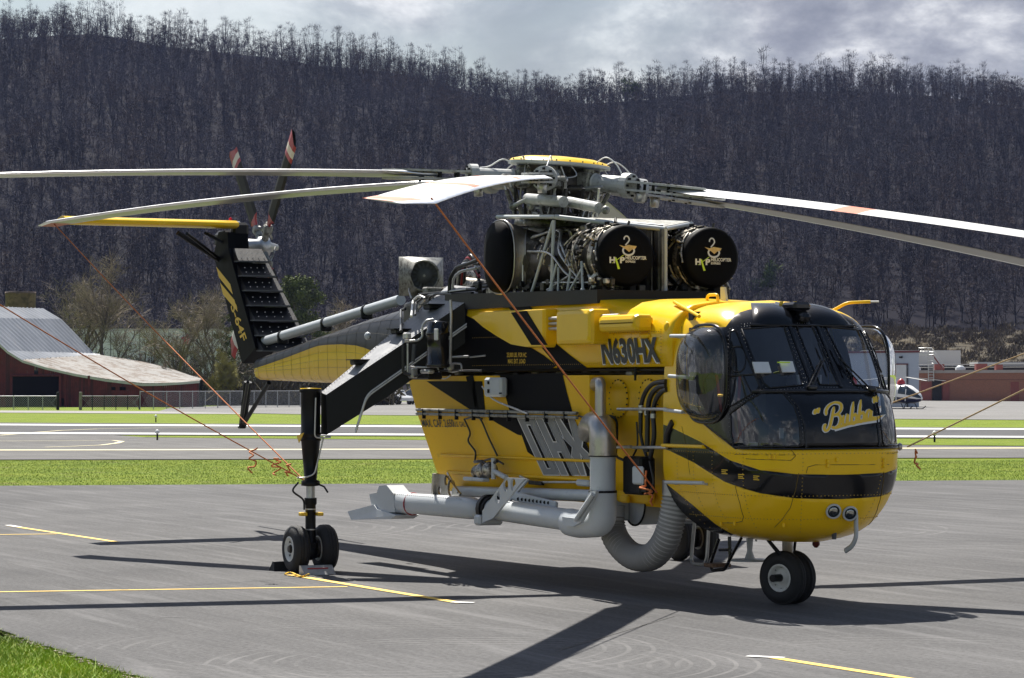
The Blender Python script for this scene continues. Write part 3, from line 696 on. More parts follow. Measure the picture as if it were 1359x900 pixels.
for u, v in [(976, 694), (958, 694), (1098, 612), (1172, 611), (1098, 618), (1172, 618), (1022, 606), (1028, 606), (1110, 700-90), (1040, 696)]:
    p = inv(u, v)
    if p: MB().box(CS(*p, .012), (.03, .03, .05), bev=.008).obj('panel_latch', YELP, HELI)
# blown side windows
def bubble(sd):
    b = MB(); A = at(922, 444, y=-1.1); B = at(959, 549, y=-1.1); cx = (A.x+B.x)/2-.06; cz = (A.z+B.z)/2; rx = .47; rz = .55; vs = []; nn, mm = 28, 10
    for i in range(mm+1):
        th = math.pi/2*i/mm; rr = math.cos(th)**.75 if i < mm else 0
        for k in range(nn):
            a = 2*math.pi*k/nn; e = 2/3.0; c, s_ = math.cos(a), math.sin(a)
            x = math.copysign(abs(c)**e, c)*rx*rr; z = math.copysign(abs(s_)**e, s_)*rz*rr; y = 1.075+.31*math.sin(th)
            vs.append((cx+x, sd*y, cz+z))
    b.add(vs, [(i*nn+k, i*nn+(k+1) % nn, (i+1)*nn+(k+1) % nn, (i+1)*nn+k) for i in range(mm) for k in range(nn)], 0, True)
    d = MB(); ring = [(cx+math.copysign(abs(math.cos(a))**.66, math.cos(a))*(rx+.02), sd*1.105, cz+math.copysign(abs(math.sin(a))**.66, math.sin(a))*(rz+.02)) for a in [2*math.pi*k/40 for k in range(40)]]
    d.tube(ring, .018, 6, closed=True)
    fr = None if True else [(cx-rx-.1, cz-rz-.06), (cx+rx+.06, cz-rz-.06), (cx+rx+.06, cz+rz+.07), (cx-rx-.06, cz+rz+.07)]
    door = d.obj('door_frame', BLK, HELI); b.obj('bubble_window', GLB, door)
    h = MB().box((cx+.38, sd*1.13, cz-.25), (.10, .03, .03), bev=.01); h.obj('handle', YPR, door)
    return cx, cz
BX, BZ = bubble(-1); bubble(1)
# rear bulkhead and interior
b = MB(); ring = [CS(PERI, z) for z in np.linspace(.77, 3.56, 30)]; b.add([p+Vector((.02, 0, 0)) for p in ring]+[Vector((p.x+.02, -p.y, p.z)) for p in reversed(ring)], [tuple(range(60))], 0); b.obj('rear_bulkhead', INT, HELI)
b = MB().box((7.45, 0, 1.32), (1.6, 1.9, .05)); b.box((7.72, 0, 2.12), (.5, .44, .9), bev=.05); b.box((8.12, 0, 2.36), (.22, 1.5, .38), bev=.06); b.box((6.95, 0, 2.4), (.1, 1.9, 2.1)); b.box((7.25, 0, 3.32), (1.0, 1.2, .12), bev=.04)
b.obj('cockpit_interior', INT, HELI)
for y in (-.56, .56):
    s = MB().box((7.32, y, 1.85), (.5, .5, .16), bev=.06).box((7.08, y, 2.28), (.14, .48, .85), Matrix.Rotation(-.12, 3, 'Y'), bev=.06).box((7.02, y, 2.8), (.12, .27, .22), bev=.05); s.box((7.3, y, 1.6), (.3, .34, .4)); so_ = s.obj('seat', SEAT, HELI)
    MB().tube([(7.16, y-.16, 2.7), (7.19, y-.12, 2.3), (7.35, y-.05, 1.96)], .02, 5).tube([(7.16, y+.16, 2.7), (7.19, y+.12, 2.3), (7.35, y+.05, 1.96)], .02, 5).obj('seat_belt', REDP if y < 0 else LG, so_)
    MB().tube([(7.75, y, 1.4), (7.85, y, 1.85), (7.72, y, 2.15)], .02, 6).sphere((7.72, y, 2.2), .045, 8).obj('control_stick', DK, HELI)
p = MB()
for i in range(2):
    for j in range(5): p.cyl((8.005, -.6+j*.3, 2.30+i*.13), (7.99, -.6+j*.3, 2.30+i*.13), .05, 12)
p.obj('instrument', WPR, HELI)
q = MB().box(at(1011, 488, x=8.3), (.02, .21, .14), Matrix.Rotation(-.5, 3, 'Y')); q.box(at(1045, 487, x=8.36), (.02, .17, .14), Matrix.Rotation(-.5, 3, 'Y')); q.obj('checklist', PAP, HELI)
MB().box(at(1040, 481, x=8.4), (.025, .16, .015)).obj('window_tag', LIME, HELI)
MB().box(at(1000, 590, x=8.1), (.02, .1, .05)).box(at(1037, 575, x=8.2), (.02, .05, .12)).obj('placard', PAP, HELI)
MB().tube([(8.38, -.55, 1.5), (8.3, -.5, 1.75)], .03, 6).tube([(8.45, -.35, 1.5), (8.35, -.35, 1.72)], .03, 6).lathe([(0, .14), (.03, .16), (.05, .12)], (8.3, -.45, 1.75), (-.6, .1, .5), 14).obj('rudder_pedal', DKG, HELI)
# wipers, horn of the roof, handles, lamps
w = MB(); a = CS(*inv(1076, 517), .03); w.box(a, (.10, .12, .06), bev=.02); c = CS(*inv(1092, 479), .05); e = CS(*inv(1072, 515), .04)
w.tube([a, c], .010, 6); w.tube([e, CS(*inv(1087, 481), .05)], .008, 6); w.tube([CS(*inv(1084, 459), .04), CS(*inv(1099, 497), .04)], .011, 5); w.obj('wiper', BLK, HELI)
w = MB(); a = CS(*inv(1154, 519), .03); w.box(a, (.10, .12, .06), bev=.02); c = CS(*inv(1112, 479), .05); w.tube([a, c], .011, 6); w.tube([CS(*inv(1147, 519), .03), CS(*inv(1113, 483), .04)], .008, 6); w.tube([CS(*inv(1103, 462), .04), CS(*inv(1121, 500), .04)], .011, 5); w.obj('wiper', BLK, HELI)
for s in (-.60, -.12, .12, .60):      # proud posts between the panes
    pass
pm = MB()
for (x0, y0), (x1, y1) in [((1047, 430), (1079, 514)), ((1083, 430), (1116, 514)), ((979, 436), (1012, 516)), ((1143, 434), (1177, 514))]:
    A, B = inv(x0, y0), inv(x1, y1)
    if A and B: pm.tube([CS(A[0]+(B[0]-A[0])*k/8, A[1]+(B[1]-A[1])*k/8, .006) for k in range(9)], .026, 6, ell=(1, .5))
pm.tube([CS(s, 2.5, .01) for s in np.linspace(-1.1, 1.1, 24)], .022, 6); pm.tube([CS(s, 3.27, .008) for s in np.linspace(-1.0, 1.0, 24)], .018, 6)
A = inv(1064, 560)
for sg in (-1, 1): pm.tube([CS(sg*abs(inv(u, v)[0]), inv(u, v)[1], .004) for u, v in [(1042, 519), (1060, 540), (1068, 566), (1070, 594)]], .014, 6)
pm.tube([CS(sg, z596+.01, .003) for sg in np.linspace(-1.35, 1.35, 30)], .012, 6)
pm.obj('window_post', BLK, HELI)

for (x0, y0), (x1, y1) in [((966, 500), (1004, 497)), ((987, 500), (998, 523))]:
    A, B = inv(x0, y0), inv(x1, y1)
    if A and B:
        for sg in (1, -1): MB().tube([CS(sg*(A[0]+(B[0]-A[0])*k/6), A[1]+(B[1]-A[1])*k/6, .006) for k in range(7)], .012, 5).obj('quarter_window_bar', BLK, HELI)
ov = [inv(979+11*math.copysign(abs(math.cos(a))**.8, math.cos(a)), 477+17*math.sin(a)) for a in np.linspace(0, 6.283, 25)[:-1]]
for sg in (1, -1): MB().tube([CS(sg*s, z, .006) for s, z in [q for q in ov if q]], .009, 5, closed=True).obj('vent_window_frame', BLK, HELI)
# roof brows above the windshields
for sg in (-1, 1):
    rows = []
    for j in range(9):
        z = 3.27+.27*j/8; rows.append([CS(sg*(.16+(.95-.16)*i/14), z, .008+.055*math.sin(math.pi*i/14)**.5*math.sin(math.pi*min(1, j/8*.93+.07))**.6) for i in range(15)])
    fixn(MB().loft(rows, 0, False, True, False).obj('windshield_brow', BLK, HELI))
b = MB().box((7.78, 0, 3.50), (.30, .24, .10), bev=.03); b.box((7.93, 0, 3.38), (.16, .14, .12), Matrix.Rotation(.5, 3, 'Y'), bev=.03); b.obj('wire_cutter_base', BLK, HELI)
b = MB()
for u in (1037, 1055): q = at(u, 408, x=7.6); b.prism([q+Vector((-.05, -.012, -.05)), q+Vector((.06, -.012, -.05)), q+Vector((.02, -.012, .07)), q+Vector((-.02, -.012, .07))], (0, .024, 0))
b.obj('roof_fin', YELP, HELI)
def bar(name, pts, r, mat, par=HELI, **k): return MB().tube(arc_pts(pts, 5, .06), r, 7, **k).obj(name, mat, par)
q = at(1104, 413, y=.8); bar('pitot_tube', [q, q+Vector((.1, .15, .10)), q+Vector((.26, .38, .11))], .02, YELP); MB().cyl(q+Vector((.26, .38, .11)), q+Vector((.32, .46, .11)), .012).obj('probe', ALU, HELI)
for u0, v0, u1, v1 in [(889, 446, 916, 446), (887, 499, 911, 501), (881, 544, 905, 547), (878, 591, 932, 593), (882, 640, 932, 641)]:
    A, B = at(u0, v0, y=-1.2), at(u1, v1, y=-1.2); A.y = B.y = -1.19; s = MB().tube([A, B], .022, 7)
    for t in (.12, .88) if u1-u0 < 40 else (.1, .5, .9): c = A.lerp(B, t); s.tube([c, Vector((c.x, -1.08, c.z-.02))], .014, 6)
    s.obj('step_rail', LG if v0 > 600 else YELP if v0 > 570 else LG, HELI)
q1, q2 = at(895, 401, y=-.8), at(928, 420, y=-1.02); MB().tube([q1, q2], .022, 7).obj('roof_grab_bar', YELP, HELI)
q = at(944, 398, y=-.3); MB().tube(arc_pts([q+Vector((-.1, 0, -.08)), q+Vector((-.1, 0, .06)), q+Vector((.16, 0, .06)), q+Vector((.16, 0, -.08))], 5, .06), .02, 7).obj('roof_handle', YELP, HELI)
q = at(961, 396, y=-.1); fixn(MB().prism([q+Vector((-.09, 0, -.1)), q+Vector((.07, 0, -.1)), q+Vector((.0, 0, .14)), q+Vector((-.09, 0, .14))], (0, .03, 0)).obj('blade_antenna', LG, HELI))
for u, v in [(885, 434), (860, 434)]: q = at(u, v, y=-1.06); MB().sphere(q, .055, 10, sc=(1, .6, 1.2)).obj('teardrop_fairing', YELP, HELI)
# landing lights and belly fittings
for u, v in ((1105, 677), (1127, 680)):
    q = at(u, v, x=8.58); c = CS(*inv(u, v)); nrm = Vector((.86, -.25, -.30)).normalized()
    l = MB().lathe([(-.08, .05), (0, .085), (.02, .092), (.035, .088), (.03, .07)], c+nrm*.02, nrm, 20); l.box(c+Vector((.0, 0.03, .13)), (.03, .07, .10), bev=.01); lo_ = l.obj('landing_light', LG, HELI)
    MB().lathe([(.0, .06), (.012, .068), (.02, .03), (.022, .0)], c+nrm*.03, nrm, 16).obj('lens', M('lamp_glass', (.35, .36, .33), .05, 1, .3, 30), lo_)
def under(u, v, x=None, y=0.0): return at(u, v, y=y)
q = at(1083, 705, y=.1); MB().cyl(q+Vector((0, 0, .08)), q+Vector((0, 0, -.07)), .06, 12).obj('beacon_base', YELP, HELI); MB().lathe([(0, .04), (-.09, .045), (-.12, .02), (-.125, 0)], q+Vector((0, 0, -.07)), (0, 0, 1), 12).obj('beacon', M('dark_red_beacon', (.10, .02, .015), .2, 0, .1, 9), HELI)
q = at(1107, 702, y=.1); MB().tube([q+Vector((0, 0, .1)), q+Vector((0, 0, -.12))], [.045, .025], 8).obj('belly_antenna', DKG, HELI)
A = [at(u, v, y=.25) for u, v in ((1136, 695), (1136, 712), (1131, 724), (1122, 731))]; MB().tube(catm([A[0]+Vector((0, 0, .1))]+A, 4), [.05]*4+[.04]*12+[.03]*1 if False else .034, 8, ell=(.6, 1)).obj('tow_hook', LG, HELI)
q = at(995, 718, y=-.1); MB().tube([q+Vector((0, 0, .1)), q+Vector((0, 0, -.12)), q+Vector((0, 0, -.22))], [.055, .035, .075], 10, ell=(1, .6)).lathe([(0, .01), (.0, .25), (.02, .25), (.02, .01)], q+Vector((0, 0, -.24)), (0, 0, 1), 20).obj('belly_antenna', LG, HELI)
for u in (1004, 1027, 1056): q = at(u, 713, y=-.2); MB().tube([q+Vector((0, 0, .08)), q+Vector((-.01, 0, -.05))], [.03, .012], 6).obj('drain_mast', LG, HELI)
# boarding ladder under the cabin
S_ = lambda u, v, y=-.55: at(u, v, y=y)
b = MB().tube(arc_pts([S_(922, 690), S_(917, 744), S_(921, 749), S_(934, 750), S_(938, 742), S_(941, 690)], 4, .05), .022, 7); b.tube([S_(912, 690), S_(943, 691)], .026, 7); b.obj('boarding_step', ALU, HELI)
b = MB().tube(arc_pts([S_(968, 712), S_(969, 742), S_(962, 756), S_(945, 757), S_(943, 748), S_(954, 716)], 4, .06), .022, 7); b.tube([S_(984, 714), S_(969, 742)], .018, 7); b.tube([S_(955, 730), S_(970, 730)], .018, 7); lad = b.obj('ladder_frame', BLK, HELI)
MB().box(S_(952, 750), (.22, .26, .045), bev=.01).obj('ladder_tread', M('scuffed_tread', (.16, .09, .05), .7, 0, .5, 30), lad)
# "Bubba" script on the nose panel
BU = dict(B1=[(.50, .93), (.40, .62), (.30, .30), (.18, .05), (.0, -.06), (-.13, .04), (-.10, .2), (.0, .2)], B2=[(-.02, .62), (.0, .88), (.25, 1.06), (.60, 1.10), (.92, .98), (.95, .76), (.75, .60), (.48, .56), (.80, .52), (.92, .32), (.80, .08), (.50, .0), (.34, .08)],
   u=[(1.12, .48), (1.06, .16), (1.14, .02), (1.28, .06), (1.38, .48), (1.36, .10), (1.46, .03), (1.56, .14)], b1=[(1.74, .98), (1.64, .40), (1.62, .10), (1.74, .0), (1.90, .08), (1.94, .30), (1.84, .42), (1.72, .32)], b2=[(2.22, 1.0), (2.12, .42), (2.10, .12), (2.22, .02), (2.38, .10), (2.42, .32), (2.32, .44), (2.20, .34)],
   a=[(2.86, .44), (2.68, .46), (2.58, .26), (2.62, .06), (2.76, .06), (2.88, .44), (2.86, .12), (2.96, .06), (3.04, .16)], q1=[(-.62, .98), (-.74, .88), (-.72, .76)], q2=[(-.42, 1.0), (-.54, .90), (-.52, .78)], q3=[(2.98, 1.0), (3.10, .90), (3.04, .74)], q4=[(3.16, 1.02), (3.28, .92), (3.22, .76)])
def bpx(x, y): return (1096+x*20.6, 570.5-y*30-x*4.1)
def ribbon(px, w, off, mb, taper=False):
    P = [Vector((*p, 0)) for p in catm([(x, y, 0) for x, y in px], 5)] if False else catm([(x, y, 0) for x, y in px], 5); vs = []; n = len(P)
    for i, p in enumerate(P):
        t = (P[min(i+1, n-1)]-P[max(i-1, 0)]).normalized(); nn = Vector((-t.y, t.x, 0)); k = w*(1 if not taper else 1)*(0.75+.35*abs(t.x*.3+t.y*.9)) * (min(1, .45+.3*min(i, n-1-i)))
        for sg in (1, -1):
            q = p+nn*sg*k; r = inv(q.x, q.y); vs.append(CS(*r, off) if r else None)
    if any(v is None for v in vs): print('ribbon miss'); return
    mb.add(vs, [(2*i, 2*i+1, 2*i+3, 2*i+2) for i in range(n-1)], 0)
wb, yb = MB(), MB()
for k_, P in BU.items():
    px = [bpx(x, y) for x, y in P]; w0 = 1.75 if k_[0] != 'q' else 1.9
    ribbon(px, w0+1.0, .006, wb); ribbon([(a+.35, b-.35) for a, b in px], w0, .010, yb)
def flat(pxs, off, mb):
    h_ = len(pxs)//2; dn_ = lambda Q: [(Q[i][0]+(Q[i+1][0]-Q[i][0])*k/5, Q[i][1]+(Q[i+1][1]-Q[i][1])*k/5) for i in range(len(Q)-1) for k in range(5)]+[Q[-1]]
    if len(pxs) > 4: pxs = dn_(pxs[:h_])+dn_(pxs[h_:])
    P = [inv(*p) for p in pxs]
    if any(p is None for p in P): return
    P = [CS(*p, off) for p in P]; n = len(P)//2; mb.add(P, [(i, i+1, len(P)-2-i, len(P)-1-i) for i in range(n-1)], 0)
flat([(1105, 567.5), (1125, 560.2), (1145, 555.3), (1175, 550.2), (1166, 560.5), (1143, 564), (1127, 567.3), (1108, 572.8)], .006, wb)
flat([(1107, 566.5), (1125, 561), (1145, 556.2), (1172, 551.4), (1163, 558), (1142, 561.5), (1126, 564.8), (1108, 570.2)], .010, yb)
pm2 = MB()
for u, v in [(984, 629), (1004, 631), (962, 623)]:
    for k in range(3): flat([(u-4, v+2.4*k), (u+4+(k % 2)*-2, v+.5+2.4*k), (u+4+(k % 2)*-2, v+1.7+2.4*k), (u-4, v+1.2+2.4*k)], .005, pm2)
for u, v in [(893, 657), (899, 671)]:
    for k in range(2): flat([(u-4, v+2.6*k), (u+4, v+.5+2.6*k), (u+4, v+1.8+2.6*k), (u-4, v+1.3+2.6*k)], .005, pm2)
pm2.obj('placard_print', YPR, HELI, kind='stuff')
wb.obj('nose_script_shadow', WPR, HELI); yb.obj('nose_script', YPR, HELI, label='yellow script reading Bubba in quotation marks, underlined')
rw_ = MB()                                               # rivet rows on the cabin skin
def rrow(f, n, r=.006):
    for k in range(n):
        p = f(k/(n-1))
        if p is not None: rw_.box(p, (r*1.6, r*1.6, r*1.6))
for z in (1.05, 1.32, 1.80): rrow(lambda t: CS(-2.9+5.8*t, z, .001), 110)
for s_ in (-2.75, -2.35, -1.9, -1.3, -.55, .55): rrow(lambda t: CS(s_, .9+.94*t, .001), 22)
for x_ in (5.3, 5.75, 6.2, 6.5): rrow(lambda t: Vector((x_, -1.103, 2.84+.40*t)), 11)
for z in (2.84, 3.22): rrow(lambda t: Vector((1.2+5.3*t, -1.103, z)), 95)
rw_.obj('rivets', M('painted_rivet', (.45, .28, .03), .4, 0, .3, 20), HELI, kind='stuff')
# ---------------- main body
SEC = [(1.1, 2.80), (1.1, 3.20), (1.06, 3.36), (.95, 3.48), (.78, 3.57), (.5, 3.61), (0, 3.625)]
def bsec(x):
    k = max(0, min(1, (x-5.6)/1.0)); e = max(0, min(1, (4.95-x)/.06)); out = []
    for (y, z) in SEC:
        z2 = z+(.0 if z < 3.3 else -.035*k+.03*(1-k)); y2 = y*(1-.012*k)
        if e > .5 and z > 3.22: y2 = 1.1 if z < 3.4 else y; z2 = {3.36: 3.5, 3.48: 3.64, 3.57: 3.655, 3.61: 3.66, 3.625: 3.665}[z]; y2 = {3.36: 1.1, 3.48: 1.07}.get(z, y)
        out.append((y2, z2))
    return out
def ring(x):
    s = bsec(x); return [Vector((x, -y, z)) for y, z in s]+[Vector((x, y, z)) for y, z in reversed(s[:-1])]
bd = MB().loft([ring(x) for x in (.32, 1.5, 2.5, 3.5, 4.5, 4.885, 4.895, 5.2, 5.6, 5.9, 6.2, 6.6, 6.75)], 0, True, True)
body = fixn(bd.obj('fuselage', YEL, HELI))
def ypoly(px, mat, y=-1.1, off=.004, name='livery_panel', par=HELI, thick=.0):
    P = [at(u, v, y=y-off) for u, v in px]; o = MB().add(P, [tuple(range(len(P)))], 0).obj(name, mat, par)
    if o.data.polygons[0].normal.y > 0: o.data.flip_normals()
    return o
ypoly([(588, 405), (619, 405), (619, 419), (630, 424), (646, 434), (664, 446), (685, 458.5), (705, 461.5), (722, 472), (739, 485), (732, 489.8), (588, 493)], BLKF)
ypoly([(672, 405), (702, 405), (712, 418), (724, 436), (738, 456), (756, 471), (778, 487.5), (778, 489.5), (740, 489.8), (739, 486)], BLKF)
ypoly([(619, 405), (672, 405), (702, 405), (790, 404.5), (790, 400.5), (619, 400.5)][:4]+[(790, 401), (619, 401)], YEL, off=.0045) if False else None
A = at(676, 420, y=-1.11); 
deck = MB().prism([Vector((.3, -1.115, 3.62)), Vector((4.88, -1.115, 3.60)), Vector((4.88, -1.115, 3.77)), Vector((.3, -1.115, 3.84))], (0, 1.9, 0)); fixn(deck.obj('engine_deck', BLKM, HELI))
textq('load_placard', '25,000 LBS. FOR HC\nMAX. EXT. LOAD', quad_px(673, 468, 699, 482.5, lambda u, v: at(u, v, y=-1.105)), YPR, HELI, .004, .01)
reg = quad_px(799, 447, 875.5, 482.5, lambda u, v: at(u, v, y=-1.1)); sh = Vector((0, 0, 0))
reg = [at(801, 483.5, y=-1.1), at(877, 481.5, y=-1.1), at(872, 446, y=-1.1), at(797, 449, y=-1.1)]
d_ = Vector((-.014, 0, -.016)); textq('registration_edge', 'N630HX', [p+d_ for p in reg], WPR, HELI, .004, .05); textq('registration', 'N630HX', reg, BPR, HELI, .008, .045)
# side fairings with pipes running between them
def fair(u0, v0, u1, v1, y0, y1, mat=YELP, bev=.06, name='pipe_fairing', slant=0, par=HELI):
    A, B = at(u0, v0, y=-y1), at(u1, v1, y=-y1); x0, x1, z0, z1 = A.x, B.x, B.z, A.z; rows = []
    for (dx, y) in ((0, y0), (0, y1-bev), (bev*.3, y1-bev*.35), (bev, y1)):
        pts = [(x0+dx, z0+dx+slant), (x1-dx, z0+dx), (x1-dx, z1-dx), (x0+dx, z1-dx)]; cr = .05; r_ = []
        for i, (x, z) in enumerate(pts):
            for a in (0, 45, 90):
                an = rad(a+180+90*i); sx = (1 if i in (0, 3) else -1); sz = (1 if i in (0, 1) else -1)
                r_.append(Vector((x+sx*cr+cr*math.cos(an), -y, z+sz*cr+cr*math.sin(an))))
        rows.append(r_)
    return fixn(MB().loft(rows, 0, True, False).obj(name, mat, par))
fair(736, 412, 783, 457, 1.08, 1.36); 
P = [(630, 420), (648, 413), (729, 410), (729, 458), (727, 461), (705, 461.5), (685, 458), (664, 446), (646, 434)]
rows = []
for k, y in ((1.0, 1.1), (.985, 1.24), (.95, 1.28)):
    cx_, cy_ = 690, 437; rows.append([Vector((at(u, v, y=-1.2).x*k+at(cx_, cy_, y=-1.2).x*(1-k), -y-(.0 if u > 640 else -.0), at(u, v, y=-1.2).z*k+at(cx_, cy_, y=-1.2).z*(1-k))) for u, v in P])
fixn(MB().loft(rows, 0, True, False).obj('pipe_fairing', YELP, HELI))
ypoly([(678, 415), (699, 412.5), (727, 458), (705, 458)], BLKF, -1.28, .004); ypoly([(699, 412), (729, 411), (729, 458)][:3], YELP, -1.28, .0045) if False else None
fair(792, 419, 843, 439.5, 1.08, 1.30, slant=.0)
pp = MB()
for i in range(3):
    z = 3.30+.065*i; pp.cyl((at(725, 440, y=-1.2).x, -1.19, z), (at(805, 440, y=-1.2).x+.3, -1.19, z), .022, 8)
pp.obj('hydraulic_pipe', ALU, HELI)
MB().cyl((at(860, 435, y=-1.1).x, -1.06, 3.36), (at(860, 435, y=-1.1).x, -1.13, 3.36), .05, 10).obj('filler_cap', YELP, HELI)
q = at(856, 446, y=-1.1); MB().sphere(q, .1, 10, sc=(1.4, .5, .35)).obj('scoop', YELP, HELI)
# underside rail between body and tank
b = MB()
for i in range(16): x = .4+i*.39; b.box((x, -.8+RNG.uniform(-.2, .15), 2.74+RNG.uniform(-.02, .02)), (RNG.uniform(.1, .3), .18, .06), bev=.015, mi=int(RNG.integers(0, 2)))
b.tube([(.2, -1.0, 2.765), (3.3, -1.02, 2.77), (6.5, -1.0, 2.76)], .022, 6); b.tube([(.2, -.9, 2.73), (6.5, -.92, 2.72)], .016, 6); b.box((3.3, 0, 2.72), (6.2, .5, .16))
b.obj('belly_pipework', [BLKM, HGR], HELI)
# aft centre section where the gear beams cross
b = MB(); secs = [(.34, 1.08, 2.78, 3.78), (-.3, 1.02, 2.85, 3.82), (-1.2, .86, 2.86, 3.84), (-2.0, .74, 2.84, 3.80)]
def rr(x, w, z0, z1, r=.12):
    out = []
    for (sy, sz, a0) in ((-1, 0, 180), (1, 0, 270), (1, 1, 0), (-1, 1, 90)):
        for a in (0, 30, 60, 90):
            an = rad(a0+a); out.append(Vector((x, sy*(w-r)+r*math.cos(an), (z1-r if sz else z0+r)+r*math.sin(an))))
    return out
fixn(b.loft([rr(*s, .08) for s in secs], 0, True, True).obj('centre_section', BLKM, HELI))
# tail boom: black over yellow with the colour break along a curve
bs = [(-1.9, .74, 2.62, 3.80), (-3.0, .66, 2.60, 3.74), (-4.2, .58, 2.59, 3.62), (-5.4, .50, 2.60, 3.48), (-6.6, .43, 2.61, 3.35), (-7.8, .36, 2.63, 3.22), (-9.0, .29, 2.65, 3.10), (-9.55, .26, 2.66, 3.05)]
brk = [(323, 484), (340, 479), (370, 469), (400, 461.5), (430, 457.8), (455, 457), (478, 458.5), (495, 462.5), (540, 480)]
def zb(x):
    P = [at(u, v, y=-.5) for u, v in brk]
    for a, b_ in zip(P, P[1:]):
        if x <= b_.x: return a.z+(b_.z-a.z)*(x-a.x)/(b_.x-a.x)
    return P[-1].z
b = MB(); rings = []
def lerps(x):
    for a, c in zip(bs, bs[1:]):
        if c[0] <= x <= a[0]: t = (x-a[0])/(c[0]-a[0]); return [a[k]+(c[k]-a[k])*t for k in (1, 2, 3)]
xs = list(np.linspace(-1.9, -9.55, 34))
for x in xs:
    w, z0, z1 = lerps(x); zc = max(z0+.08, min(z1-.2, zb(x))); r = min(.3, w*.75); o = []
    half = [(0, z0), (w*.55, z0+.0), (w*.88, z0+.05), (w*.97, z0+.13), (w, zc), (w*.97, zc+(z1-zc)*.45), (w*.85, zc+(z1-zc)*.75), (w*.6, zc+(z1-zc)*.93), (w*.3, z1), (0, z1+.01)]
    o = [Vector((x, -y, z)) for y, z in half]+[Vector((x, y, z)) for y, z in reversed(half[1:-1])]; rings.append(o)
nh = 10; tb = b.loft(rings, 0, True, True, True, mis=lambda i, k: 1 if (k < 4 or k >= 14) else 0)
boom = fixn(b.obj('tail_boom', [TBLK, YEL], HELI))
sb_ = MB()
for i in range(2, 34, 2):
    P = rings[i]; sb_.tube([p+(Vector((0, -1, 0))*.003 if p.y < 0 else Vector((0, 0, .003))) for p in P[1:10]], .0014, 4, smooth=False)
for f in (.25, .5, .75):
    for k in (3,): sb_.tube([P[3]+(P[4]-P[3])*f+Vector((0, -.002, 0)) for P in rings], .0014, 4)
sb_.tube([P[5]+Vector((0, -.003, .0)) for P in rings], .0014, 4); sb_.tube([P[6]+Vector((0, -.003, .002)) for P in rings], .0014, 4)
sb_.obj('panel_seam', SEAB, boom)
MB().sphere(at(488, 446, y=-.76), .07, 12, sc=(1, .7, .9)).obj('navigation_light', LG, boom)
A, B = at(345, 455, y=-.05), at(532, 398, y=-.05); dv = (B-A); sh = MB().tube([A+dv*k/6 for k in range(7)], .085, 12)
for t in (.02, .18, .5, .78): sh.box(A+dv*t+Vector((0, 0, -.06)), (.06, .2, .16), mi=1, bev=.02); sh.tube([A+dv*(t-.006), A+dv*(t+.006)], .098, 12, 1)
sh.obj('tail_drive_shaft', [LG, BLKM], HELI)
# tail skid
b = MB().tube([at(329, 507, y=.25), at(322, 566, y=.25)], .075, 8).tube([at(357, 508, y=.1), at(324, 562, y=.2)], .04, 7).box(at(321, 567, y=.25), (.16, .12, .05), bev=.02); b.obj('tail_skid', BLKM, HELI)
b = MB().tube([at(329, 507, y=-.2), at(320, 562, y=.2)], .03, 6); b.obj('tail_skid_brace', BLKM, HELI)
# fin
def fy(u, v, y): return at(u, v, y=y)
fl = [(322, 482), (284, 338), (290, 308), (302, 308), (303, 330), (339, 462)]
c = MB(); L0 = [fy(u, v, -.26) for u, v in fl]; c.prism([Vector((p.x, -.26, p.z)) for p in L0], (0, .12, 0)); c.prism([Vector((p.x-.35, -.14, p.z)) for i, p in enumerate(L0)], (0, .4, 0)); fin = fixn(c.obj('tail_fin', BLKF, HELI)); fA, fB = fy(339, 462, -.26), fy(303, 330, -.26)
for P in ([(287, 354), (305.5, 377), (309, 391), (290.5, 368)], [(292, 375), (311, 398), (315.5, 414), (296, 391)]): ypoly(P, YPR, -.26, .004, 'fin_band', fin)
textq('fin_type', 'S-64F', [at(306, 407, y=-.26), at(321, 455, y=-.26), at(328, 449, y=-.26), at(313, 401, y=-.26)][:4], YPR, fin, .005, .02)
# stepped leading-edge fairings
for i in range(7):
    t0 = i/7; zA, zB = 3.16+(5.02-3.16)*t0, 3.16+(5.02-3.16)*(t0+.13); xa = fA.x+(fB.x-fA.x)*(zA-fA.z)/(fB.z-fA.z)-.1; dX = (fB.x-fA.x)/(fB.z-fA.z)*(zB-zA); w = .95-.42*t0
    r0 = [Vector((xa+.10, -.22, zA)), Vector((xa+.26, -.18, zA)), Vector((xa+.26, -.22+w, zA)), Vector((xa+.0, -.22+w, zA))]
    r1 = [Vector((xa+dX-.12, -.22, zB)), Vector((xa+dX+.10, -.18, zB)), Vector((xa+dX+.10, -.22+w, zB)), Vector((xa+dX-.2, -.22+w, zB))]
    st = MB().loft([r0, r1], 0, True, False); st.box((xa+.14, -.22+w/2, zA), (.30, w, .022), mi=1); o = fixn(st.obj('fin_step_panel', [BLKM, DKG], fin))
    rv2 = MB()
    for k in range(5):
        for kk in range(2): rv2.box((xa+.20-.08*kk, -.1+w*.18*k, zA+.07+.08*kk), (.014, .014, .014))
    rv2.obj('rivets', ALU, o, kind='stuff')
gbx = MB().box(at(306, 318, y=.25), (.5, .5, .32), bev=.08).box(at(318, 310, y=.3), (.2, .3, .4), bev=.05); gbx.obj('tail_gearbox', BLKM, HELI)
MB().box(at(313, 306, y=.3), (.22, .16, .34), bev=.04).obj('gearbox_bracket', LG, HELI); MB().lathe([(0, .03), (.05, .035), (.08, .0)], at(306, 294, y=.15), (0, 0, 1), 10).obj('strobe_light', M('red_lens', (.7, .02, .03), .2, 0, .05, 5), HELI)
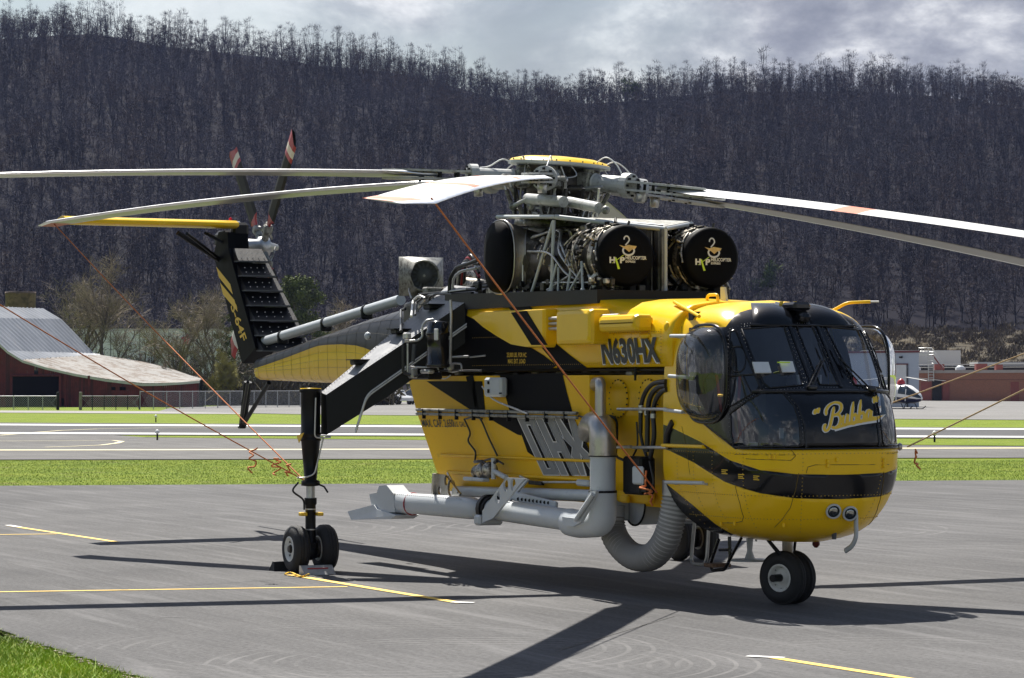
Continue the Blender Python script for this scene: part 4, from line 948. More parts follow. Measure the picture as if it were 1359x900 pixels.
# stabiliser
TS, RS = at(92, 296, y=-3.25), at(304, 299, y=.05)
b = MB(); rows = []
for k in range(9):
    t = k/8; y = .08-3.25*t; xq = -11.55+.12*t; z = 5.44; ch = 1.02-.16*t; 
    if k == 8: ch *= .82
    prof = [(0, 0), (.04, .045), (.15, .085), (.35, .10), (.7, .06), (1, .008), (1, -.008), (.7, -.035), (.35, -.06), (.15, -.06), (.04, -.035)]
    rows.append([Vector((xq+.35-ch*a, y, z+q*.95-.012*t)) for a, q in prof])
fixn(b.loft(rows, 0, True, True).obj('stabiliser', YEL, HELI))
MB().tube([at(236, 309, y=-1.1), at(290, 345, y=-.25)], .045, 7).tube([at(248, 310, y=-1.1), at(290, 343, y=-.25)], .03, 7).tube([at(272, 309, y=-.5), at(296, 322, y=-.25)], .03, 6).obj('stabiliser_strut', BLKM, HELI)
# tail rotor
TH = Vector((-12.33, .95, 5.11)); tr = MB().lathe([(-.55, .14), (-.1, .14), (-.08, .19), (.1, .19), (.14, .1), (.3, .05), (.32, 0)], TH, (0, 1, 0), 16); tro = tr.obj('tail_rotor_hub', ALU, HELI)
for a in (50, 130, 230, 310):
    c, s = math.cos(rad(a)), math.sin(rad(a)); d = Vector((c, 0, s)); n = Vector((-s, 0, c))
    MB().tube([TH+d*.1, TH+d*.5], .07, 8).box(TH+d*.42, (.16, .16, .16), Matrix.Rotation(rad(20), 3, 'Y'), bev=.03).tube([TH+n*.12+Vector((0, .2, 0))+d*.1, TH+n*.12+d*.48], .02, 6).obj('blade_grip', HGR, tro)
    bl = MB(); rr_ = [.5, .62, .7, 1.0, 1.5, 1.9, 2.02, 2.03, 2.12, 2.13, 2.27, 2.28, 2.43]
    rows = []
    for r in rr_:
        ch = .12 if r < .55 else .22 if r < .65 else .40
        rows.append([TH+d*(r+((.0) if r < 2.4 else (.09 if a_ > 0 else -.04)))+n*(ch*a_)+Vector((0, h, 0)) for a_, h in ((-.5, .0), (-.3, .022), (.2, .028), (.5, .0), (.2, -.028), (-.3, -.022))])
    mm_ = {0: 1, 1: 1, 2: 0, 3: 0, 4: 0, 5: 0, 6: 1, 7: 1, 8: 2, 9: 2, 10: 1, 11: 1}
    fixn(bl.loft(rows, 0, True, False, True, mis=lambda i, k: mm_[i]).obj('tail_rotor_blade', [M('tail_blade_black', (.012, .011, .010), .5, 0, .3, 5, spec=.2, dirt=((.04, .036, .03), 3, .62, .5)) if 'tail_blade_black' not in MATS else MATS['tail_blade_black'], REDP, CRM], HELI))
# ------------------------------------------------------------------ water tank
TL = [(2.70, -.93, 6.38, 1.14), (2.20, -.62, 6.38, 1.14), (1.62, -.36, 6.38, 1.04), (1.36, -.24, 6.38, 1.0), (1.08, -.12, 6.1, .90)]
def tring(l, w=0): z, a, b, y = l; r = .05; return [Vector((a, -y, z)), Vector((a+r, -y-0, z)), Vector((4.72, -y, z)), Vector((4.78, -y+w, z)), Vector((b, -y+w, z)), Vector((b, y, z)), Vector((a, y, z))]
tank = fixn(MB().loft([tring(l, .16) for l in TL], 0, True, False).obj('water_tank', YELT, HELI))
def tpl(u, v, off=.006, rec=0.0):
    """point on the tank side for a pixel: upright above the pipe, leaning in below it"""
    p = at(u, v, y=-1.14+rec-off)
    if p.z >= 2.20: return p
    for (z1, _, _, y1), (z0, _, _, y0) in zip(TL[1:], TL[2:]):
        n = Vector((0, -(z1-z0), (y1-y0))).normalized()*1.0; n = Vector((0, -(z1-z0), -(y1-y0))).normalized()
        q = at_pl(u, v, Vector((0, -y1-off+rec, z1)), n)
        if q.z >= z0-.0 or z0 == TL[-1][0]: return q
def tdec(name, px, mat, off=.006, par=tank, k=1):
    px = list(px); Q = []
    b = MB()
    # cut the outline at the fold lines so that the print follows the tank side
    for zt, zb_ in ((9, 2.20), (2.20, 1.62), (1.62, 1.36), (1.36, 0)):
        def vv(u, z):  # pixel height of fold z
            lo, hi = 440, 760
            for _ in range(30):
                m_ = (lo+hi)/2
                if tpl(u, m_).z > z: lo = m_
                else: hi = m_
            return lo
        out = []
        def clip(P, keep):
            R = []
            for i in range(len(P)):
                a, c = P[i-1], P[i]; ka, kc = keep(a), keep(c)
                if (ka > 0) != (kc > 0): t = ka/(ka-kc); R.append((a[0]+(c[0]-a[0])*t, a[1]+(c[1]-a[1])*t))
                if kc > 0: R.append(c)
            return R
        P = px
        if zb_ > 0: P = clip(P, lambda p: vv(p[0], zb_)-p[1])
        if P and zt < 9: P = clip(P, lambda p: p[1]-vv(p[0], zt))
        if len(P) > 2: b.add([tpl(u, v, off) for u, v in P], [tuple(range(len(P)))], 0)
    return b.obj(name, mat, par)
tdec('tank_stripe', [(566, 506), (640, 506), (644, 548), (630, 548), (626, 543)][:3]+[(642, 550), (632, 549)], BLKF)
tdec('tank_stripe', [(640, 549), (686, 549), (692, 578), (687, 577), (660, 562)], BLKF)
tdec('tank_stripe', [(663, 498), (677, 548), (760, 548), (752, 520), (746, 495)], BLKF)
tdec('tank_stripe', [(618, 500), (632, 548), (637, 551), (628, 498)], BLKF) 
tdec('tank_stripe', [(684, 554), (760, 554), (768, 590), (786, 620), (740, 628), (700, 600)], BLKF)
# big slanted logo letters: silver edge, grey fill, cut by the tank ribs
def tri_quads(name, polys, mat, off):
    b_ = MB()
    for P in polys:
        Q = [tpl(u, v, off) for u, v in P]; b_.add(Q, [tuple(range(len(Q)))], 0)
    return b_.obj(name, mat, tank)
def letter(px):
    tdec('logo_letter_edge', px, SIL, .010)
def grow(P, k): 
    cx = sum(p[0] for p in P)/len(P); cy = sum(p[1] for p in P)/len(P); return [(cx+(x-cx)*k, cy+(y-cy)*k) for x, y in P]
def stroke_poly(a, b, w): 
    (x0, y0), (x1, y1) = a, b; return [(x0-w, y0), (x0+w, y0), (x1+w, y1), (x1-w, y1)]
TOPV, BOTV = 556, 630
def LP(x, t):
    x = 686+(x-686)*.73; return (x+t*(BOTV-TOPV)*.46, TOPV+t*(BOTV-TOPV)-(1-0)*0+(x-700)*.01)
def bars(specs, w, mat, off, name):
    for (x0, t0, x1, t1, ww) in specs:
        a, b_ = LP(x0, t0), LP(x1, t1)
        if abs(t1-t0) < .2 and abs(x1-x0) > 5: P = [(a[0]-w, a[1]-ww), (b_[0]+w, b_[1]-ww), (b_[0]+w, b_[1]+ww), (a[0]-w, a[1]+ww)]
        else: P = [(a[0]-ww-w, a[1]-w), (a[0]+ww+w, a[1]-w), (b_[0]+ww+w, b_[1]+w), (b_[0]-ww-w, b_[1]+w)]
        tdec(name, P, mat, off)
def par(x0, x1, t0, t1, x2=None, x3=None):
    x2 = x1 if x2 is None else x2; x3 = x0 if x3 is None else x3; return [LP(x0, t0), LP(x1, t0), LP(x2, t1), LP(x3, t1)]
def lg(name, P, mat, off): tdec(name, P, mat, off)
for x0, x1 in ((688, 716), (720, 752), (756, 789)): lg('logo_letter_edge', par(x0-1.4, x1+1.4, -.02, 1.02), SIL, .010); lg('logo_letter', par(x0, x1, 0, 1), LGF, .014)
for P, Q in ((par(698.5, 706, .10, .90), par(700, 704.5, .12, .88)), (par(732, 740, -.02, .42), par(733.5, 738.5, -.02, .40)), (par(732, 740, .58, 1.02), par(733.5, 738.5, .60, 1.02)),
             ([LP(763, -.02), LP(781, -.02), LP(772, .40)], [LP(766, -.02), LP(778, -.02), LP(772, .34)]), ([LP(763, 1.02), LP(781, 1.02), LP(772, .60)], [LP(766, 1.02), LP(778, 1.02), LP(772, .66)]),
             ([LP(753.5, .30), LP(764, .5), LP(753.5, .70)], [LP(753.5, .34), LP(762, .5), LP(753.5, .66)]), ([LP(791.5, .30), LP(780, .5), LP(791.5, .70)], [LP(791.5, .34), LP(782, .5), LP(791.5, .66)])):
    lg('logo_slot_edge', P, SIL, .018); lg('logo_slot', Q, BLKF, .022)
textq('capacity_text', 'MAX. CAP. 2,650', [tpl(562, 568.5), tpl(604, 568.5), tpl(601, 556.5), tpl(559, 556.5)], BPR, tank, .004, .012); textq('capacity_text', 'U.S. GAL.', [tpl(603.5, 566.5), tpl(619, 566.5), tpl(617, 559.5), tpl(602, 559.5)], BPR, tank, .004, .01)
# ledges and pipe runs on the tank side
rb = []
for (u0, v0, u1, v1, r, mt) in ((585, 604, 790, 612, .022, YELT), (594, 627, 790, 637, .028, YELT), (603, 656, 790, 664, .03, YELT)):
    a, b_ = tpl(u0, v0, .01), tpl(u1, v1, .01); MB().tube([a, b_], r, 6).obj('tank_rib', mt, tank)
a, b_ = tpl(557, 549, .02), tpl(765, 551, .02); z_ = a.z; pr_ = MB()
for k in range(2): pr_.tube([Vector((a.x, -1.20, z_+.055-.055*k)), Vector((b_.x+.1, -1.20, z_+.055-.055*k))], .022, 7)
for k in range(9): pr_.box(Vector((a.x+.25+k*.55, -1.20, z_)), (.025, .05, .14), mi=1)
pr_.obj('tank_conduit', [HGR, BLKM], tank)
bx = MB().box(at(658, 514, y=-1.22), (.52, .12, .26), bev=.03); bx.obj('control_box', LG, tank); MB().box(at(648, 508, y=-1.29), (.03, .02, .04)).box(at(648, 519, y=-1.29), (.03, .02, .05)).box(at(664, 522, y=-1.29), (.05, .02, .02)).obj('box_latch', BLKM, tank)
for pts in ([(616, 556), (625, 575), (620, 585), (632, 600), (630, 612)], [(632, 548), (640, 560), (648, 580), (660, 605)], [(618, 556), (628, 553), (640, 556)], [(640, 612), (655, 608), (668, 616)], [(768, 552), (782, 556), (790, 580)]):
    P = [tpl(u, v, .04) for u, v in pts]; MB().tube(arc_pts(P, 5, .08), .013, 6).obj('hydraulic_line', HBLK, tank)
for y0, pts in ((.0, [(640, 513), (655, 530), (685, 543), (700, 549)]),):
    MB().tube(catm([at(u, v, y=-1.24) for u, v in pts], 5), .013, 6).obj('hydraulic_line', ALU, tank)
# tank front bay: hatches, hoses, conduits
def ty(u, v, off=.0): return at(u, v, y=-.985-off)
for u, v, r in ((822, 529, .24), (862, 529, .24)):
    c = ty(u, v); h = MB().lathe([(0, r), (.012, r), (.02, r*.93), (.02, r*.1), (.02, 0)], c, (0, -1, 0), 28)
    for k in range(20): a = 2*math.pi*k/20; h.box(c+Vector((math.cos(a)*r*.97, -.015, math.sin(a)*r*.97)), (.018, .018, .018), mi=1)
    h.obj('tank_hatch', [YELT, BLKM], tank)
for pts, r in (([(884, 506), (868, 509), (857, 520), (851, 540), (850, 575)], .028), ([(884, 512), (874, 514), (864, 525), (860, 545), (859, 600)], .032), ([(885, 517), (878, 520), (870, 532), (867, 550), (868, 580), (862, 612)], .03), ([(850, 575), (853, 590), (858, 606)], .02), ([(845, 560), (846, 590), (840, 606)], .012), ([(893, 560), (886, 575), (884, 592)], .04)):
    MB().tube(catm([ty(u, v, .12) for u, v in pts], 6), r, 8).obj('hydraulic_hose', HBLK, HELI)
fb_ = MB()
for u, v in ((851, 545), (859, 548), (867, 552), (851, 541), (859, 544)): fb_.cyl(ty(u, v+3, .12), ty(u, v-3, .12), .038, 8)
fb_.obj('hose_coupling', ALU, HELI)
for (u0, v0, u1, v1) in ((820, 543, 884, 543), (840, 594, 885, 594), (805, 594, 838, 593)): MB().tube([ty(u0, v0, .15), ty(u1, v1, .15)], .02, 7).obj('support_rod', ALU, tank)
for pts in ([(790, 552), (812, 552), (819, 558), (819, 580), (817, 606), (830, 612), (850, 610)], [(795, 556), (808, 556), (813, 562), (813, 590), (816, 612)], [(844, 470), (843, 505)]):
    MB().tube(arc_pts([ty(u, v, .06) for u, v in pts], 5, .07), .017, 6).obj('conduit_pipe', BLKM, tank)
pb = MB().box(ty(848, 631, .16), (.46, .22, .46), bev=.03); pbo = pb.obj('pump_housing', BLKM, tank); MB().box(ty(847, 631, .30), (.26, .04, .22), bev=.02).obj('pump_cover', LG, pbo)
for pts in ([(833, 612), (830, 640), (838, 650), (858, 652)], [(862, 612), (868, 640), (862, 655)]): MB().tube(arc_pts([ty(u, v, .24) for u, v in pts], 5, .06), .014, 6).obj('pump_line', HBLK, pbo)
MB().box(ty(842, 660, -.1), (.9, .1, .14), bev=.02).box(ty(830, 662, .0), (.2, .06, .1), bev=.02).obj('sump_bracket', YELT, tank)
c = at(842, 668, y=-.75); dr = MB(); dr.lathe([(0, .27), (0, .27), (.9, .27)], c, (0, 1, 0), 28); dr.add([c+Vector((math.cos(2*math.pi*k/28)*.27, 0, math.sin(2*math.pi*k/28)*.27)) for k in range(28)], [tuple(range(28))], 0); dr.tube([c+Vector((math.cos(a)*.275, 0, math.sin(a)*.275)) for a in np.linspace(0, 6.2, 28)], .014, 6, 1, closed=True)
fixn(dr.obj('drop_door_drum', [LG, BLKM], tank)); MB().box(at(818, 672, y=-.9), (.16, .3, .36), bev=.02).obj('door_bracket', LG, tank)
# fill pipe: breather, steel elbow, grey riser, lower elbow
PY = -1.42
a = lambda u, v, y=PY: at(u, v, y=y)
MB().tube(arc_pts([a(790, 516, -1.0), a(790, 508, -1.15), a(797, 507, PY), a(797, 560, PY)], 6, .1), .068, 12).obj('breather_pipe', STL, tank)
MB().tube(arc_pts([a(783, 572, -1.0), a(783, 569, -1.25), a(800, 572, PY), a(800, 606, PY)][0:1]+[a(788, 562, -1.3), a(800, 566, PY), a(800, 604, PY)], 8, .25), .165, 20).tube([a(800, 602), a(800, 604.5)], .18, 20).obj('steel_elbow', STL, tank)
fp = MB().tube([a(800, 604), a(800, 652)], .158, 22); fp.tube([a(800, 604), a(800, 606)], .175, 22, 1).tube([a(800, 651), a(800, 654)], .175, 22, 1); fp.obj('fill_pipe', [LG, BLKM], tank)
MB().tube(arc_pts([a(800, 654), a(800, 694), a(770, 696), a(757, 693)], 10, .35), .172, 22).obj('fill_elbow', LG, tank)
MB().tube([a(798, 716-22), a(786, 700)], .03, 6).obj('hose_clamp', BLKM, tank) if False else None
# snorkel boom folded along the tank
B0, B1, B2, B3 = a(760, 691), a(655, 676), a(640, 675), a(515, 665)
MB().tube([B0, B1], .14, 20).obj('snorkel_tube', LG, tank)
MB().tube([a(790, 650, -1.15), a(700, 650, -1.15), a(520, 650, -1.15)][:0]+[at(792, 658, y=-1.12), at(606, 652, y=-1.0)], .075, 12).obj('brace_tube', LG, tank)
b = MB().tube([B1, a(646, 675)], .17, 18); b.tube([a(652, 675), a(648, 675)], .19, 18); b.obj('snorkel_joint', BLKM, tank)
dvx = (B3-B2); b = MB(); rw = []
for t, w, h in ((0, .09, .11), (.07, .13, .135), (.12, .14, .15), (.75, .135, .145), (.92, .12, .17), (1.0, .11, .17), (1.12, .09, .12)):
    p = B2+dvx*t; r_ = []
    for k in range(16):
        an = 2*math.pi*k/16; e = .75; r_.append(p+Vector((0, math.copysign(abs(math.cos(an))**e, math.cos(an))*w, math.copysign(abs(math.sin(an))**e, math.sin(an))*h+(h-.16)*.6)))
    rw.append(r_)
sn = fixn(b.loft(rw, 0, True, True).obj('snorkel_arm', LG, tank))
fixn(MB().prism([a(490, 656, PY-.13), a(500, 654, PY-.13), a(503, 645, PY-.13), a(513, 644, PY-.13), a(522, 655, PY-.13), a(524, 680, PY-.13), a(500, 680, PY-.13), a(494, 676, PY-.13)], (0, .26, 0)).obj('snorkel_head', LG, sn))
MB().tube([a(547, 655, PY)+Vector((0, 0, .0)), a(549, 682, PY)][:0]+[Vector((a(548, 668).x, PY+.142*math.cos(t), a(548, 669).z+.152*math.sin(t))) for t in np.linspace(0, 6.28, 22)], .012, 5).obj('red_band', REDP, sn)
fixn(MB().prism([a(461, 679, PY-.2), a(496, 670, PY-.16), a(500, 676, PY-.16), (a(526, 684, PY-.16)), a(518, 689, PY-.16), a(466, 690, PY-.2)], (0, .36, 0)).obj('scoop_lip', LG, sn))
rvs = MB()
for k in range(34): p = B2+dvx*(.12+.74*k/33); rvs.box(p+Vector((0, -.14, .115)), (.012, .012, .012))
rvs.obj('rivets', ALU, sn, kind='stuff')
# hangers with lightening holes (dark discs are real holes: ring built around them)
def holed(outline, holes, y, th, name, mat=LG):
    vs = []; es = []
    P3 = [at(u, v, y=y) for u, v in outline]; pts = [(p.x, p.z) for p in P3]
    def addl(L_):
        o = len(vs); vs.extend([Vector(q) for q in L_]); es.extend([(o+i, o+(i+1) % len(L_)) for i in range(len(L_))])
    addl(pts); HP = []
    for (u, v, r) in holes:
        c = at(u, v, y=y); hp = [(c.x+r*math.cos(t), c.z+r*1.15*math.sin(t)) for t in np.linspace(0, 2*math.pi, 17)[:-1]]; addl(hp); HP.append(hp)
    r_ = delaunay_2d_cdt(vs, es, [], 0, 1e-5); V, F = r_[0], r_[2]; keep = []
    for f in F:
        c = (sum(V[k].x for k in f)/3, sum(V[k].y for k in f)/3)
        if inside(c, pts) and not any(inside(c, h) for h in HP): keep.append(tuple(f))
    b = MB(); n = len(V); b.add([(v.x, y, v.y) for v in V]+[(v.x, y+th, v.y) for v in V], keep+[tuple(k+n for k in reversed(f)) for f in keep]); 
    for loop in [pts]+HP:
        L_ = [(x, y, z) for x, z in loop]; m = len(L_); b.add(L_+[(x, y+th, z) for x, _, z in L_], [(i, (i+1) % m, m+(i+1) % m, m+i) for i in range(m)])
    return fixn(b.obj(name, mat, tank))
holed([(672, 634), (697, 635), (691, 641), (654, 688), (640, 694), (640, 678), (647, 668)], [(671, 643.5, .075), (681, 643.5, .075), (660, 659.5, .075)], -1.62, .03, 'snorkel_hanger')
holed([(686, 640), (697, 635), (700, 637), (656, 690), (648, 690)], [], -1.30, .03, 'snorkel_hanger'); MB().box(a(648, 690, -1.46), (.18, .36, .14), bev=.03).obj('hanger_foot', LG, tank)
holed([(580, 629), (590, 630), (610, 655), (609, 658), (590, 660), (575, 667)], [(592, 638, .06), (598, 648, .10), (583, 651, .05)], -1.30, .03, 'rear_hanger', STL)
MB().box(a(577, 648, -1.32), (.05, .09, .42), Matrix.Rotation(.14, 3, 'Y'), bev=.01).obj('hanger_edge', STL, tank)
MB().tube([a(594, 628, -1.2), a(608, 654, -1.3)], .018, 6).obj('hanger_rod', STL, tank)
fixn(MB().prism([a(783, 652, -1.66), a(791, 652, -1.66), a(789, 660, -1.66), (a(770, 694, -1.66)), a(760, 699, -1.66), a(747, 697, -1.66), a(746, 686, -1.66), a(764, 688, -1.66)], (0, .04, 0)).obj('elbow_bracket', LG, tank))
MB().tube([a(787, 656, -1.69), a(764, 690, -1.69)], .03, 6).obj('bracket_rod', LG, tank)
p_ = MB().box(a(710, 665, -1.3), (1.25, .05, .12), Matrix.Rotation(.07, 3, 'Y'), bev=.015); p_.obj('latch_rail', LG, tank)
for k in range(9): MB().cyl(a(688+k*5, 662.3+k*.65, -1.326), a(688+k*5, 662.3+k*.65, -1.33), .022, 8).obj('rail_hole_disc', DK, tank)  # dark discs painted as shaded holes; the rail itself is solid
b = MB().box(a(632, 636, -1.35), (.62, .12, .05), bev=.015).tube([a(628, 636, -1.35), a(652, 628, -1.2)], .03, 6).tube([a(655, 608, -1.3), a(655, 636, -1.3)], .035, 7).tube([a(655, 625, -1.3), a(672, 634, -1.3)], .035, 7); wch = b.obj('winch_frame', LG, tank)
c = a(643, 625, -1.3); MB().lathe([(-.24, 0), (-.24, .09), (-.2, .10), (-.19, .07), (-.05, .07), (-.04, .12), (.0, .12), (.01, .07), (.14, .07), (.15, .11), (.2, .11), (.2, 0)], c, (1, 0, .1), 18).obj('winch_drum', ENL, wch); MB().tube([a(630, 613, -1.3), a(640, 612, -1.35), a(648, 618, -1.3), a(660, 612, -1.3)], .022, 6).obj('winch_hose', HBLK, wch)
MB().tube([tpl(690, 632, .05), tpl(705, 640, .06), tpl(740, 640, .06), tpl(770, 640, .06), tpl(785, 641, .06)], .016, 6).box(tpl(712, 641, .07), (.4, .05, .05), mi=1, bev=.01).obj('lower_conduit', [ALU, BLKM], tank)
MB().box(tpl(775, 641, .08), (.34, .07, .08), bev=.02).obj('conduit_fitting', LG, tank)
# ribbed suction hose hanging in a loop
HP_ = catm([at(810, 684, y=-1.0), at(817, 714, y=-1.0), at(838, 737, y=-1.0), at(864, 739, y=-1.0), at(883, 718, y=-.98), at(892, 688, y=-.95), at(898, 655, y=-.9)], 13); rads = [.185+.009*((i*1.0) % 2) for i in range(len(HP_))]
L_ = 0; HQ = []; 
for i in range(len(HP_)-1):
    n_ = 1
    for k in range(n_): HQ.append(HP_[i].lerp(HP_[i+1], k/n_))
HQ.append(HP_[-1]); MB().tube(HQ, [.148+.022*(i % 2) for i in range(len(HQ))], 20).obj('suction_hose', [HOSE, M('hose_groove_shade', (.26, .255, .245), .7)], HELI); hs_ = bpy.data.objects['suction_hose'].data
for i_, p_ in enumerate(hs_.polygons): p_.material_index = (i_//20) % 2 if i_ < 20*(len(HQ)-1) else 0  # alternate rings darkened: groove shade put into the hose colour
MB().tube([HQ[0]+Vector((0, 0, .12)), HQ[0]+Vector((0, 0, -.05))], .18, 20).obj('hose_collar', LG, HELI); MB().tube([HQ[-1]+Vector((0, 0, -.02)), HQ[-1]+Vector((0, 0, .16))], .175, 20).obj('hose_collar', ALU, HELI)
# ------------------------------------------------------------------ landing gear
def tyre(name, c, R, w, par, out=1, hub=.20):
    r = .085; pr = [(-w/2+.02, hub), (-w/2, hub+.03), (-w/2-.005, R*.72), (-w/2+.02, R*.9), (-w/2+.06, R*.975), (-w*.22, R), (-w*.2, R-.012), (-w*.17, R-.012), (-w*.15, R), (-.012, R+.002), (-.008, R-.01), (.008, R-.01), (.012, R+.002), (w*.15, R), (w*.17, R-.012), (w*.2, R-.012), (w*.22, R), (w/2-.06, R*.975), (w/2-.02, R*.9), (w/2+.005, R*.72), (w/2, hub+.03), (w/2-.02, hub)]
    t = MB().lathe(pr, c, (0, 1, 0), 40).obj(name, RUB, par)
    h = MB().lathe([(-w/2+.01, hub+.01), (-w/2+.0, hub-.01), (-w/2+.05, hub-.03), (-w/2+.08, .11), (-w/2+.05, .09), (-w/2+.03, .05), (-w/2+.01, .0)], c, (0, 1, 0), 24, mi=0)
    h.lathe([(w/2-.01, hub+.01), (w/2-.0, hub-.01), (w/2-.05, hub-.03), (w/2-.08, .11), (w/2-.05, .09), (w/2-.03, .05), (w/2-.01, .0)], c, (0, 1, 0), 24, mi=0)
    for sd in (-1, 1):
        for k in range(8): a_ = 2*math.pi*k/8; h.box(Vector(c)+Vector((math.cos(a_)*.135, sd*(w/2-.062), math.sin(a_)*.135)), (.028, .03, .028), mi=1)
        h.cyl(Vector(c)+Vector((0, sd*(w/2-.05), 0)), Vector(c)+Vector((0, sd*(w/2+.0), 0)), .045, 10, mi=1)
    h.obj('wheel_hub', [HUBW, ENG], t); return t
def main_gear(sd):
    g = empty('main_landing_gear'); g.parent = HELI; Y = sd*3.01
    tyre('tyre', (0, Y-.21, .325), .325, .23, g, hub=.165); tyre('tyre', (0, Y+.21, .325), .325, .23, g, hub=.165)
    top = 2.52
    MB().lathe([(0, .15), (.03, .16), (.06, .135), (.60, .135), (.61, .145), (.63, .145), (.64, .135), (.68, .135), (.69, .145), (.71, .145), (.72, .132), (1.25, .085), (1.27, .13), (1.33, .13), (1.34, .05)], (0, Y, top), (0, 0, -1), 24).obj('strut_housing', BLKM, g)
    MB().lathe([(0, .145), (-.02, .145), (-.025, 0)], (0, Y, top-.01), (0, 0, -1), 24).obj('strut_cap', YELP, g)
    MB().cyl((0, Y, 1.22), (0, Y, .98), .062, 16).obj('oleo_piston', ALU, g)
    MB().lathe([(0, .085), (.08, .085), (.10, .072), (.68, .072), (.7, .10), (.82, .10), (.86, .0)], (0, Y, 1.02), (0, 0, -1), 18).cyl((0, Y-.30, .325), (0, Y+.30, .325), .06, 12).box((0, Y, .33), (.16, .16, .2), bev=.03).cyl((0, Y-.16, .325), (0, Y-.07, .325), .13, 18, 1).cyl((0, Y+.07, .325), (0, Y+.16, .325), .13, 18, 1).obj('axle_fork', [BLKM, ENG], g)
    for z in (.58, .86): MB().cyl((0, Y, z), (0, Y, z+.015), .077, 16).obj('strut_band', ALU, g)
    MB().box((.02, Y-.12*1, .80), (.10, .10, .05), bev=.01).box((.08, Y+.10, .80), (.12, .08, .05), bev=.01).obj('tiedown_ring', YPR, g)
    MB().prism([Vector((-.02, Y-.19, 1.88)), Vector((.16, Y-.16, 1.92)), Vector((.06, Y-.19, 1.78))], (0, -.01, 0)).obj('warning_decal', YPR, g)
    # beam running in and up to the body
    def mq(p): return Vector((p.x, p.y*(-sd), p.z))
    oTR, oTL, oBR = at(433, 524, y=-2.86), at(426, 521, y=-2.86), at(434, 577, y=-2.86); iTR, iTL, iBR = at(622, 398, y=-1.06), at(578, 393, y=-1.06), at(622, 452, y=-1.06)
    oBL = Vector((oTL.x, oTL.y, oBR.z)); iBL = Vector((iTL.x, iTL.y, iBR.z)); R0, R2 = [mq(p) for p in (oBL, oBR, oTR, oTL)], [mq(p) for p in (iBL, iBR, iTR, iTL)]
    rings = [R0, [a_.lerp(b_, .4)+Vector((0, 0, -.03*(q < 2))) for q, (a_, b_) in enumerate(zip(R0, R2))], R2, [b_+(b_-a_)*.12 for a_, b_ in zip(R0, R2)]]
    d = R2[2]-R0[2]; t_ = d.normalized(); nx = Vector((1, 0, 0)); nx = (nx-t_*nx.dot(t_)).normalized(); nz = t_.cross(nx); nz = nz if nz.z > 0 else -nz
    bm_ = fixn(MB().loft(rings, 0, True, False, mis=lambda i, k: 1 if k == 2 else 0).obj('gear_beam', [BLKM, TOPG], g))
    rvb = MB()
    for k in range(46):
        t = k/45; P = [rings[0][q].lerp(rings[2][q], t) for q in range(4)]
        for q, o in ((2, -nx*.05), (3, nx*.05)): rvb.box(P[q]+o+nz*.002, (.010, .010, .008))
    rvb.obj('rivets', BLKM, bm_, kind='stuff')
    for t in (.30, .62, .88):
        P = [rings[0][q].lerp(rings[2][q], t) for q in range(4)]; c = (P[2]+P[3])/2; MB().box(c-nx*.10+nz*.02, (.16+.1*t, .26, .08), bev=.02).box(c-nx*.10+nz*.06, (.22+.1*t, .3, .015)).obj('access_step', BLKM, bm_)
    fr = lambda t, f: (rings[0][1].lerp(rings[2][1], t)).lerp(rings[0][2].lerp(rings[2][2], t), f)+nx*.035
    for f in (.36, .30): MB().tube(arc_pts([fr(1.0, f+.1), fr(.28, f), fr(.20, f-.2)+Vector((0, 0, -.28))], 6, .1), .014, 6).obj('brake_line', ALU, g)
    MB().tube(arc_pts([Vector((.19, Y, 2.4)), Vector((.20, Y+.02*sd, 1.85)), Vector((.24, Y-.2*sd, 1.86))], 5, .06), .012, 6).obj('brake_line', ALU, g)
    MB().tube(arc_pts([Vector((.22, Y-.1*sd, 1.85)), Vector((.15, Y, 1.35)), Vector((.08, Y-.12, 1.30)), Vector((0, Y-.2, 1.30))], 5, .06), .012, 6).obj('brake_line', ALU, g)
    MB().tube(catm([Vector((.0, Y-.18, 1.24)), Vector((.0, Y-.26, 1.12)), Vector((.02, Y-.12, 1.0)), Vector((.02, Y-.1, .86))], 6), .014, 6).obj('brake_line', HBLK, g)
    MB().tube([(0.0, Y, 1.26), (.2, Y+.12, 1.18), (.24, Y+.16, 1.10)], .014, 5).obj('gear_handle', BLKM, g)
    return g
main_gear(-1); main_gear(1)
# nose gear
g = empty('nose_landing_gear'); g.parent = HELI; NX = 0.0
tyre('tyre', (NX, -.095, .315), .315, .165, g, hub=.155); tyre('tyre', (NX, .095, .315), .315, .165, g, hub=.155)
MB().lathe([(0, .16), (.06, .17), (.09, .07), (.12, .065), (.34, .065), (.35, .11), (.44, .10), (.5, .06), (.6, .05)], (NX, 0, .92), (0, 0, -1), 18, mis=[0, 0, 0, 1, 1, 0, 0, 0]).cyl((NX, -.30, .318), (NX, .30, .318), .045, 10).obj('nose_strut', [BLKM, ALU], g)
MB().tube([(NX-.02, -.1, .82), (NX-.04, -.32, .76), (NX, -.1, .55)], .03, 6).tube([(NX+.1, .1, .86), (NX+.22, .18, .84)], .02, 6).box((NX, 0, .86), (.3, .42, .05), bev=.015).obj('torque_link', BLKM, g)
g.location = (7.58, 0, 0); g.rotation_euler = (0, 0, rad(22))
# centre-line dark box and steps on the far side (seen under the cabin)
MB().tube([(6.7, .5, .95), (6.75, .5, .55), (6.9, .5, .5), (7.0, .5, .95)], .02, 6).obj('boarding_step', BLKM, HELI)
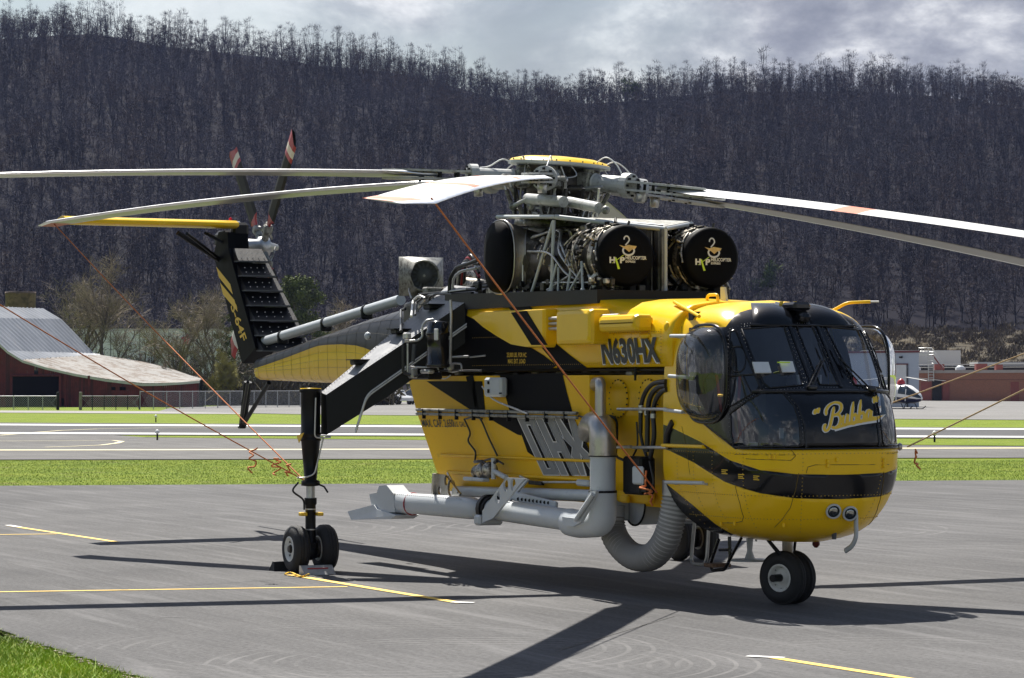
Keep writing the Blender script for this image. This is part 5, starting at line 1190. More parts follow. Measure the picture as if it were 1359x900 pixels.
# aft-side equipment round the beam root
e = lambda u, v, y=-1.35: at(u, v, y=y)
MB().lathe([(0, .0), (0, .15), (.02, .165), (.05, .165), (.06, .15), (.42, .15), (.44, .165), (.48, .165), (.50, .15), (.62, .15), (.64, .0)], e(581, 488, -1.66), (0, 0, 1), 20).obj('accumulator', M('gloss_black_tank', (.012, .012, .013), .22, 0, .2, 4, coat=.3), HELI)
MB().box(e(579, 444, -1.83), (.12, .02, .16), bev=.01).obj('data_plate', ALU, HELI)
PIP = [([(598, 398), (599, 420), (598, 470), (598, 494)], -1.4, .02, ALU), ([(535, 458), (535, 495), (545, 498)], -1.42, .022, HBLK), ([(541, 456), (541, 494)], -1.42, .016, ALU), ([(550, 457), (548, 480)], -1.42, .03, DKG), ([(537, 453), (555, 452), (561, 447), (560, 432), (566, 425), (575, 424)], -1.34, .018, ALU), ([(545, 487), (570, 488), (590, 486), (602, 482), (612, 483), (613, 491), (600, 494), (590, 490)], -1.34, .014, ALU), ([(550, 500), (570, 492), (590, 492), (640, 492)], -1.3, .014, HBLK), ([(568, 466), (576, 478), (582, 490), (584, 502), (592, 503), (598, 498)], -1.34, .012, ALU), ([(598, 474), (622, 473)], -1.3, .016, ALU), ([(624, 474), (644, 472)], -1.15, .012, ALU),
       ([(596, 400), (597, 370), (606, 355), (622, 350), (634, 345)], -1.0, .03, HBLK), ([(600, 396), (602, 368), (612, 360), (632, 356)], -.9, .022, ALU), ([(546, 420), (548, 400), (556, 392), (564, 396)], -1.1, .02, ALU), ([(556, 408), (568, 392), (590, 388), (620, 384)], -1.0, .022, ALU), ([(551, 418), (552, 402), (560, 396)], -1.15, .016, HBLK), ([(570, 408), (570, 394), (580, 390), (600, 391)], -1.1, .018, HBLK), ([(532, 440), (532, 412), (538, 410)], -1.0, .022, HBLK)]
fyu = lambda u, y: min(y, -2.86+(min(u, 600)-433)/189*1.80-.10) if u < 600 else y
for pts, y, r, m_ in PIP: MB().tube(arc_pts([e(u, v, fyu(u, y) if v > 412 else y) for u, v in pts], 5, .08), r, 6).obj('hydraulic_line', m_, HELI)
MB().box(e(560, 499, -1.62), (.9, .22, .10), bev=.02).obj('valve_tray', BLKM, HELI)
for u_, v_, y_, d_3 in ((548, 495, -1.80, (.16, .1, .15)), (598, 487, -1.45, (.1, .08, .1)), (567, 493, -1.75, (.3, .1, .06)), (540, 446, -1.95, (.14, .08, .1))): MB().box(e(u_, v_, y_), d_3, bev=.02).obj('valve_block', ALU, HELI)
b = MB()
for k in range(26): b.box((RNG.uniform(-1.6, 1.3), RNG.uniform(-.9, -.2), 3.86+RNG.uniform(0, .12)), (RNG.uniform(.08, .3), RNG.uniform(.08, .25), RNG.uniform(.06, .2)), bev=.02, mi=int(RNG.integers(0, 3)))
b.obj('deck_equipment', [BLKM, ENG, HGR], HELI, kind='stuff')
MB().box(e(587, 393, -1.0), (2.0, .05, .06)).tube([e(556, 391, -1.0), e(634, 384, -1.0)], .02, 6).obj('deck_rail', BLKM, HELI)
# oil cooler with its fan
c = at(563, 366, y=-.62); b = MB().box(c+Vector((-.42, .12, .0)), (.09, .6, .56), bev=.02, mi=0); oc = b.obj('oil_cooler', HGR, HELI)
fixn(MB().loft([[c+Vector((-.38, .12+.36*sy, .29*sz)) for sy, sz in ((-1, -1), (0, -1), (1, -1), (1, 0), (1, 1), (0, 1), (-1, 1), (-1, 0))], [c+Vector((-.02, .02+.235*math.cos(a_), .235*math.sin(a_))) for a_ in [rad(225+45*k) for k in range(8)]]], 0, False, True).obj('cooler_duct', HGR, oc))
fan = MB().lathe([(-.06, .225), (.02, .235), (.03, .225), (.03, .205), (-.02, .20), (-.03, .12), (.0, .115), (.01, .02), (.015, 0)], c, (.85, -.5, 0), 32, mis=[0, 0, 0, 1, 1, 1, 1, 0]); fo = fan.obj('cooling_fan', [HGR, DKG], oc)
fx = Vector((.85, -.5, 0)).normalized(); fy_ = Vector((0, 0, 1)).cross(fx).normalized()
for k in range(16):
    a_ = 2*math.pi*k/16; dd = fy_*math.cos(a_)+Vector((0, 0, math.sin(a_))); tt = fy_*-math.sin(a_)+Vector((0, 0, math.cos(a_)))
    fan2 = MB().add([c+dd*.115+tt*-.012+fx*.0, c+dd*.115+tt*.014+fx*.015, c+dd*.205+tt*.03+fx*.015, c+dd*.205+tt*.0-fx*.0], [(0, 1, 2, 3)], 0).obj('fan_blade', DKG, oc)
MB().tube([c+Vector((-.3, -.1, -.1)), c+Vector((-.1, -.2, -.22)), c+Vector((0, -.2, -.34))], .014, 6).tube([c+Vector((-.4, .3, -.3)), c+Vector((.3, .3, -.4))], .03, 6).obj('cooler_bracket', ALU, oc)
for k in range(5):
    z = .06*k; MB().tube(catm([at(604+3*k, 384-2*k, y=-.5), at(607+3*k, 360-3*k, y=-.55), at(618+2*k, 352-3*k, y=-.6), at(636, 350+6*k, y=-.6)], 6), .024, 7).obj('oil_hose', [HBLK, ALU, HBLK, REDP, HBLK][k], HELI)
MB().tube([at(604, 375, y=-.3), at(640, 380, y=-.5)], .10, 10).sphere(at(620, 368, y=-.3), .13, 10).obj('starter_housing', ENL, HELI)
# ------------------------------------------------------------------ engines
def engine(y):
    en = empty('engine'); en.parent = HELI; c = Vector((4.68, y, 4.21)); ax = Vector((1, 0, 0)); sd = 1 if y > 0 else -1
    MB().lathe([(-.02, .30), (-.10, .34), (-.28, .33), (-.34, .36), (-.38, .33), (-.75, .31), (-.80, .34), (-.84, .30)], c, ax, 28, mis=[0, 0, 1, 1, 0, 1, 1]).obj('compressor_case', [ENG, ENL], en)
    MB().lathe([(-.84, .30), (-1.1, .28), (-1.30, .33), (-1.34, .37), (-1.38, .33), (-1.9, .32), (-1.96, .36), (-2.0, .32), (-2.3, .34)], c, ax, 28).obj('combustion_case', M('dark_titanium', (.13, .115, .10), .38, .8, .3, 6, dirt=((.03, .025, .02), 8, .55, .7)) if 'dark_titanium' not in MATS else MATS['dark_titanium'], en)
    gr = MB(); r = random.Random(int(y*100))
    for k in range(230):
        a_ = r.uniform(0, 6.28); x = -r.uniform(.08, .95) if k < 170 else -r.uniform(.95, 2.1); R_ = .34+r.uniform(0, .07); p = c+Vector((x, R_*math.cos(a_), R_*math.sin(a_)))
        q = r.random(); rot = Matrix.Rotation(-a_, 3, 'X')
        if q < .5: gr.box(p, (r.uniform(.03, .12), r.uniform(.03, .10), r.uniform(.02, .09)), rot.transposed() if False else Matrix.Rotation(a_, 3, 'X'), bev=.01, mi=r.randint(0, 2))
        elif q < .8:
            da = r.uniform(.3, 1.2); dx = r.uniform(-.2, .2); gr.tube([c+Vector((x+dx*t, (R_+.02)*math.cos(a_+da*t), (R_+.02)*math.sin(a_+da*t))) for t in (0, .25, .5, .75, 1)], r.uniform(.006, .016), 5, 2)
        else: gr.cyl(p, p+Vector((0, math.cos(a_), math.sin(a_)))*r.uniform(.03, .09), r.uniform(.015, .04), 8, r.randint(0, 2))
    for k in range(60):
        p = c+Vector((-r.uniform(.1, 1.4), r.uniform(-.34, .34), -.36-r.uniform(0, .2))); gr.box(p, (r.uniform(.05, .2), r.uniform(.04, .14), r.uniform(.04, .12)), bev=.012, mi=r.randint(0, 2))
    for k in range(14):
        p = c+Vector((-r.uniform(.1, 1.6), r.uniform(-.3, .3), -.3)); gr.tube([p, p+Vector((r.uniform(-.3, .3), r.uniform(-.1, .1), -.16)), p+Vector((r.uniform(-.4, .4), r.uniform(-.2, .2), -.3))], .012, 5, r.choice((0, 2)))
    gr.obj('engine_accessories', [ENG, DK, ENL], en, kind='stuff')
    for pts in ([(-2.2, .40, 60), (-1.6, .42, 75), (-1.1, .40, 30), (-.7, .42, -20)], [(-2.1, .42, 50), (-1.4, .44, 60), (-1.0, .42, 10), (-.6, .44, -40)], [(-2.0, .40, 20), (-1.3, .41, 10), (-.9, .41, -30), (-.5, .42, -60)]):
        MB().tube(catm([c+Vector((x, (-1)*R_*math.cos(rad(t)) if sd < 0 else R_*math.cos(rad(t)), R_*math.sin(rad(t)))) for x, R_, t in pts], 6), .016, 6).obj('oil_line', ALU, en)
    # exhaust: round to tall oval, turned outboard
    rows = []; path = [(2.75, y, 4.21, 0), (2.40, y+sd*.02, 4.23, 25), (2.18, y+sd*.14, 4.26, 60), (2.10, y+sd*.30, 4.28, 84), (2.10, y+sd*.50, 4.29, 97)]
    for i, (x, yy, z, an) in enumerate(path):
        k = i/4; ww = .33+.02*k; hh = .33+.16*k; n_ = Vector((-math.cos(rad(an)), sd*math.sin(rad(an)), 0)); sv = Vector((0, 0, 1)).cross(n_)
        rows.append([Vector((x, yy, z))+sv*ww*math.copysign(abs(math.cos(t))**.8, math.cos(t))+Vector((0, 0, hh*math.copysign(abs(math.sin(t))**.8, math.sin(t)))) for t in [2*math.pi*q/28 for q in range(28)]])
    dct = fixn(MB().loft(rows[:3], 0, False, True).obj('exhaust_duct', ENG, en)); lip = fixn(MB().loft(rows[2:], 0, False, True).obj('exhaust_band', EXH, en))
    cc = sum(rows[-1], Vector())/28; n_ = Vector((-math.cos(rad(97)), sd*math.sin(rad(97)), 0)); inn = [[cc+(p-cc)*.985+n_*.0 for p in rows[-1]], [cc+(p-cc)*.97+n_*.05 for p in rows[-1]], [cc+(p-cc)*.6+n_*.10 for p in rows[-1]], [cc+n_*.11+(p-cc)*.02 for p in rows[-1]]]
    fixn(MB().loft(inn, 0, True, True).obj('exhaust_cover', CVR, en)); MB().tube([cc+(p-cc)*1.01 for p in rows[-1]], .014, 6, closed=True).obj('exhaust_lip', STL, en)
    MB().tube([p+(0.004)*(p-cc) for p in rows[2]], .012, 5, closed=True).obj('exhaust_seam', STL, en)
    # mounts
    for x, dx, z in ((4.2, .15, 3.78), (3.5, -.1, 3.78)):
        MB().tube([(x, y+sd*.36, 4.15), (x+dx, y+sd*.42, z)], .02, 6).tube([(x+.05, y+sd*.36, 4.1), (x-dx*1.5, y+sd*.42, z)], .016, 6).sphere((x+dx, y+sd*.42, z), .035, 8).obj('engine_mount', LG, en)
        MB().tube([(x, y-sd*.3, 4.0), (x+dx, y-sd*.15, z)], .018, 6).obj('engine_mount', ALU, en)
    MB().prism([Vector((4.35, y+sd*.36, 3.98)), Vector((4.5, y+sd*.36, 3.80)), Vector((4.56, y+sd*.36, 3.82)), Vector((4.47, y+sd*.36, 3.92)), Vector((4.60, y+sd*.36, 3.96)), Vector((4.57, y+sd*.36, 4.0)), Vector((4.44, y+sd*.36, 3.95))], (0, .03, 0)).obj('mount_yoke', LG, en)
    return en
engine(-.62); engine(.62)
def cover(y, lab):
    c = Vector((4.72, y, 4.21)); b = MB().lathe([(-.14, .385), (-.02, .395), (.03, .385), (.055, .34), (.06, .2), (.058, 0)], c, (1, 0, 0), 44)
    o = b.obj('intake_cover', CVR, label=lab, category='cover', group='engine intake covers'); X = c.x+.064
    P = lambda a_, b_: Vector((X, c.y+a_, c.z+b_))
    d = MB()
    for pts, w in (([(0.0, .17), (.015, .2), (.0, .235), (-.03, .245), (-.055, .225), (-.06, .2)], .009), ([(.0, .17), (-.04, .13)], .009), ([(-.06, .10), (-.075, .06), (-.05, .02), (.0, .005), (.06, .02), (.085, .06), (.07, .10)], .012)):
        Q = catm([P(*p) for p in [(a_, b_) for a_, b_ in pts]], 5); d.tube([q-Vector((.002, 0, 0)) for q in Q], w, 4, ell=(1, .2), up=Vector((1, 0, 0)), smooth=False)
    d.obj('emblem_outline', SIL, o)
    MB().prism([P(-.13, .13), P(-.06, .115), (P(.0, .135)), P(.07, .125), P(.12, .12), P(.10, .09), P(.05, .075), P(.01, .045), P(-.03, .075), P(-.08, .10)], (.002, 0, 0)).obj('emblem_bird', GOLD, o)
    F = lambda a0, b0, a1, b1: [P(a0, b0), P(a1, b0), P(a1, b1), P(a0, b1)]
    textq('cover_text', 'H', F(-.27, -.10, -.19, -.02), WPR, o, .003, .05); textq('cover_text', 'P', F(-.12, -.10, -.05, -.02), WPR, o, .003, .05)
    MB().prism([P(-.235, -.10), P(-.22, -.10), P(-.06, .005), P(-.075, .005)], (.003, 0, 0)).prism([P(-.195, -.03), P(-.175, -.025), P(-.12, -.17), P(-.15, -.175)], (.004, 0, 0)).obj('yellow_mark', LIME, o)
    textq('cover_text', 'HELICOPTER', F(-.04, -.05, .26, -.005), WPR, o, .003, .03); textq('cover_text', 'EXPRESS', F(-.04, -.09, .10, -.062), WPR, o, .003, .03)
    MB().tube([c+Vector((-.1, .38*math.cos(t), .38*math.sin(t))) for t in np.linspace(0, 6.1, 30)], .012, 5, closed=True).obj('cover_cord', BLKM, o)
cover(-.62, 'round black engine intake cover on the engine nearer the camera'); cover(.62, 'round black engine intake cover on the engine farther from the camera')
PA, PB, PC, PD = at(660, 288, y=-1.0), at(737, 288, y=-1.0), at(883, 304, y=.02), at(918, 297, y=.75); PE = Vector((1.6, .9, 4.84))
# fluted firewall between the engines and the work platform over them
b = MB(); xs_ = np.linspace(2.6, PC.x-.02, 40); ringf = []
for i, x in enumerate(xs_): yy = .0-.05+(.05 if (i//3) % 2 else 0); ringf.append([Vector((x, yy, 3.80)), Vector((x, yy, 4.62))])
b.loft(ringf, 0, False, False, False); fw_ = b.obj('firewall_panel', M('heat_dulled_steel', (.18, .17, .155), .4, .85, .3, 5, dirt=((.05, .045, .04), 6, .5, .7)), HELI)
for k in range(4): MB().tube([at(858+7*k, 303+k*.3, y=-.02), at(858+7*k, 392, y=-.02)], .03, 5).obj('firewall_rib', MATS['heat_dulled_steel'], fw_)
MB().box((3.2, 0, 4.2), (1.3, .34, .86), bev=.03).box((1.9, 0, 4.25), (1.5, .9, .9), bev=.1).obj('gearbox_housing', ENG, HELI)
pl = MB().prism([PA, PB, PC, PD, PE], (0, 0, .035)); plo = fixn(pl.obj('work_platform', HGR, HELI))
for p, q, r in ((PA, PB, .028), (PB, PC, .034), (PC, PD, .03), (PB, at(881, 300, y=.1), .02), (PC, Vector((PC.x, PC.y, 3.78)), .028), (PD, PD+Vector((0, 0, -.3)), .02), (PD+Vector((-.3, -.1, -.4)), PD, .018)): MB().tube([p, q], r, 7).obj('platform_tube', LG if r > .027 else ALU, plo)
for (u0, v0, u1, v1, y0, y1, r) in ((735, 292, 732, 392, -1.0, -1.02, .026), (734, 294, 704, 394, -1.0, -1.02, .022), (760, 342, 752, 393, -.98, -1.02, .02), (720, 375, 790, 375, -1.0, -1.0, .012), (694, 352, 694, 395, -1.0, -1.0, .014), (726, 385, 755, 366, -1.03, -.95, .014)):
    MB().tube([at(u0, v0, y=y0), at(u1, v1, y=y1)], r, 7).obj('frame_strut', LG if r > .019 else ALU, HELI)
for u, v in ((817, 290), (936, 306)): q = at(u, v, y=-.5 if u < 900 else .62); MB().tube([q+Vector((-.05, 0, -.12)), q, q+Vector((.05, 0, -.12))], .016, 6).obj('lifting_eye', BLKM, HELI)
MB().prism([at(679, 396, y=-1.05), at(690, 396, y=-1.05), at(681, 383, y=-1.05)], (0, .03, 0)).obj('gusset', STL, HELI)
b = MB(); r = random.Random(5)
for k in range(60): b.box((r.uniform(.9, 4.9), r.uniform(-1.05, -.8), 3.86+r.uniform(-.02, .06)), (r.uniform(.04, .16), .06, r.uniform(.04, .12)), bev=.01, mi=r.randint(0, 2))
b.obj('deck_fittings', [BLKM, ENG, ENL], HELI, kind='stuff')
# ------------------------------------------------------------------ main rotor
RH = Vector((1.6, 0, 5.36)); tilt = Vector((math.tan(rad(3.0)), math.tan(rad(3.0)), 1)).normalized()
rot = empty('rotor_head'); rot.parent = HELI
MB().cyl((1.5, -.05, 4.3), RH-tilt*.1, .16, 20).lathe([(0, .34), (.1, .36), (.18, .3), (.2, .2)], Vector((1.54, -.03, 4.72)), tilt, 24).obj('rotor_mast', HGR, rot)
MB().lathe([(.36, 0), (.355, .15), (.33, .5), (.29, .66), (.255, .70)], RH, tilt, 48).obj('rotor_cap', YELP, rot)
cp_ = MB().lathe([(.255, .705), (.215, .705), (.205, .64), (.2, .3)], RH, tilt, 48)
for k in range(24): a_ = 2*math.pi*k/24; cp_.sphere(RH+tilt*.27+Vector((math.cos(a_)*.70, math.sin(a_)*.70, -.0524*(math.cos(a_)+math.sin(a_))*.7)), .012, 5, mi=1)
cp_.obj('cap_flange', [LG, BLKM], rot); MB().lathe([(.20, .5), (.12, .45), (.05, .3)], RH, tilt, 30).obj('cap_shadow_ring', ENG, rot)
MB().lathe([(-.22, .2), (-.2, .4), (-.1, .46), (.08, .46), (.14, .4), (.16, .2)], RH, tilt, 30).obj('hub_plate', ENG, rot)
MB().lathe([(-.02, .50), (.0, .56), (.07, .56), (.09, .48), (.12, .3)], RH-tilt*.62, tilt, 40).obj('swashplate', HGR, rot)
MB().lathe([(.0, .42), (.03, .48), (.08, .48), (.1, .3)], RH-tilt*.74, tilt, 40).obj('swashplate_ring', RLG, rot)
def bp(az, r, dz=0.0, off=0.0, vert=0.0, a2=.04, b2=.0046):
    c, s = math.cos(rad(az)), math.sin(rad(az)); z = 5.40-a2*r-b2*r*r-.0524*(c+s)*r+dz*(r/11)**1.5
    return Vector((1.6+r*c-off*s, r*s+off*c, z+vert))
BLZ = [('near left', -98.3, 0.0, 6), ('far left', -156.3, 0.0, 6), ('front', -35.2, .10, -3), ('near right', 23.7, .05, 9), ('far right', 83.7, -.14, 2), ('rear', 143.7, 0.0, 7)]
foil = [(-.5, .0), (-.42, -.004), (-.15, .022), (.1, .038), (.3, .040), (.42, .026), (.48, .012), (.5, 0), (.48, -.012), (.42, -.020), (.3, -.026), (.1, -.022), (-.15, -.010), (-.42, -.008)]
for nm, az, dz, pit in BLZ:
    b = MB(); rs = [1.75, 1.95, 2.15, 2.5, 3.0, 3.6, 4.2, 4.65, 5.05, 6.0, 6.9, 7.6, 8.0, 8.8, 9.6, 10.1, 10.45, 10.6, 10.8, 10.97]; rows = []
    for r in rs:
        ch = .60; k = 1.0
        if r < 2.5: ch = .22+.38*max(0, min(1, (r-1.95)/.55)); 
        thick = 1.0 if r > 2.4 else 1.9
        tw = rad(pit-(r/11)*6); sweep = 0.0
        if r > 10.45: ch = .60-.22*(r-10.45)/.52; sweep = -.16*((r-10.45)/.52)
        c0 = bp(az, r, dz); row = []
        for (x, h) in foil:
            xx = x*ch+sweep+(.0 if r > 10.45 else 0); hh = h*thick*(.6 if r < 10.45 else .6*(1-(r-10.45)/.52*.7)); ox, oz = xx*math.cos(tw)-hh*math.sin(tw), xx*math.sin(tw)+hh*math.cos(tw)
            row.append(bp(az, r, dz, ox, oz))
        rows.append(row)
    def mi_(i, k):
        if i in (7, 11) and k < 5: return 3
        if k in (4, 5, 6, 7, 8, 9): return 2
        if i in (16, 17, 18) and (k < 5 or k > 8): return 3
        return 0 if k < 5 else 1
    bl = fixn(b.loft(rows, 0, True, True, True, mis=mi_).obj('rotor_blade', [WHT, UND, LEM, ORG], HELI)); bl['label'] = f'white main rotor blade pointing to the {nm}'
    tb_ = MB()                                             # trim tabs along the trailing edge
    for r in (4.0, 5.0, 6.0, 7.0, 8.0, 9.0, 9.8): tb_.box(bp(az, r, dz, -.31, -.31*math.sin(rad(pit-(r/11)*6))), (.02, .02, .004)) if False else None
    c, s = math.cos(rad(az)), math.sin(rad(az)); D_ = Vector((c, s, -.0524*(c+s)-.05)).normalized(); T_ = Vector((-s, c, 0)); U_ = D_.cross(T_)
    sl = MB(); p0, p1 = bp(az, .42), bp(az, .72); sl.box(p0.lerp(p1, .2), (.3, .26, .26), Matrix((D_, T_, U_)).transposed(), bev=.03, mi=1)
    sl.tube([bp(az, .62), bp(az, .66), bp(az, .68), bp(az, 1.16), bp(az, 1.17), bp(az, 1.28), bp(az, 1.29)], [.09, .13, .115, .12, .17, .17, .12], 20, 0, smooth=False); g_ = sl.obj('blade_sleeve', [RLG, HGR], rot)
    for k in range(8): a_ = 2*math.pi*k/8; MB().box(bp(az, 1.31)+T_*.13*math.cos(a_)+U_*.13*math.sin(a_), (.03, .03, .03)).obj('bolt', BLKM, g_)
    Rm = Matrix((D_, T_, U_)).transposed()
    cf_ = MB(); 
    for sg in (-1, 1): cf_.loft([[bp(az, r)+T_*w*q1+U_*(sg*.055+q2*.014) for q1, q2 in ((-1, -1), (1, -1), (1, 1), (-1, 1))] for r, w in ((1.28, .13), (1.5, .13), (1.9, .15), (2.15, .17), (2.35, .10), (2.5, .02))], 0, True, False)
    cf_.obj('blade_cuff', RLG, g_)
    for r in (1.45, 1.7, 1.95):
        for sg in (-1, 1): MB().cyl(bp(az, r)+T_*.07*sg-U_*.085, bp(az, r)+T_*.07*sg+U_*.085, .022, 8).obj('bolt', BLKM, g_)
    MB().lathe([(0, .0), (0, .06), (.14, .07), (.16, .0)], bp(az, 1.45)-U_*.2+T_*.0, U_, 12).obj('fold_pin', ALU, g_)
    # pitch link, horn, damper, hoses
    h0 = bp(az, .8)+T_*.22-U_*.02; MB().box(bp(az, .8)+T_*.14, (.14, .2, .07), Rm, bev=.02).obj('pitch_horn', HGR, rot)
    lo_ = RH-tilt*.58+Vector((math.cos(rad(az+22))*.52, math.sin(rad(az+22))*.52, 0)); MB().tube([h0, lo_], .020, 8).tube([h0.lerp(lo_, .2), h0.lerp(lo_, .8)], .032, 8, 1).sphere(h0, .04, 8).sphere(lo_, .045, 8).obj('pitch_link', [ALU, HGR], rot)
    d0, d1 = bp(az, .52)+T_*-.12-U_*.10, bp(az, .30)+T_*-.30-U_*.12; MB().tube([d0, d1], .05, 10).tube([bp(az, .9)-T_*.12-U_*.05, d0], .026, 8, 1).sphere(d0, .06, 10).obj('lag_damper', [ENG, ALU], rot)
    MB().lathe([(0, 0), (0, .075), (.10, .08), (.11, .05), (.2, .05), (.21, 0)], bp(az, .52)+U_*.08, U_, 14, mis=[0, 0, 1, 0, 0]).obj('damper_reservoir', [HGR, M('blue_band', (.05, .10, .35), .3) if 'blue_band' not in MATS else MATS['blue_band']], rot)
    MB().tube(catm([RH+Vector((c, s, 0))*.66+tilt*.24, RH+Vector((c, s, 0))*.82+tilt*.30, RH+Vector((c, s, 0))*1.0+tilt*.2, bp(az, 1.12)+U_*.12], 6), .010, 5).obj('bleed_line', WPR, rot)
    MB().tube(catm([RH+Vector((c, s, 0))*.55+T_*.2+tilt*.24, RH+Vector((c, s, 0))*.62+T_*.34+tilt*.05, bp(az, .72)+T_*.15], 6), .009, 5).obj('bleed_line', ALU, rot)
    a3 = RH-tilt*.62+Vector((math.cos(rad(az-8))*.50, math.sin(rad(az-8))*.50, 0)); MB().tube([a3, bp(az, .55)-U_*.12+T_*.05], .014, 6).tube([a3+Vector((.05, .06, .05)), bp(az, .62)-U_*.1], .018, 6, 1).obj('scissor_link', [ALU, ENG], rot)
# servo tubes under the swashplate
for (u0, v0, u1, v1, y, r) in ((700, 264, 748, 268, -.75, .075), (755, 268, 795, 276, -.55, .07), (680, 274, 700, 264, -.8, .03)): MB().tube([at(u0, v0, y=y), at(u1, v1, y=y)], r, 14).obj('servo_tube', RLG, rot)
for (u, v, y) in ((681, 274, -.8), (804, 279, -.5), (705, 274, -.75), (750, 270, -.65)): MB().sphere(at(u, v, y=y), .06, 10).obj('servo_joint', HGR, rot)
for (u0, u1, y) in ((684, 684, -.75), (697, 697, -.7), (795, 792, -.4), (750, 745, -.5), (775, 770, -.3)): MB().tube([at(u0, 250, y=y), at(u1, 288, y=y)], .02, 6).obj('control_rod', BLKM if u0 < 790 else ALU, rot)
r = random.Random(12); b = MB()
for k in range(200):
    a_ = r.uniform(0, 6.28); R_ = r.uniform(.15, .60); h = r.uniform(-.55, .18); p = RH+Vector((R_*math.cos(a_), R_*math.sin(a_), h))
    if r.random() < .5: b.box(p, (r.uniform(.03, .12), r.uniform(.03, .1), r.uniform(.03, .12)), Matrix.Rotation(r.uniform(0, 3), 3, 'Z'), bev=.01, mi=r.randint(0, 2))
    else: b.tube([p, p+Vector((r.uniform(-.12, .12), r.uniform(-.12, .12), r.uniform(-.2, .2)))], r.uniform(.008, .02), 5, r.randint(0, 2))
b.obj('rotor_head_fittings', [ENG, HGR, ALU], rot, kind='stuff')
# ------------------------------------------------------------------ ropes, chocks
def rope(name, pts, mat, r, lab, grp='blade tie-down ropes', knots=()):
    o = MB().tube(catm(pts, 8), r, 6, smooth=True).obj(name, mat, label=lab, category='rope', group=grp)
    for (p, s) in knots:
        rr_ = random.Random(int(p[0]*100)); K = [Vector(p)+Vector((rr_.uniform(-s, s)*.5, rr_.uniform(-s, s)*.5, -s*1.6*k/7+rr_.uniform(-.03, .03))) for k in range(9)]
        MB().tube(catm(K, 5), .011, 5).obj('rope_knot', ROPE, o)
    return o
def sag(a, b, s=.08): a, b = Vector(a), Vector(b); return [a.lerp(b, t)+Vector((0, 0, -s*4*t*(1-t))) for t in (0, .25, .5, .75, 1)]
tieR, tieL = Vector((.02, -3.12, 1.27)), Vector((.02, 3.12, 1.27))
pB, pC, pA, pD, pE = bp(-156.3, 10.6), bp(-35.2, 10.3, .10, .22), bp(-98.3, 10.0), bp(23.7, 10.2, .05), bp(83.7, 9.8, -.14)
rope('tie_down_rope', sag(pB, tieR, .05), ROPE, .009, 'orange rope from the tip of the far left rotor blade to the near wheel strut', knots=[(tieR+Vector((-.35, -.25, .3)), .12)])
rope('tie_down_rope', sag(pA, tieR, .10), ROPE, .009, 'orange rope running off the left edge from the near wheel strut', knots=[(at(333, 592, y=-4.2), .18), (at(383, 614, y=-3.3), .1)])
anc = at(872, 654, y=-1.25)
rope('tie_down_rope', sag(pC, anc, .02), ROPE, .010, 'orange rope from the front rotor blade down past the tank side', knots=[(at(857, 628, y=-1.5), .14), (at(864, 650, y=-1.3), .1)])
aD = Vector((8.62, .98, 1.86))
rope('tie_down_rope', sag(aD, pD, .02), ROPT, .011, 'tan rope rising right from the nose to a rotor blade, the lower of two', knots=[(aD+Vector((.02, .12, -.02)), .12)])
rope('tie_down_rope', sag(tieL, pE, .02), ROPT, .011, 'tan rope rising right behind the nose, the upper of two')
MB().lathe([(0, .03), (.03, .05), (.06, .03)], CS(abs(inv(1060, 590)[0])+.55, 1.86), (.5, .8, 0), 12).obj('tiedown_eye', STL, HELI)
c = Vector((.36, -3.12, 0)); k1 = MB().prism([c+Vector((0, -.2, 0)), c+Vector((.2, -.2, 0)), c+Vector((.06, -.2, .12)), c+Vector((0, -.2, .12))], (0, .46, 0)); ch_ = fixn(k1.obj('wheel_chock', ALU, label='grey metal chock in front of the near main wheels', category='chock', group='wheel chocks')); MB().box(c+Vector((.11, .03, .075)), (.012, .3, .03)).obj('red_tape', REDP, ch_)
c = Vector((-.38, -3.12, 0)); fixn(MB().prism([c+Vector((0, -.28, 0)), c+Vector((-.2, -.28, 0)), c+Vector((-.06, -.28, .13)), c+Vector((0, -.28, .13))], (0, .5, 0)).obj('wheel_chock', RUB, label='black rubber chock behind the near main wheels', category='chock', group='wheel chocks'))
rope('chock_cord', [at(378, 762, z=.02), at(386, 760, z=.02), at(400, 765, z=.02), at(410, 762, z=.02)], YPR, .012, 'yellow cord lying beside the near wheel chocks', None)
# ------------------------------------------------------------------ barn
RDW = M('weathered_red_boards', (.115, .020, .022), .85, 0, .35, 1.2, dirt=((.10, .075, .07), 2.5, .58, .7))
TIN = M('corrugated_tin_roof', (.17, .185, .21), .5, .2, .12, .4, dirt=((.28, .24, .21), .5, .6, .5))
TINW = M('sun_bleached_tin_roof', (.24, .23, .215), .8, 0, .12, .35, dirt=((.12, .085, .06), .6, .46, .9))
barn = empty('barn', G(60, 300), label='old red barn with a swooping tin roof beyond the runway', cat='barn')
def bobj(mb, n, m, par, **k): o = mb.obj(n, m, par, **k); o.matrix_parent_inverse = par.matrix_world.inverted() if False else Matrix.Translation(-par.location); return o
FP = [(-70, 405), (-38, 422), (-12, 446), (10, 466), (30, 478), (60, 487), (100, 496), (140, 503), (190, 509), (215, 508.5), (240, 507), (265, 505)]
BP = [(58, 410), (82, 424), (104, 447), (125, 470), (134, 471.5), (150, 474), (170, 477), (190, 481), (214, 487), (232, 492), (250, 498), (268, 503.5)]
fr_, bk_ = [GV(u, v, 300) for u, v in FP], [GV(u, v, 338) for u, v in BP]
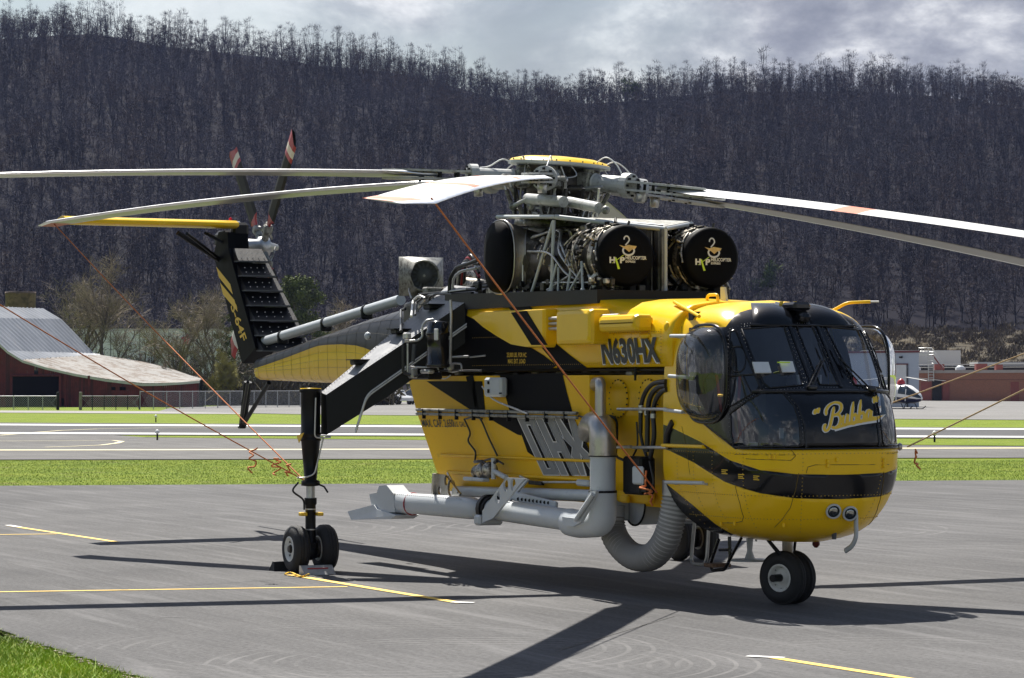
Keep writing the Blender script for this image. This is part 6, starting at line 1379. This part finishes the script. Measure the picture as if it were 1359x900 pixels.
def corr(i0, i1, mat, name, n=44):
    b = MB(); rows = []
    for q in range(i0, i1+1):
        row = []
        for k in range(n*2+1):
            t = k/(n*2); p = fr_[q].lerp(bk_[q], t); row.append(p+Vector((0, 0, .10*(k % 2)+.05*math.sin(k*1.7+q))))
        rows.append(row)
    b.loft(rows, 0, False, False, False); return bobj(fixn(b.obj('x', mat)) if False else b, name, mat, barn)
corr(0, 4, TIN, 'main_roof'); corr(4, 11, TINW, 'lean_to_roof', 30)
b = MB(); b.loft([[p+Vector((0, 0, -.02)) for p in fr_], [p+Vector((0, 0, -.28)) for p in fr_]], 0, False, False, False); bobj(b, 'verge_board', M('white_verge', (.5, .5, .5), .6, 0, .1, 3), barn)
# front wall: planks, cut round the wide doorway and the small window
def topz(u):
    for (a, va), (c, vc) in zip(FP, FP[1:]):
        if u <= c: return VZ(va+(vc-va)*(u-a)/(c-a), 300)-.1
    return VZ(505, 300)
npk = 0; plk = MB(); u = -60.0
while u < 262:
    w_ = 2.7; zt = min(topz(u), topz(u+w_)); zt = zt if u < 260 else zt
    segs = [(-.03, zt)]
    if 15 < u+w_/2 < 80: segs = [(VZ(499, 300), zt)] 
    if 44 < u+w_/2 < 51: segs = [(VZ(499, 300)+.02, VZ(497.5, 300)), (VZ(484, 300), zt)]
    if 80 <= u+w_/2 < 87 and RNG.uniform() < .7: segs = [(.9*RNG.uniform(.9, 1.1), zt)]
    if 145 < u < 165 and RNG.uniform() < .6: segs = [(-.03, VZ(518, 300)), (VZ(513.5, 300), zt)]
    for z0, z1 in segs:
        if z1-z0 < .1: continue
        a, c = G(u+.12, 300.2, z0), G(u+w_-.12, 300.2, z0); dpt = FH*(.05+RNG.uniform(0, .03)); plk.add([a, c, c+Vector((0, 0, z1-z0)), a+Vector((0, 0, z1-z0))]+[p+dpt for p in (a, c, c+Vector((0, 0, z1-z0)), a+Vector((0, 0, z1-z0)))], [(0, 1, 2, 3), (7, 6, 5, 4), (0, 4, 5, 1), (3, 2, 6, 7), (0, 3, 7, 4), (1, 5, 6, 2)], int(RNG.uniform() < .15)); npk += 1
    u += w_
bobj(plk, 'board_wall', [RDW, M('darker_red_boards', (.07, .018, .018), .9, 0, .3, 1)], barn, kind='stuff')
b = MB(); inn = M('painted_interior_shade', (.012, .010, .010), .9, 0, .3, 1); P = [G(-60, 303, -.03), G(262, 303, -.03)]  # near-black: the shade inside the barn is put into this wall colour
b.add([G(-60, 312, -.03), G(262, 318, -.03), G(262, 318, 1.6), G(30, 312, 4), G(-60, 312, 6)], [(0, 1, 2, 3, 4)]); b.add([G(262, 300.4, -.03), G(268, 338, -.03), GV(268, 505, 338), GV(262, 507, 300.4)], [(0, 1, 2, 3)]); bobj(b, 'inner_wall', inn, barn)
for u_ in (15, 80, 87, 118): p = G(u_, 300.1); bobj(MB().box(p+Vector((0, 0, 1.7)), (.25, .25, 3.4), Matrix.Rotation(YAW, 3, 'Z')), 'timber_post', RDW, barn)
bobj(MB().tube([GV(15, 498.5, 300), GV(80, 498.5, 300)], .12, 4), 'door_beam', RDW, barn)
silo = MB().lathe([(0, 2.1), (11.2, 2.1), (11.25, 2.15), (11.6, 2.15), (11.6, 1.9), (11.2, 1.9)], G(27, 385), (0, 0, 1), 26); silo.v = [(x, y, z+3.7) for x, y, z in silo.v]; silo.cyl(G(27, 385), G(27, 385, 4), 2.1, 26); silo.obj('silo', M('rusty_brown_staves', (.13, .085, .07), .9, 0, .4, .9, .3, 8, ((.05, .035, .03), 1.2, .5, .8)), label='squat brown topped silo behind the barn roof', category='silo')
# ------------------------------------------------------------------ far warehouse with its sign
WALLG = M('grey_warehouse_cladding', (.78, .79, .79), .7, 0, .08, .08)
wh = empty('warehouse', G(230, 455), label='long pale grey warehouse with a red emblem behind the trees', cat='warehouse')
b = MB(); A, B = G(60, 455), G(330, 455); d = (B-A).normalized(); zt = VZ(439, 455); b.prism([A+Vector((0, 0, -.03)), B+Vector((0, 0, -.03)), B+Vector((0, 0, zt)), A+Vector((0, 0, zt))], FH*30); bobj(b, 'wall', WALLG, wh)
b = MB(); b.prism([A+Vector((0, 0, zt)), B+Vector((0, 0, zt)), B+Vector((0, 0, zt+.35)), A+Vector((0, 0, zt+.35))], FH*31-FH*.3); bobj(b, 'roof_edge', M('pale_gutter', (.5, .49, .46), .6, 0, .05, 1), wh)
for k in range(14): p = A.lerp(B, (k+.5)/14); bobj(MB().box(p+Vector((0, 0, zt/2))-FH*.04, (.12, .12, zt), Matrix.Rotation(YAW, 3, 'Z')), 'panel_joint', M('joint_grey', (.2, .2, .2), .8) if 'joint_grey' not in MATS else MATS['joint_grey'], wh)
sc_ = GV(248.5, 451, 454.8); st = []
for k in range(10):
    a_ = rad(90+36*k); R_ = 1.15 if k % 2 == 0 else .62; st.append(sc_+RT*math.cos(a_)*R_+Vector((0, 0, math.sin(a_)*R_)))
bobj(MB().prism([st[0], st[1], st[2], st[3], st[4], st[5], st[6], st[7], st[8], st[9]], -FH*.08), 'red_emblem', REDP, wh)
tx = textq('sign_text', 'FIDELITY', [GV(223, 474.5, 454.7), GV(263, 474.5, 454.7), GV(263, 466, 454.7), GV(223, 466, 454.7)], M('faded_sign_grey', (.12, .12, .12), .7), wh, .05, .02); tx.matrix_parent_inverse = Matrix.Translation(-wh.location)
# ------------------------------------------------------------------ trees in the middle distance
def near_tree(name, loc, h, seed, lab, mats, spread=1.0, lev=4, kids=4, twigs=3000, grp=None, lean=0, leafy=0.0, tw=.06, low=.22):
    r = random.Random(seed); root = empty(name, loc, label=lab, cat='tree', group=grp); b = MB(); ends = []
    def grow(p, d, ln, rad_, l):
        pts = [p]; q = p; dd = d
        for k in range(3):
            dd = (dd+Vector((r.gauss(0, .13), r.gauss(0, .13), r.gauss(.05, .08)))).normalized(); q = q+dd*ln/3; pts.append(q)
        b.tube(pts, [rad_, rad_*.85, rad_*.7, rad_*.55], 6 if l == 0 else 4 if l < 3 else 3, 0, False)
        if l >= lev-1:
            for k in range(1, 4): ends.append((pts[k], dd))
            return
        if l >= 1: ends.append((pts[2], dd))
        n = kids+r.randint(0, 2)
        for k in range(n):
            t = low+(1-low)*(k+r.uniform(.2, .9))/n if l == 0 else r.uniform(.3, 1.0); i = min(2, int(t*3)); s = pts[i].lerp(pts[i+1], t*3-i); a_ = r.uniform(0, 6.28)
            side = Vector((math.cos(a_), math.sin(a_), 0)); nd = (dd*r.uniform(.5, 1.0)+side*r.uniform(.5, 1.0)*spread+Vector((0, 0, .25))).normalized()
            grow(s, nd, ln*r.uniform(.5, .72)*(1.15-.35*t if l == 0 else 1), rad_*(.5-.1*t), l+1)
        grow(pts[-1], dd, ln*.62, rad_*.55, l+1)
    grow(Vector((0, 0, -.2)), Vector((lean, 0, 1)).normalized(), h*.42, h*.02, 0)
    b.obj('trunk', mats[0], root); vs, fs = [], []
    for i in range(twigs):
        p, d = r.choice(ends); g = Vector((r.gauss(0, 1), r.gauss(0, 1), r.gauss(.3, .8))).normalized(); dd = (d*.8+g*.9).normalized(); q = p+g*r.uniform(0, h*.02); ln = r.uniform(.3, 1)*h*.085; s = dd.cross(g+Vector((.01, .02, 1))).normalized()*tw; o = len(vs)
        m_ = q+dd*ln*.55+g*ln*.06; vs += [q-s*.5, q+s*.5, m_+s*.3, m_-s*.3, q+dd*ln+g*ln*.2]; fs += [(o, o+1, o+2, o+3), (o+3, o+2, o+4)]
    MB().add(vs, fs).obj('crown', mats[1], root); return root
near_tree('bare_tree', G(98, 352), 20.0, 3, 'tall bare tree behind the red barn, leftmost of the three', [BRN, TWG], 1.0, 5, 3, 2160, 'bare trees behind the barn')
near_tree('bare_tree', G(140, 345), 19.0, 11, 'tall bare tree rising by the back corner of the barn roof, middle of three', [BRN, TWG], 1.0, 5, 3, 2280, 'bare trees behind the barn')
near_tree('bare_tree', G(222, 365), 18.5, 8, 'wide bare tree in front of the grey warehouse, rightmost of the three', [BRN, TWG], 1.25, 5, 3, 2520, 'bare trees behind the barn')
near_tree('young_tree', G(208, 335), 6.6, 31, 'slim young bare tree against the pale warehouse wall', [BRN, TWG], .6, 4, 3, 500)
near_tree('young_tree', G(196, 340), 7.2, 33, 'thin bare sapling left of the red emblem', [BRN, TWG], .6, 4, 3, 400)
near_tree('bare_tree', G(286, 360), 15.5, 41, 'bare brownish tree behind the tail fin', [BRN, TWG], 1.2, 5, 3, 2160)
near_tree('bare_tree', G(455, 370), 14.8, 42, 'pale bare tree between the tail rotor and the engine cowling', [BRN, TWG], 1.35, 5, 3, 2280)
near_tree('bare_tree', G(430, 385), 14.5, 48, 'bare tree right behind the dark evergreen', [BRN, TWG], 1.3, 5, 3, 2040)
near_tree('willow_bush', G(291, 318), 7.0, 51, 'rounded yellow green budding bush at the end of the barn', [BRN, BUD], 1.2, 4, 5, 9000, None, 0, 0, .05, .05)
def evergreen(name, loc, h, w, seed, lab, mat, n=5200):
    r = random.Random(seed); root = empty(name, loc, label=lab, cat='tree'); MB().tube([(0, 0, -.2), (0, 0, h*.8)], [.25, .06], 6).obj('trunk', BRN, root); cl = []
    for i in range(46): a_ = r.uniform(0, 6.28); z = r.uniform(.12, .97)*h; R_ = w*math.sin(math.pi*min(1, (z/h)*.8+.16))**.7*r.uniform(.3, 1); cl.append((Vector((R_*math.cos(a_), R_*math.sin(a_), z)), r.uniform(.5, 1.1)*w*.3))
    vs, fs = [], []
    for i in range(n):
        c, s = r.choice(cl); d = Vector((r.gauss(0, 1), r.gauss(0, 1), r.gauss(0, .7))).normalized(); p = c+d*s*r.uniform(.4, 1.05); t = Vector((r.gauss(0, 1), r.gauss(0, 1), r.gauss(0, 1))).normalized()*.16; u_ = t.cross(d).normalized()*.13; o = len(vs); vs += [p-t, p+u_, p+t, p-u_]; fs.append((o, o+1, o+2, o+3))
    MB().add(vs, fs).obj('crown', mat, root); return root
evergreen('evergreen_tree', G(390, 352), 16.2, 5.0, 5, 'dark green evergreen tree just right of the tail rotor', GRN, 15000)
evergreen('evergreen_tree', G(300, 372), 12.5, 1.8, 6, 'small dark evergreen showing behind the tail fin', GRN, 3500)
evergreen('evergreen_tree', G(455, 420), 5.4, 2.6, 9, 'low dark cedar above the fence under the tail boom', GRN, 2500)
for k, (u_, D_, h_) in enumerate([(1003, 590, 12), (1320, 620, 12), (1100, 600, 11), (1240, 640, 11)]):
    pass
p = G(1003, 640); p.z = hpt((1003-679.5)/FPX*640, 640)
near_tree('leafing_tree', G(1006, 700)+Vector((0, 0, hz(1006-0, 700)*.9)), 15, 71, 'tree in fresh green leaf on the slope right of the far engine cover', [BRN, GRN2], .9, 4, 4, 3500, None, 0, 0, .25)
near_tree('leafing_tree', G(838, 1180)+Vector((0, 0, hpt((838-679.5)/FPX*1180, 1180)-.5)), 17, 72, 'faint green tree high on the hill above the right blades', [BRN, GRN2], .9, 4, 4, 1500, None, 0, 0, .3)
# treeline at the foot of the hill between the fence and the woods
LB = far_tree(61, 9, .8, .4, 420, .09); LB2 = far_tree(62, 7, .85, .45, 420, .09); LA = [arrays(LB), arrays(LB2)]; spt = []
for i in range(420):
    D = RNG.uniform(400, 580); R = RNG.uniform(-.2*D, .03*D if RNG.uniform() < .8 else .12*D); p = W(R, D); spt.append((p.x, p.y, -.1, RNG.uniform(.6, 1.25), RNG.uniform(0, 6), int(RNG.integers(0, 2))))
tag(scatter('undergrowth', LA, spt, [BRN, M('brown_brush', (.065, .052, .040), .95, 0, .4, .1, spec=.1)]), 'tangled bare brush at the foot of the hill', 'undergrowth', kind='stuff')
spt = []
for i in range(900):
    D = RNG.uniform(322, 345); u_ = RNG.uniform(255, 495); p = G(u_, D); spt.append((p.x, p.y, -.05, RNG.uniform(.6, 1.5), RNG.uniform(0, 6), int(RNG.integers(0, 5))))
tag(scatter('undergrowth', bush, spt, [M('hedge_brush', (.075, .065, .04), .95, 0, .5, .1, spec=.1)]), 'low brown brush along the chain link fence', 'undergrowth', kind='stuff')
# ------------------------------------------------------------------ fences
GALV = M('galvanised_wire', (.36, .37, .38), .5, .5, .1, 5); WDP = M('grey_timber_post', (.20, .18, .15), .9, 0, .3, 5)
def chain(u0, D0_, u1, D1_, h, n, lab, post=GALV, mesh=.22):
    f = empty('chain_link_fence', G(u0, D0_), label=lab, cat='fence'); A, B = G(u0, D0_), G(u1, D1_); inv_ = Matrix.Translation(-f.location); Lg = (B-A).length; d = (B-A)/Lg; w = MB()
    k = 0.0
    while k < Lg:
        for sg in (1, -1):
            s0 = A+d*k+Vector((0, 0, 0 if sg > 0 else h)); s1 = A+d*min(Lg, k+h)+Vector((0, 0, h if sg > 0 else 0)); nn = Vector((0, 0, 1))*.014
            w.add([s0-nn, s0+nn, s1+nn, s1-nn], [(0, 1, 2, 3)])
        k += mesh
    o = w.obj('wire_mesh', GALV, f, kind='stuff'); o.matrix_parent_inverse = inv_
    o = MB().tube([A+Vector((0, 0, h)), B+Vector((0, 0, h))], .035, 5).obj('top_rail', GALV, f); o.matrix_parent_inverse = inv_
    for i in range(n+1): p = A.lerp(B, i/n); o = MB().tube([p+Vector((0, 0, -.05)), p+Vector((0, 0, h+.06))], .045, 5).obj('post', post, f); o.matrix_parent_inverse = inv_
chain(-20, 268, 76, 268, 1.32, 5, 'low wire fence with a sagging top rail in front of the barn doorway')
chain(107, 268, 185, 271, 1.32, 5, 'wire fence on dark posts in front of the red lean-to', BLKM)
chain(186, 271, 498, 312, 1.75, 20, 'long chain link fence running behind the tail skid')
for u_, lab in ((77, 'leaning dark gate post left of the gap in the fence'), (107, 'thick grey timber gate post right of the gap in the fence')):
    p = G(u_, 267.8); MB().box((0, 0, .85), (.26 if u_ > 100 else .2, .26, 1.75), Matrix.Rotation(.04, 3, 'Y'), bev=.03).obj('gate_post', WDP if u_ > 100 else BLKM, label=lab, category='post').location = p
# runway edge lights
for u_, v_, lab in ((207, 560, 'small runway edge light on the far grass verge at left'), (209, 584, 'small runway edge light on the near grass verge at left'), (1240, 586, 'white runway edge light right of the nose')):
    D_ = GD(v_); r_ = empty('edge_light', G(u_, D_), label=lab, cat='light'); MB().cyl((0, 0, -.03), (0, 0, .28), .045, 8).obj('stem', BLKM, r_); MB().lathe([(0, .05), (.03, .10), (.12, .10), (.2, .03), (.2, 0)], (0, 0, .28), (0, 0, 1), 10).obj('lamp', WPR, r_)
# ------------------------------------------------------------------ right-hand buildings
BRI = bpy.data.materials.new('red_brick'); BRI.use_nodes = True; t_ = BRI.node_tree; o_ = N(t_, 'ShaderNodeTexCoord').outputs['UV']; bt = N(t_, 'ShaderNodeTexBrick', i_Scale=1.0); bt.inputs['Color1'].default_value = (.30, .105, .055, 1); bt.inputs['Color2'].default_value = (.22, .08, .045, 1); bt.inputs['Mortar'].default_value = (.25, .19, .15, 1)
bt.inputs['Brick Width'].default_value = .22; bt.inputs['Row Height'].default_value = .075; bt.inputs['Mortar Size'].default_value = .008; L(t_, o_, bt.inputs[0]); L(t_, bt.outputs[0], t_.nodes['Principled BSDF'].inputs['Base Color']); t_.nodes['Principled BSDF'].inputs['Roughness'].default_value = .9
bb = empty('brick_building', G(1290, 395), label='long low red brick building with a flat roof', cat='building'); iv = Matrix.Translation(-bb.location)
def put(mb, n, m, par, **k): o = mb.obj(n, m, par, **k); o.matrix_parent_inverse = Matrix.Translation(-par.location); return o
A, B = G(1216, 405), G(1480, 378); zt = VZ(495, 395)
w = MB().prism([A+Vector((0, 0, -.03)), B+Vector((0, 0, -.03)), B+Vector((0, 0, zt)), A+Vector((0, 0, zt))], FH*25+RT*3); o = put(w, 'wall', BRI, bb); uvl = o.data.uv_layers.new(name='UVMap')
for lp in o.data.loops: co = o.data.vertices[lp.vertex_index].co; uvl.data[lp.index].uv = ((co-A).dot((B-A).normalized()), co.z)
dB = (B-A).normalized(); nB = -FH
put(MB().prism([A+nB*.25+Vector((0, 0, zt)), B+nB*.25+Vector((0, 0, zt)), B+nB*.25+Vector((0, 0, zt+.42)), A+nB*.25+Vector((0, 0, zt+.42))], FH*25.6+RT*3), 'parapet', M('pale_coping', (.34, .30, .27), .8, 0, .1, 1), bb)
put(MB().prism([A+nB*.06+Vector((0, 0, zt-1.02)), B+nB*.06+Vector((0, 0, zt-1.02)), B+nB*.06+Vector((0, 0, zt-.92)), A+nB*.06+Vector((0, 0, zt-.92))], FH*.1), 'brick_course', M('dark_course', (.16, .07, .05), .9), bb)
RDD = M('dull_red_door', (.20, .045, .035), .55, 0, .15, 2)
for u0, u1 in ((1222, 1236), (1250, 1260), (1341, 1352)):
    def onw(u, z, off=.1):
        d = ray(u, 500); d.z = 0; n = Vector((-dB.y, dB.x, 0)); k = (A-CAM).dot(n)/d.dot(n); p = CAM+d*k; return Vector((p.x, p.y, z))+nB*off
    put(MB().prism([onw(u0, -.03), onw(u1, -.03), onw(u1, 2.75), onw(u0, 2.75)], FH*.2), 'door', RDD, bb)
put(MB().prism([onw(1237, -.03, .3), onw(1249, -.03, .3), onw(1249, 3.0, .3), onw(1237, 3.0, .3)], FH*.35), 'recess_shade_panel', inn, bb)  # dark panel proud of the wall, coloured as a shaded opening
zz = zt+.4
for u0, u1, hh, m_ in ((1249, 1262, .95, RDD), (1305, 1320, .95, RDD), (1332, 1341, .8, RDD)): a_ = onw(u0, zz, -6); c_ = onw(u1, zz, -6); put(MB().prism([a_, c_, c_+Vector((0, 0, hh)), a_+Vector((0, 0, hh))], FH*1.6), 'roof_unit', m_, bb)
for u0 in (1222, 1282): put(MB().lathe([(0, .75), (.35, .75), (.7, .35), (.72, 0)], onw(u0, zz, -5), (0, 0, 1), 14), 'roof_vent', LG, bb)
for z in (.45, .9): put(MB().tube([onw(1225, zz+z, -14), onw(1420, zz+z, -14)], .07, 5), 'roof_pipe', DKG, bb)
put(MB().box(onw(1330, zz+.35, -16), (30, .6, .7), Matrix.Rotation(math.atan2(dB.y, dB.x), 3, 'Z')), 'roof_plant', BLKM, bb)
ls = empty('access_stair', onw(1235, zz, 1.0), label='pale metal ladder and stair standing at the brick building roof', cat='stair'); 
for u0 in (1231, 1238): put(MB().tube([onw(u0, zz-1.6, .9), onw(u0, zz+3.0, .9)], .07, 5), 'stile', ALU, ls)
for k in range(11): put(MB().tube([onw(1231, zz-1.5+.42*k, .9), onw(1238, zz-1.5+.42*k, .9)], .05, 4), 'rung', ALU, ls)
put(MB().box(onw(1228, zz+2.3, -.5), (2.6, 1.6, .1), Matrix.Rotation(math.atan2(dB.y, dB.x), 3, 'Z')), 'landing', ALU, ls)
for z in (.5, 1.0): put(MB().tube([onw(1219, zz+2.3+z, .3), onw(1236, zz+2.3+z, .3), onw(1252, zz+z*.9, .3)], .045, 4), 'handrail', ALU, ls)
for k in range(5): put(MB().tube([onw(1219+4*k, zz+2.3, .3), onw(1219+4*k, zz+3.3, .3)], .04, 4), 'baluster', ALU, ls)
put(MB().tube([onw(1237, zz+2.3, .3), onw(1252, zz, .3)], .12, 4), 'stringer', RDD, ls)
hg = empty('hangar', G(1190, 300), label='blue grey metal hangar with a dark red roof edge behind the nose', cat='hangar')
BG = M('blue_grey_cladding', (.36, .40, .47), .6, 0, .05, .3)
A2, B2_ = G(1120, 303), G(1219.5, 296); z2 = VZ(468, 296); put(MB().prism([A2+Vector((0, 0, -.03)), B2_+Vector((0, 0, -.03)), B2_+Vector((0, 0, z2)), A2+Vector((0, 0, z2))], FH*20+RT*-1), 'wall', BG, hg)
put(MB().prism([A2-FH*.2+Vector((0, 0, z2)), B2_-FH*.2+RT*.1+Vector((0, 0, z2)), B2_-FH*.2+RT*.1+Vector((0, 0, z2+.22)), A2-FH*.2+Vector((0, 0, z2+.22))], FH*20.5-RT*1), 'roof_trim', M('maroon_trim', (.12, .02, .025), .5), hg)
dh = (B2_-A2).normalized(); W2 = lambda u, z, off=.08: A2+dh*((u-1120)/99.5*(B2_-A2).length)+Vector((0, 0, z))-FH*off
put(MB().prism([W2(1182, -.03), W2(1203, -.03), W2(1203, VZ(484, 297)), W2(1182, VZ(484, 297))], FH*.2), 'door', M('white_roller_door', (.55, .56, .57), .5, 0, .05, 2), hg)
for u0 in (1181, 1204): put(MB().prism([W2(u0-.8, -.03, .14), W2(u0+.8, -.03, .14), W2(u0+.8, VZ(483, 297), .14), W2(u0-.8, VZ(483, 297), .14)], FH*.2), 'door_post', M('dark_jamb', (.06, .06, .07), .6) if 'dark_jamb' not in MATS else MATS['dark_jamb'], hg)
put(MB().prism([W2(1180, VZ(484, 297), .15), W2(1205, VZ(484, 297), .15), W2(1205, VZ(482.5, 297), .15), W2(1180, VZ(482.5, 297), .15)], FH*.2), 'lintel', MATS['maroon_trim'], hg)
put(MB().box(W2(1195.5, VZ(474, 297), .25), (.35, .3, .22), bev=.05), 'wall_lamp', BLKM, hg)
for u0, u1, v0, v1, D_, lab in ((1150, 1275, 465, 486, 424, 'plain white warehouse behind the brick building'), (1298, 1400, 480.5, 490, 428, 'long low white shed in the distance at right')):
    o = MB().prism([G(u0, D_, -.03), G(u1, D_, -.03), GV(u1, v0, D_), GV(u0, v0, D_)], FH*(8)).obj('shed', M('white_shed_wall_'+str(u0), (.50, .50, .49), .7, 0, .06, .1), label=lab, category='shed'); fixn(o)
# ------------------------------------------------------------------ small white helicopter
sh_ = empty('small_helicopter', G(1199, 275), label='small white helicopter with a red rotor mast parked by the hangar', cat='helicopter'); ax = (-FH*.75+RT*.66).normalized(); ay = Vector((-ax.y, ax.x, 0))
O = sh_.location.copy(); SP = lambda x, y, z: O+ax*x+ay*y+Vector((0, 0, z))
def sob(mb, n, m): return put(mb, n, m, sh_)
rows = []
for x, w_, z0, z1 in ((-3.0, .25, 1.5, 2.1), (-2.2, .6, 1.0, 2.4), (-1.2, .85, .65, 2.5), (0, .9, .55, 2.5), (.9, .88, .55, 2.35), (1.6, .72, .62, 1.95), (2.1, .45, .75, 1.5), (2.35, .15, .95, 1.2)):
    rows.append([SP(x, w_*math.cos(a_), (z0+z1)/2+(z1-z0)/2*math.sin(a_)) for a_ in [2*math.pi*k/18 for k in range(18)]])
sbody = sob(MB().loft(rows, 0, True, True, mis=lambda i, k: 2 if (3 <= i <= 6 and math.sin(2*math.pi*(k+.5)/18) > -.1 and k not in (3, 4, 5) ) else 1 if math.sin(2*math.pi*(k+.5)/18) < -.45 else 0), 'cabin', [M('gloss_white', (.72, .72, .72), .25, 0, .03, 3), M('navy_belly', (.02, .02, .05), .3), M('dark_canopy_glass', (.03, .045, .06), .08, 0, .2, 2)])
fixn(sbody); sob(MB().tube([SP(-2.6, 0, 1.9), SP(-6.2, 0, 2.1)], [.32, .16], 10), 'tail_boom', MATS['gloss_white']); sob(MB().prism([SP(-5.8, -.1, 1.4), SP(-6.5, -.1, 1.5), SP(-6.9, -.1, 3.2), SP(-6.4, -.1, 3.2)], ay*.2), 'tail_fin', REDP)
sob(MB().lathe([(0, .42), (.3, .38), (.5, .2), (.62, .0)], SP(-.3, 0, 2.45), (0, 0, 1), 14), 'mast_cowl', REDP)
for k, a_ in enumerate((-20, 70, 160, 250)):
    d = ax*math.cos(rad(a_))+ay*math.sin(rad(a_)); t2 = Vector((-d.y, d.x, 0)); C0 = SP(-.3, 0, 3.15); sob(MB().loft([[C0+d*.2+t2*.06, C0+d*.2-t2*.06, C0+d*.2-t2*.06+Vector((0, 0, .04)), C0+d*.2+t2*.06+Vector((0, 0, .04))], [C0+d*1+t2*.14, C0+d*1-t2*.14, C0+d*1-t2*.14+Vector((0, 0, .04)), C0+d*1+t2*.14+Vector((0, 0, .04))], [C0+d*5+t2*.14-Vector((0, 0, .35)), C0+d*5-t2*.14-Vector((0, 0, .35)), C0+d*5-t2*.14-Vector((0, 0, .31)), C0+d*5+t2*.14-Vector((0, 0, .31))]], 0, True, False), 'rotor_blade', WHT)
for sg in (-1, 1): sob(MB().tube(arc_pts([SP(-1.4, sg*1.0, .05), SP(1.7, sg*1.0, .05), SP(2.0, sg*1.0, .3)], 4, .2), .05, 6), 'skid', BLKM)
for x in (-.9, .9): sob(MB().tube(arc_pts([SP(x, -1.0, .05), SP(x, -.7, .6), SP(x, .7, .6), SP(x, 1.0, .05)], 4, .2), .045, 6), 'cross_tube', BLKM)
for sg in (-1, 1): sob(MB().tube([SP(.95, sg*.87, .8), SP(1.0, sg*.8, 2.0)], .05, 5).tube([SP(-.2, sg*.9, .7), SP(-.2, sg*.85, 2.3)], .05, 5), 'door_post', MATS['gloss_white'])
# ------------------------------------------------------------------ parked cars beyond the runway
TYR = RUB
def car(u_, D_, ang, body, lab, suv=True):
    c = empty('parked_car', G(u_, D_), label=lab, cat='car', group='cars parked beyond the runway'); a_ = (RT*math.cos(rad(ang))-FH*math.sin(rad(ang))).normalized(); b_ = Vector((-a_.y, a_.x, 0)); O = c.location.copy(); P = lambda x, y, z: O+a_*x+b_*y+Vector((0, 0, z))
    H = 1.75 if suv else 1.45; prof = [(-2.3, .45), (-2.3, .95), (-2.2, 1.05), (-1.9, H*.97), (-1.0, H), (.2, H*.98), (.85, 1.12), (2.0, .98), (2.28, .8), (2.3, .45)]
    rows = [[P(x, y*(1-.12*(z > 1.1)), z) for x, z in prof] for y in (-.92, -.8, .8, .92)]; bd = MB(); bd.loft([[P(x, y*(1-.14*(z > 1.1)), z) for x, z in prof] for y in (-.9, .9)], 0, True, False); put(bd, 'body', body, c)
    put(MB().add([P(x, -.93*(1-.1*(z > 1.2)), z) for x, z in ((-1.85, 1.1), (.72, 1.1), (.15, H*.93), (-1.75, H*.92))], [(0, 1, 2, 3)]).add([P(x, .93*(1-.1*(z > 1.2)), z) for x, z in ((-1.85, 1.1), (.72, 1.1), (.15, H*.93), (-1.75, H*.92))], [(0, 1, 2, 3)]), 'side_window', MATS['dark_canopy_glass'], c)
    put(MB().add([P(.80, -.72, 1.16), P(.80, .72, 1.16), P(.26, .68, H*.95), P(.26, -.68, H*.95)], [(0, 1, 2, 3)]), 'windscreen', MATS['dark_canopy_glass'], c)
    for x in (-1.45, 1.45):
        for y in (-.86, .86): w_ = put(MB().lathe([(-.1, .2), (-.11, .32), (-.08, .36), (.08, .36), (.11, .32), (.1, .2)], P(x, y, .36), b_, 18), 'wheel', TYR, c); o = MB().lathe([(-.1, .21), (-.06, .12), (-.07, 0)], P(x, y, .36), b_ if y > 0 else b_, 14).lathe([(.1, .21), (.06, .12), (.07, 0)], P(x, y, .36), b_, 14).obj('rim', ALU, w_); o.matrix_parent_inverse = Matrix.Translation(-c.location) if False else Matrix.Identity(4); w_.matrix_parent_inverse = Matrix.Translation(-c.location); o.matrix_parent_inverse = Matrix.Identity(4)
    for y in (-.7, .7): put(MB().box(P(2.27, y, .78), (.1, .3, .14), Matrix.Rotation(math.atan2(a_.y, a_.x), 3, 'Z')), 'headlight', WPR, c); put(MB().box(P(-2.28, y, .85), (.1, .22, .2), Matrix.Rotation(math.atan2(a_.y, a_.x), 3, 'Z')), 'tail_light', REDP, c)
    return c
CP = lambda n, c: M(n, c, .25, .2, .04, 3, coat=.5)
car(511, 334, 30, CP('dark_red_car_paint', (.22, .015, .03)), 'dark red pickup parked leftmost under the landing gear beam')
car(528, 331, 60, CP('white_car_paint', (.6, .6, .6)), 'white car parked between the red and the dark one')
car(545, 334, 66, CP('black_car_paint', (.03, .034, .045)), 'dark car parked against the tank edge')
car(536, 346, 20, CP('silver_car_paint', (.4, .41, .42)), 'silver car showing above the dark car')
# ------------------------------------------------------------------ haze
def haze(dens, colr):
    cs = [W(-430, -25), W(430, -25), W(430, 1760), W(-430, 1760)]; b = MB().prism([p+Vector((0, 0, -1.1)) for p in cs], (0, 0, 225))
    m = bpy.data.materials.new('hazy_air'); m.use_nodes = True; t = m.node_tree; t.nodes.clear(); v = N(t, 'ShaderNodeVolumePrincipled'); v.inputs['Color'].default_value = (*colr, 1); v.inputs['Density'].default_value = dens; v.inputs['Anisotropy'].default_value = .0
    L(t, v.outputs[0], N(t, 'ShaderNodeOutputMaterial').inputs['Volume']); return fixn(b.obj('haze', m, kind='stuff'))
haze(.000045, (.40, .50, .90))
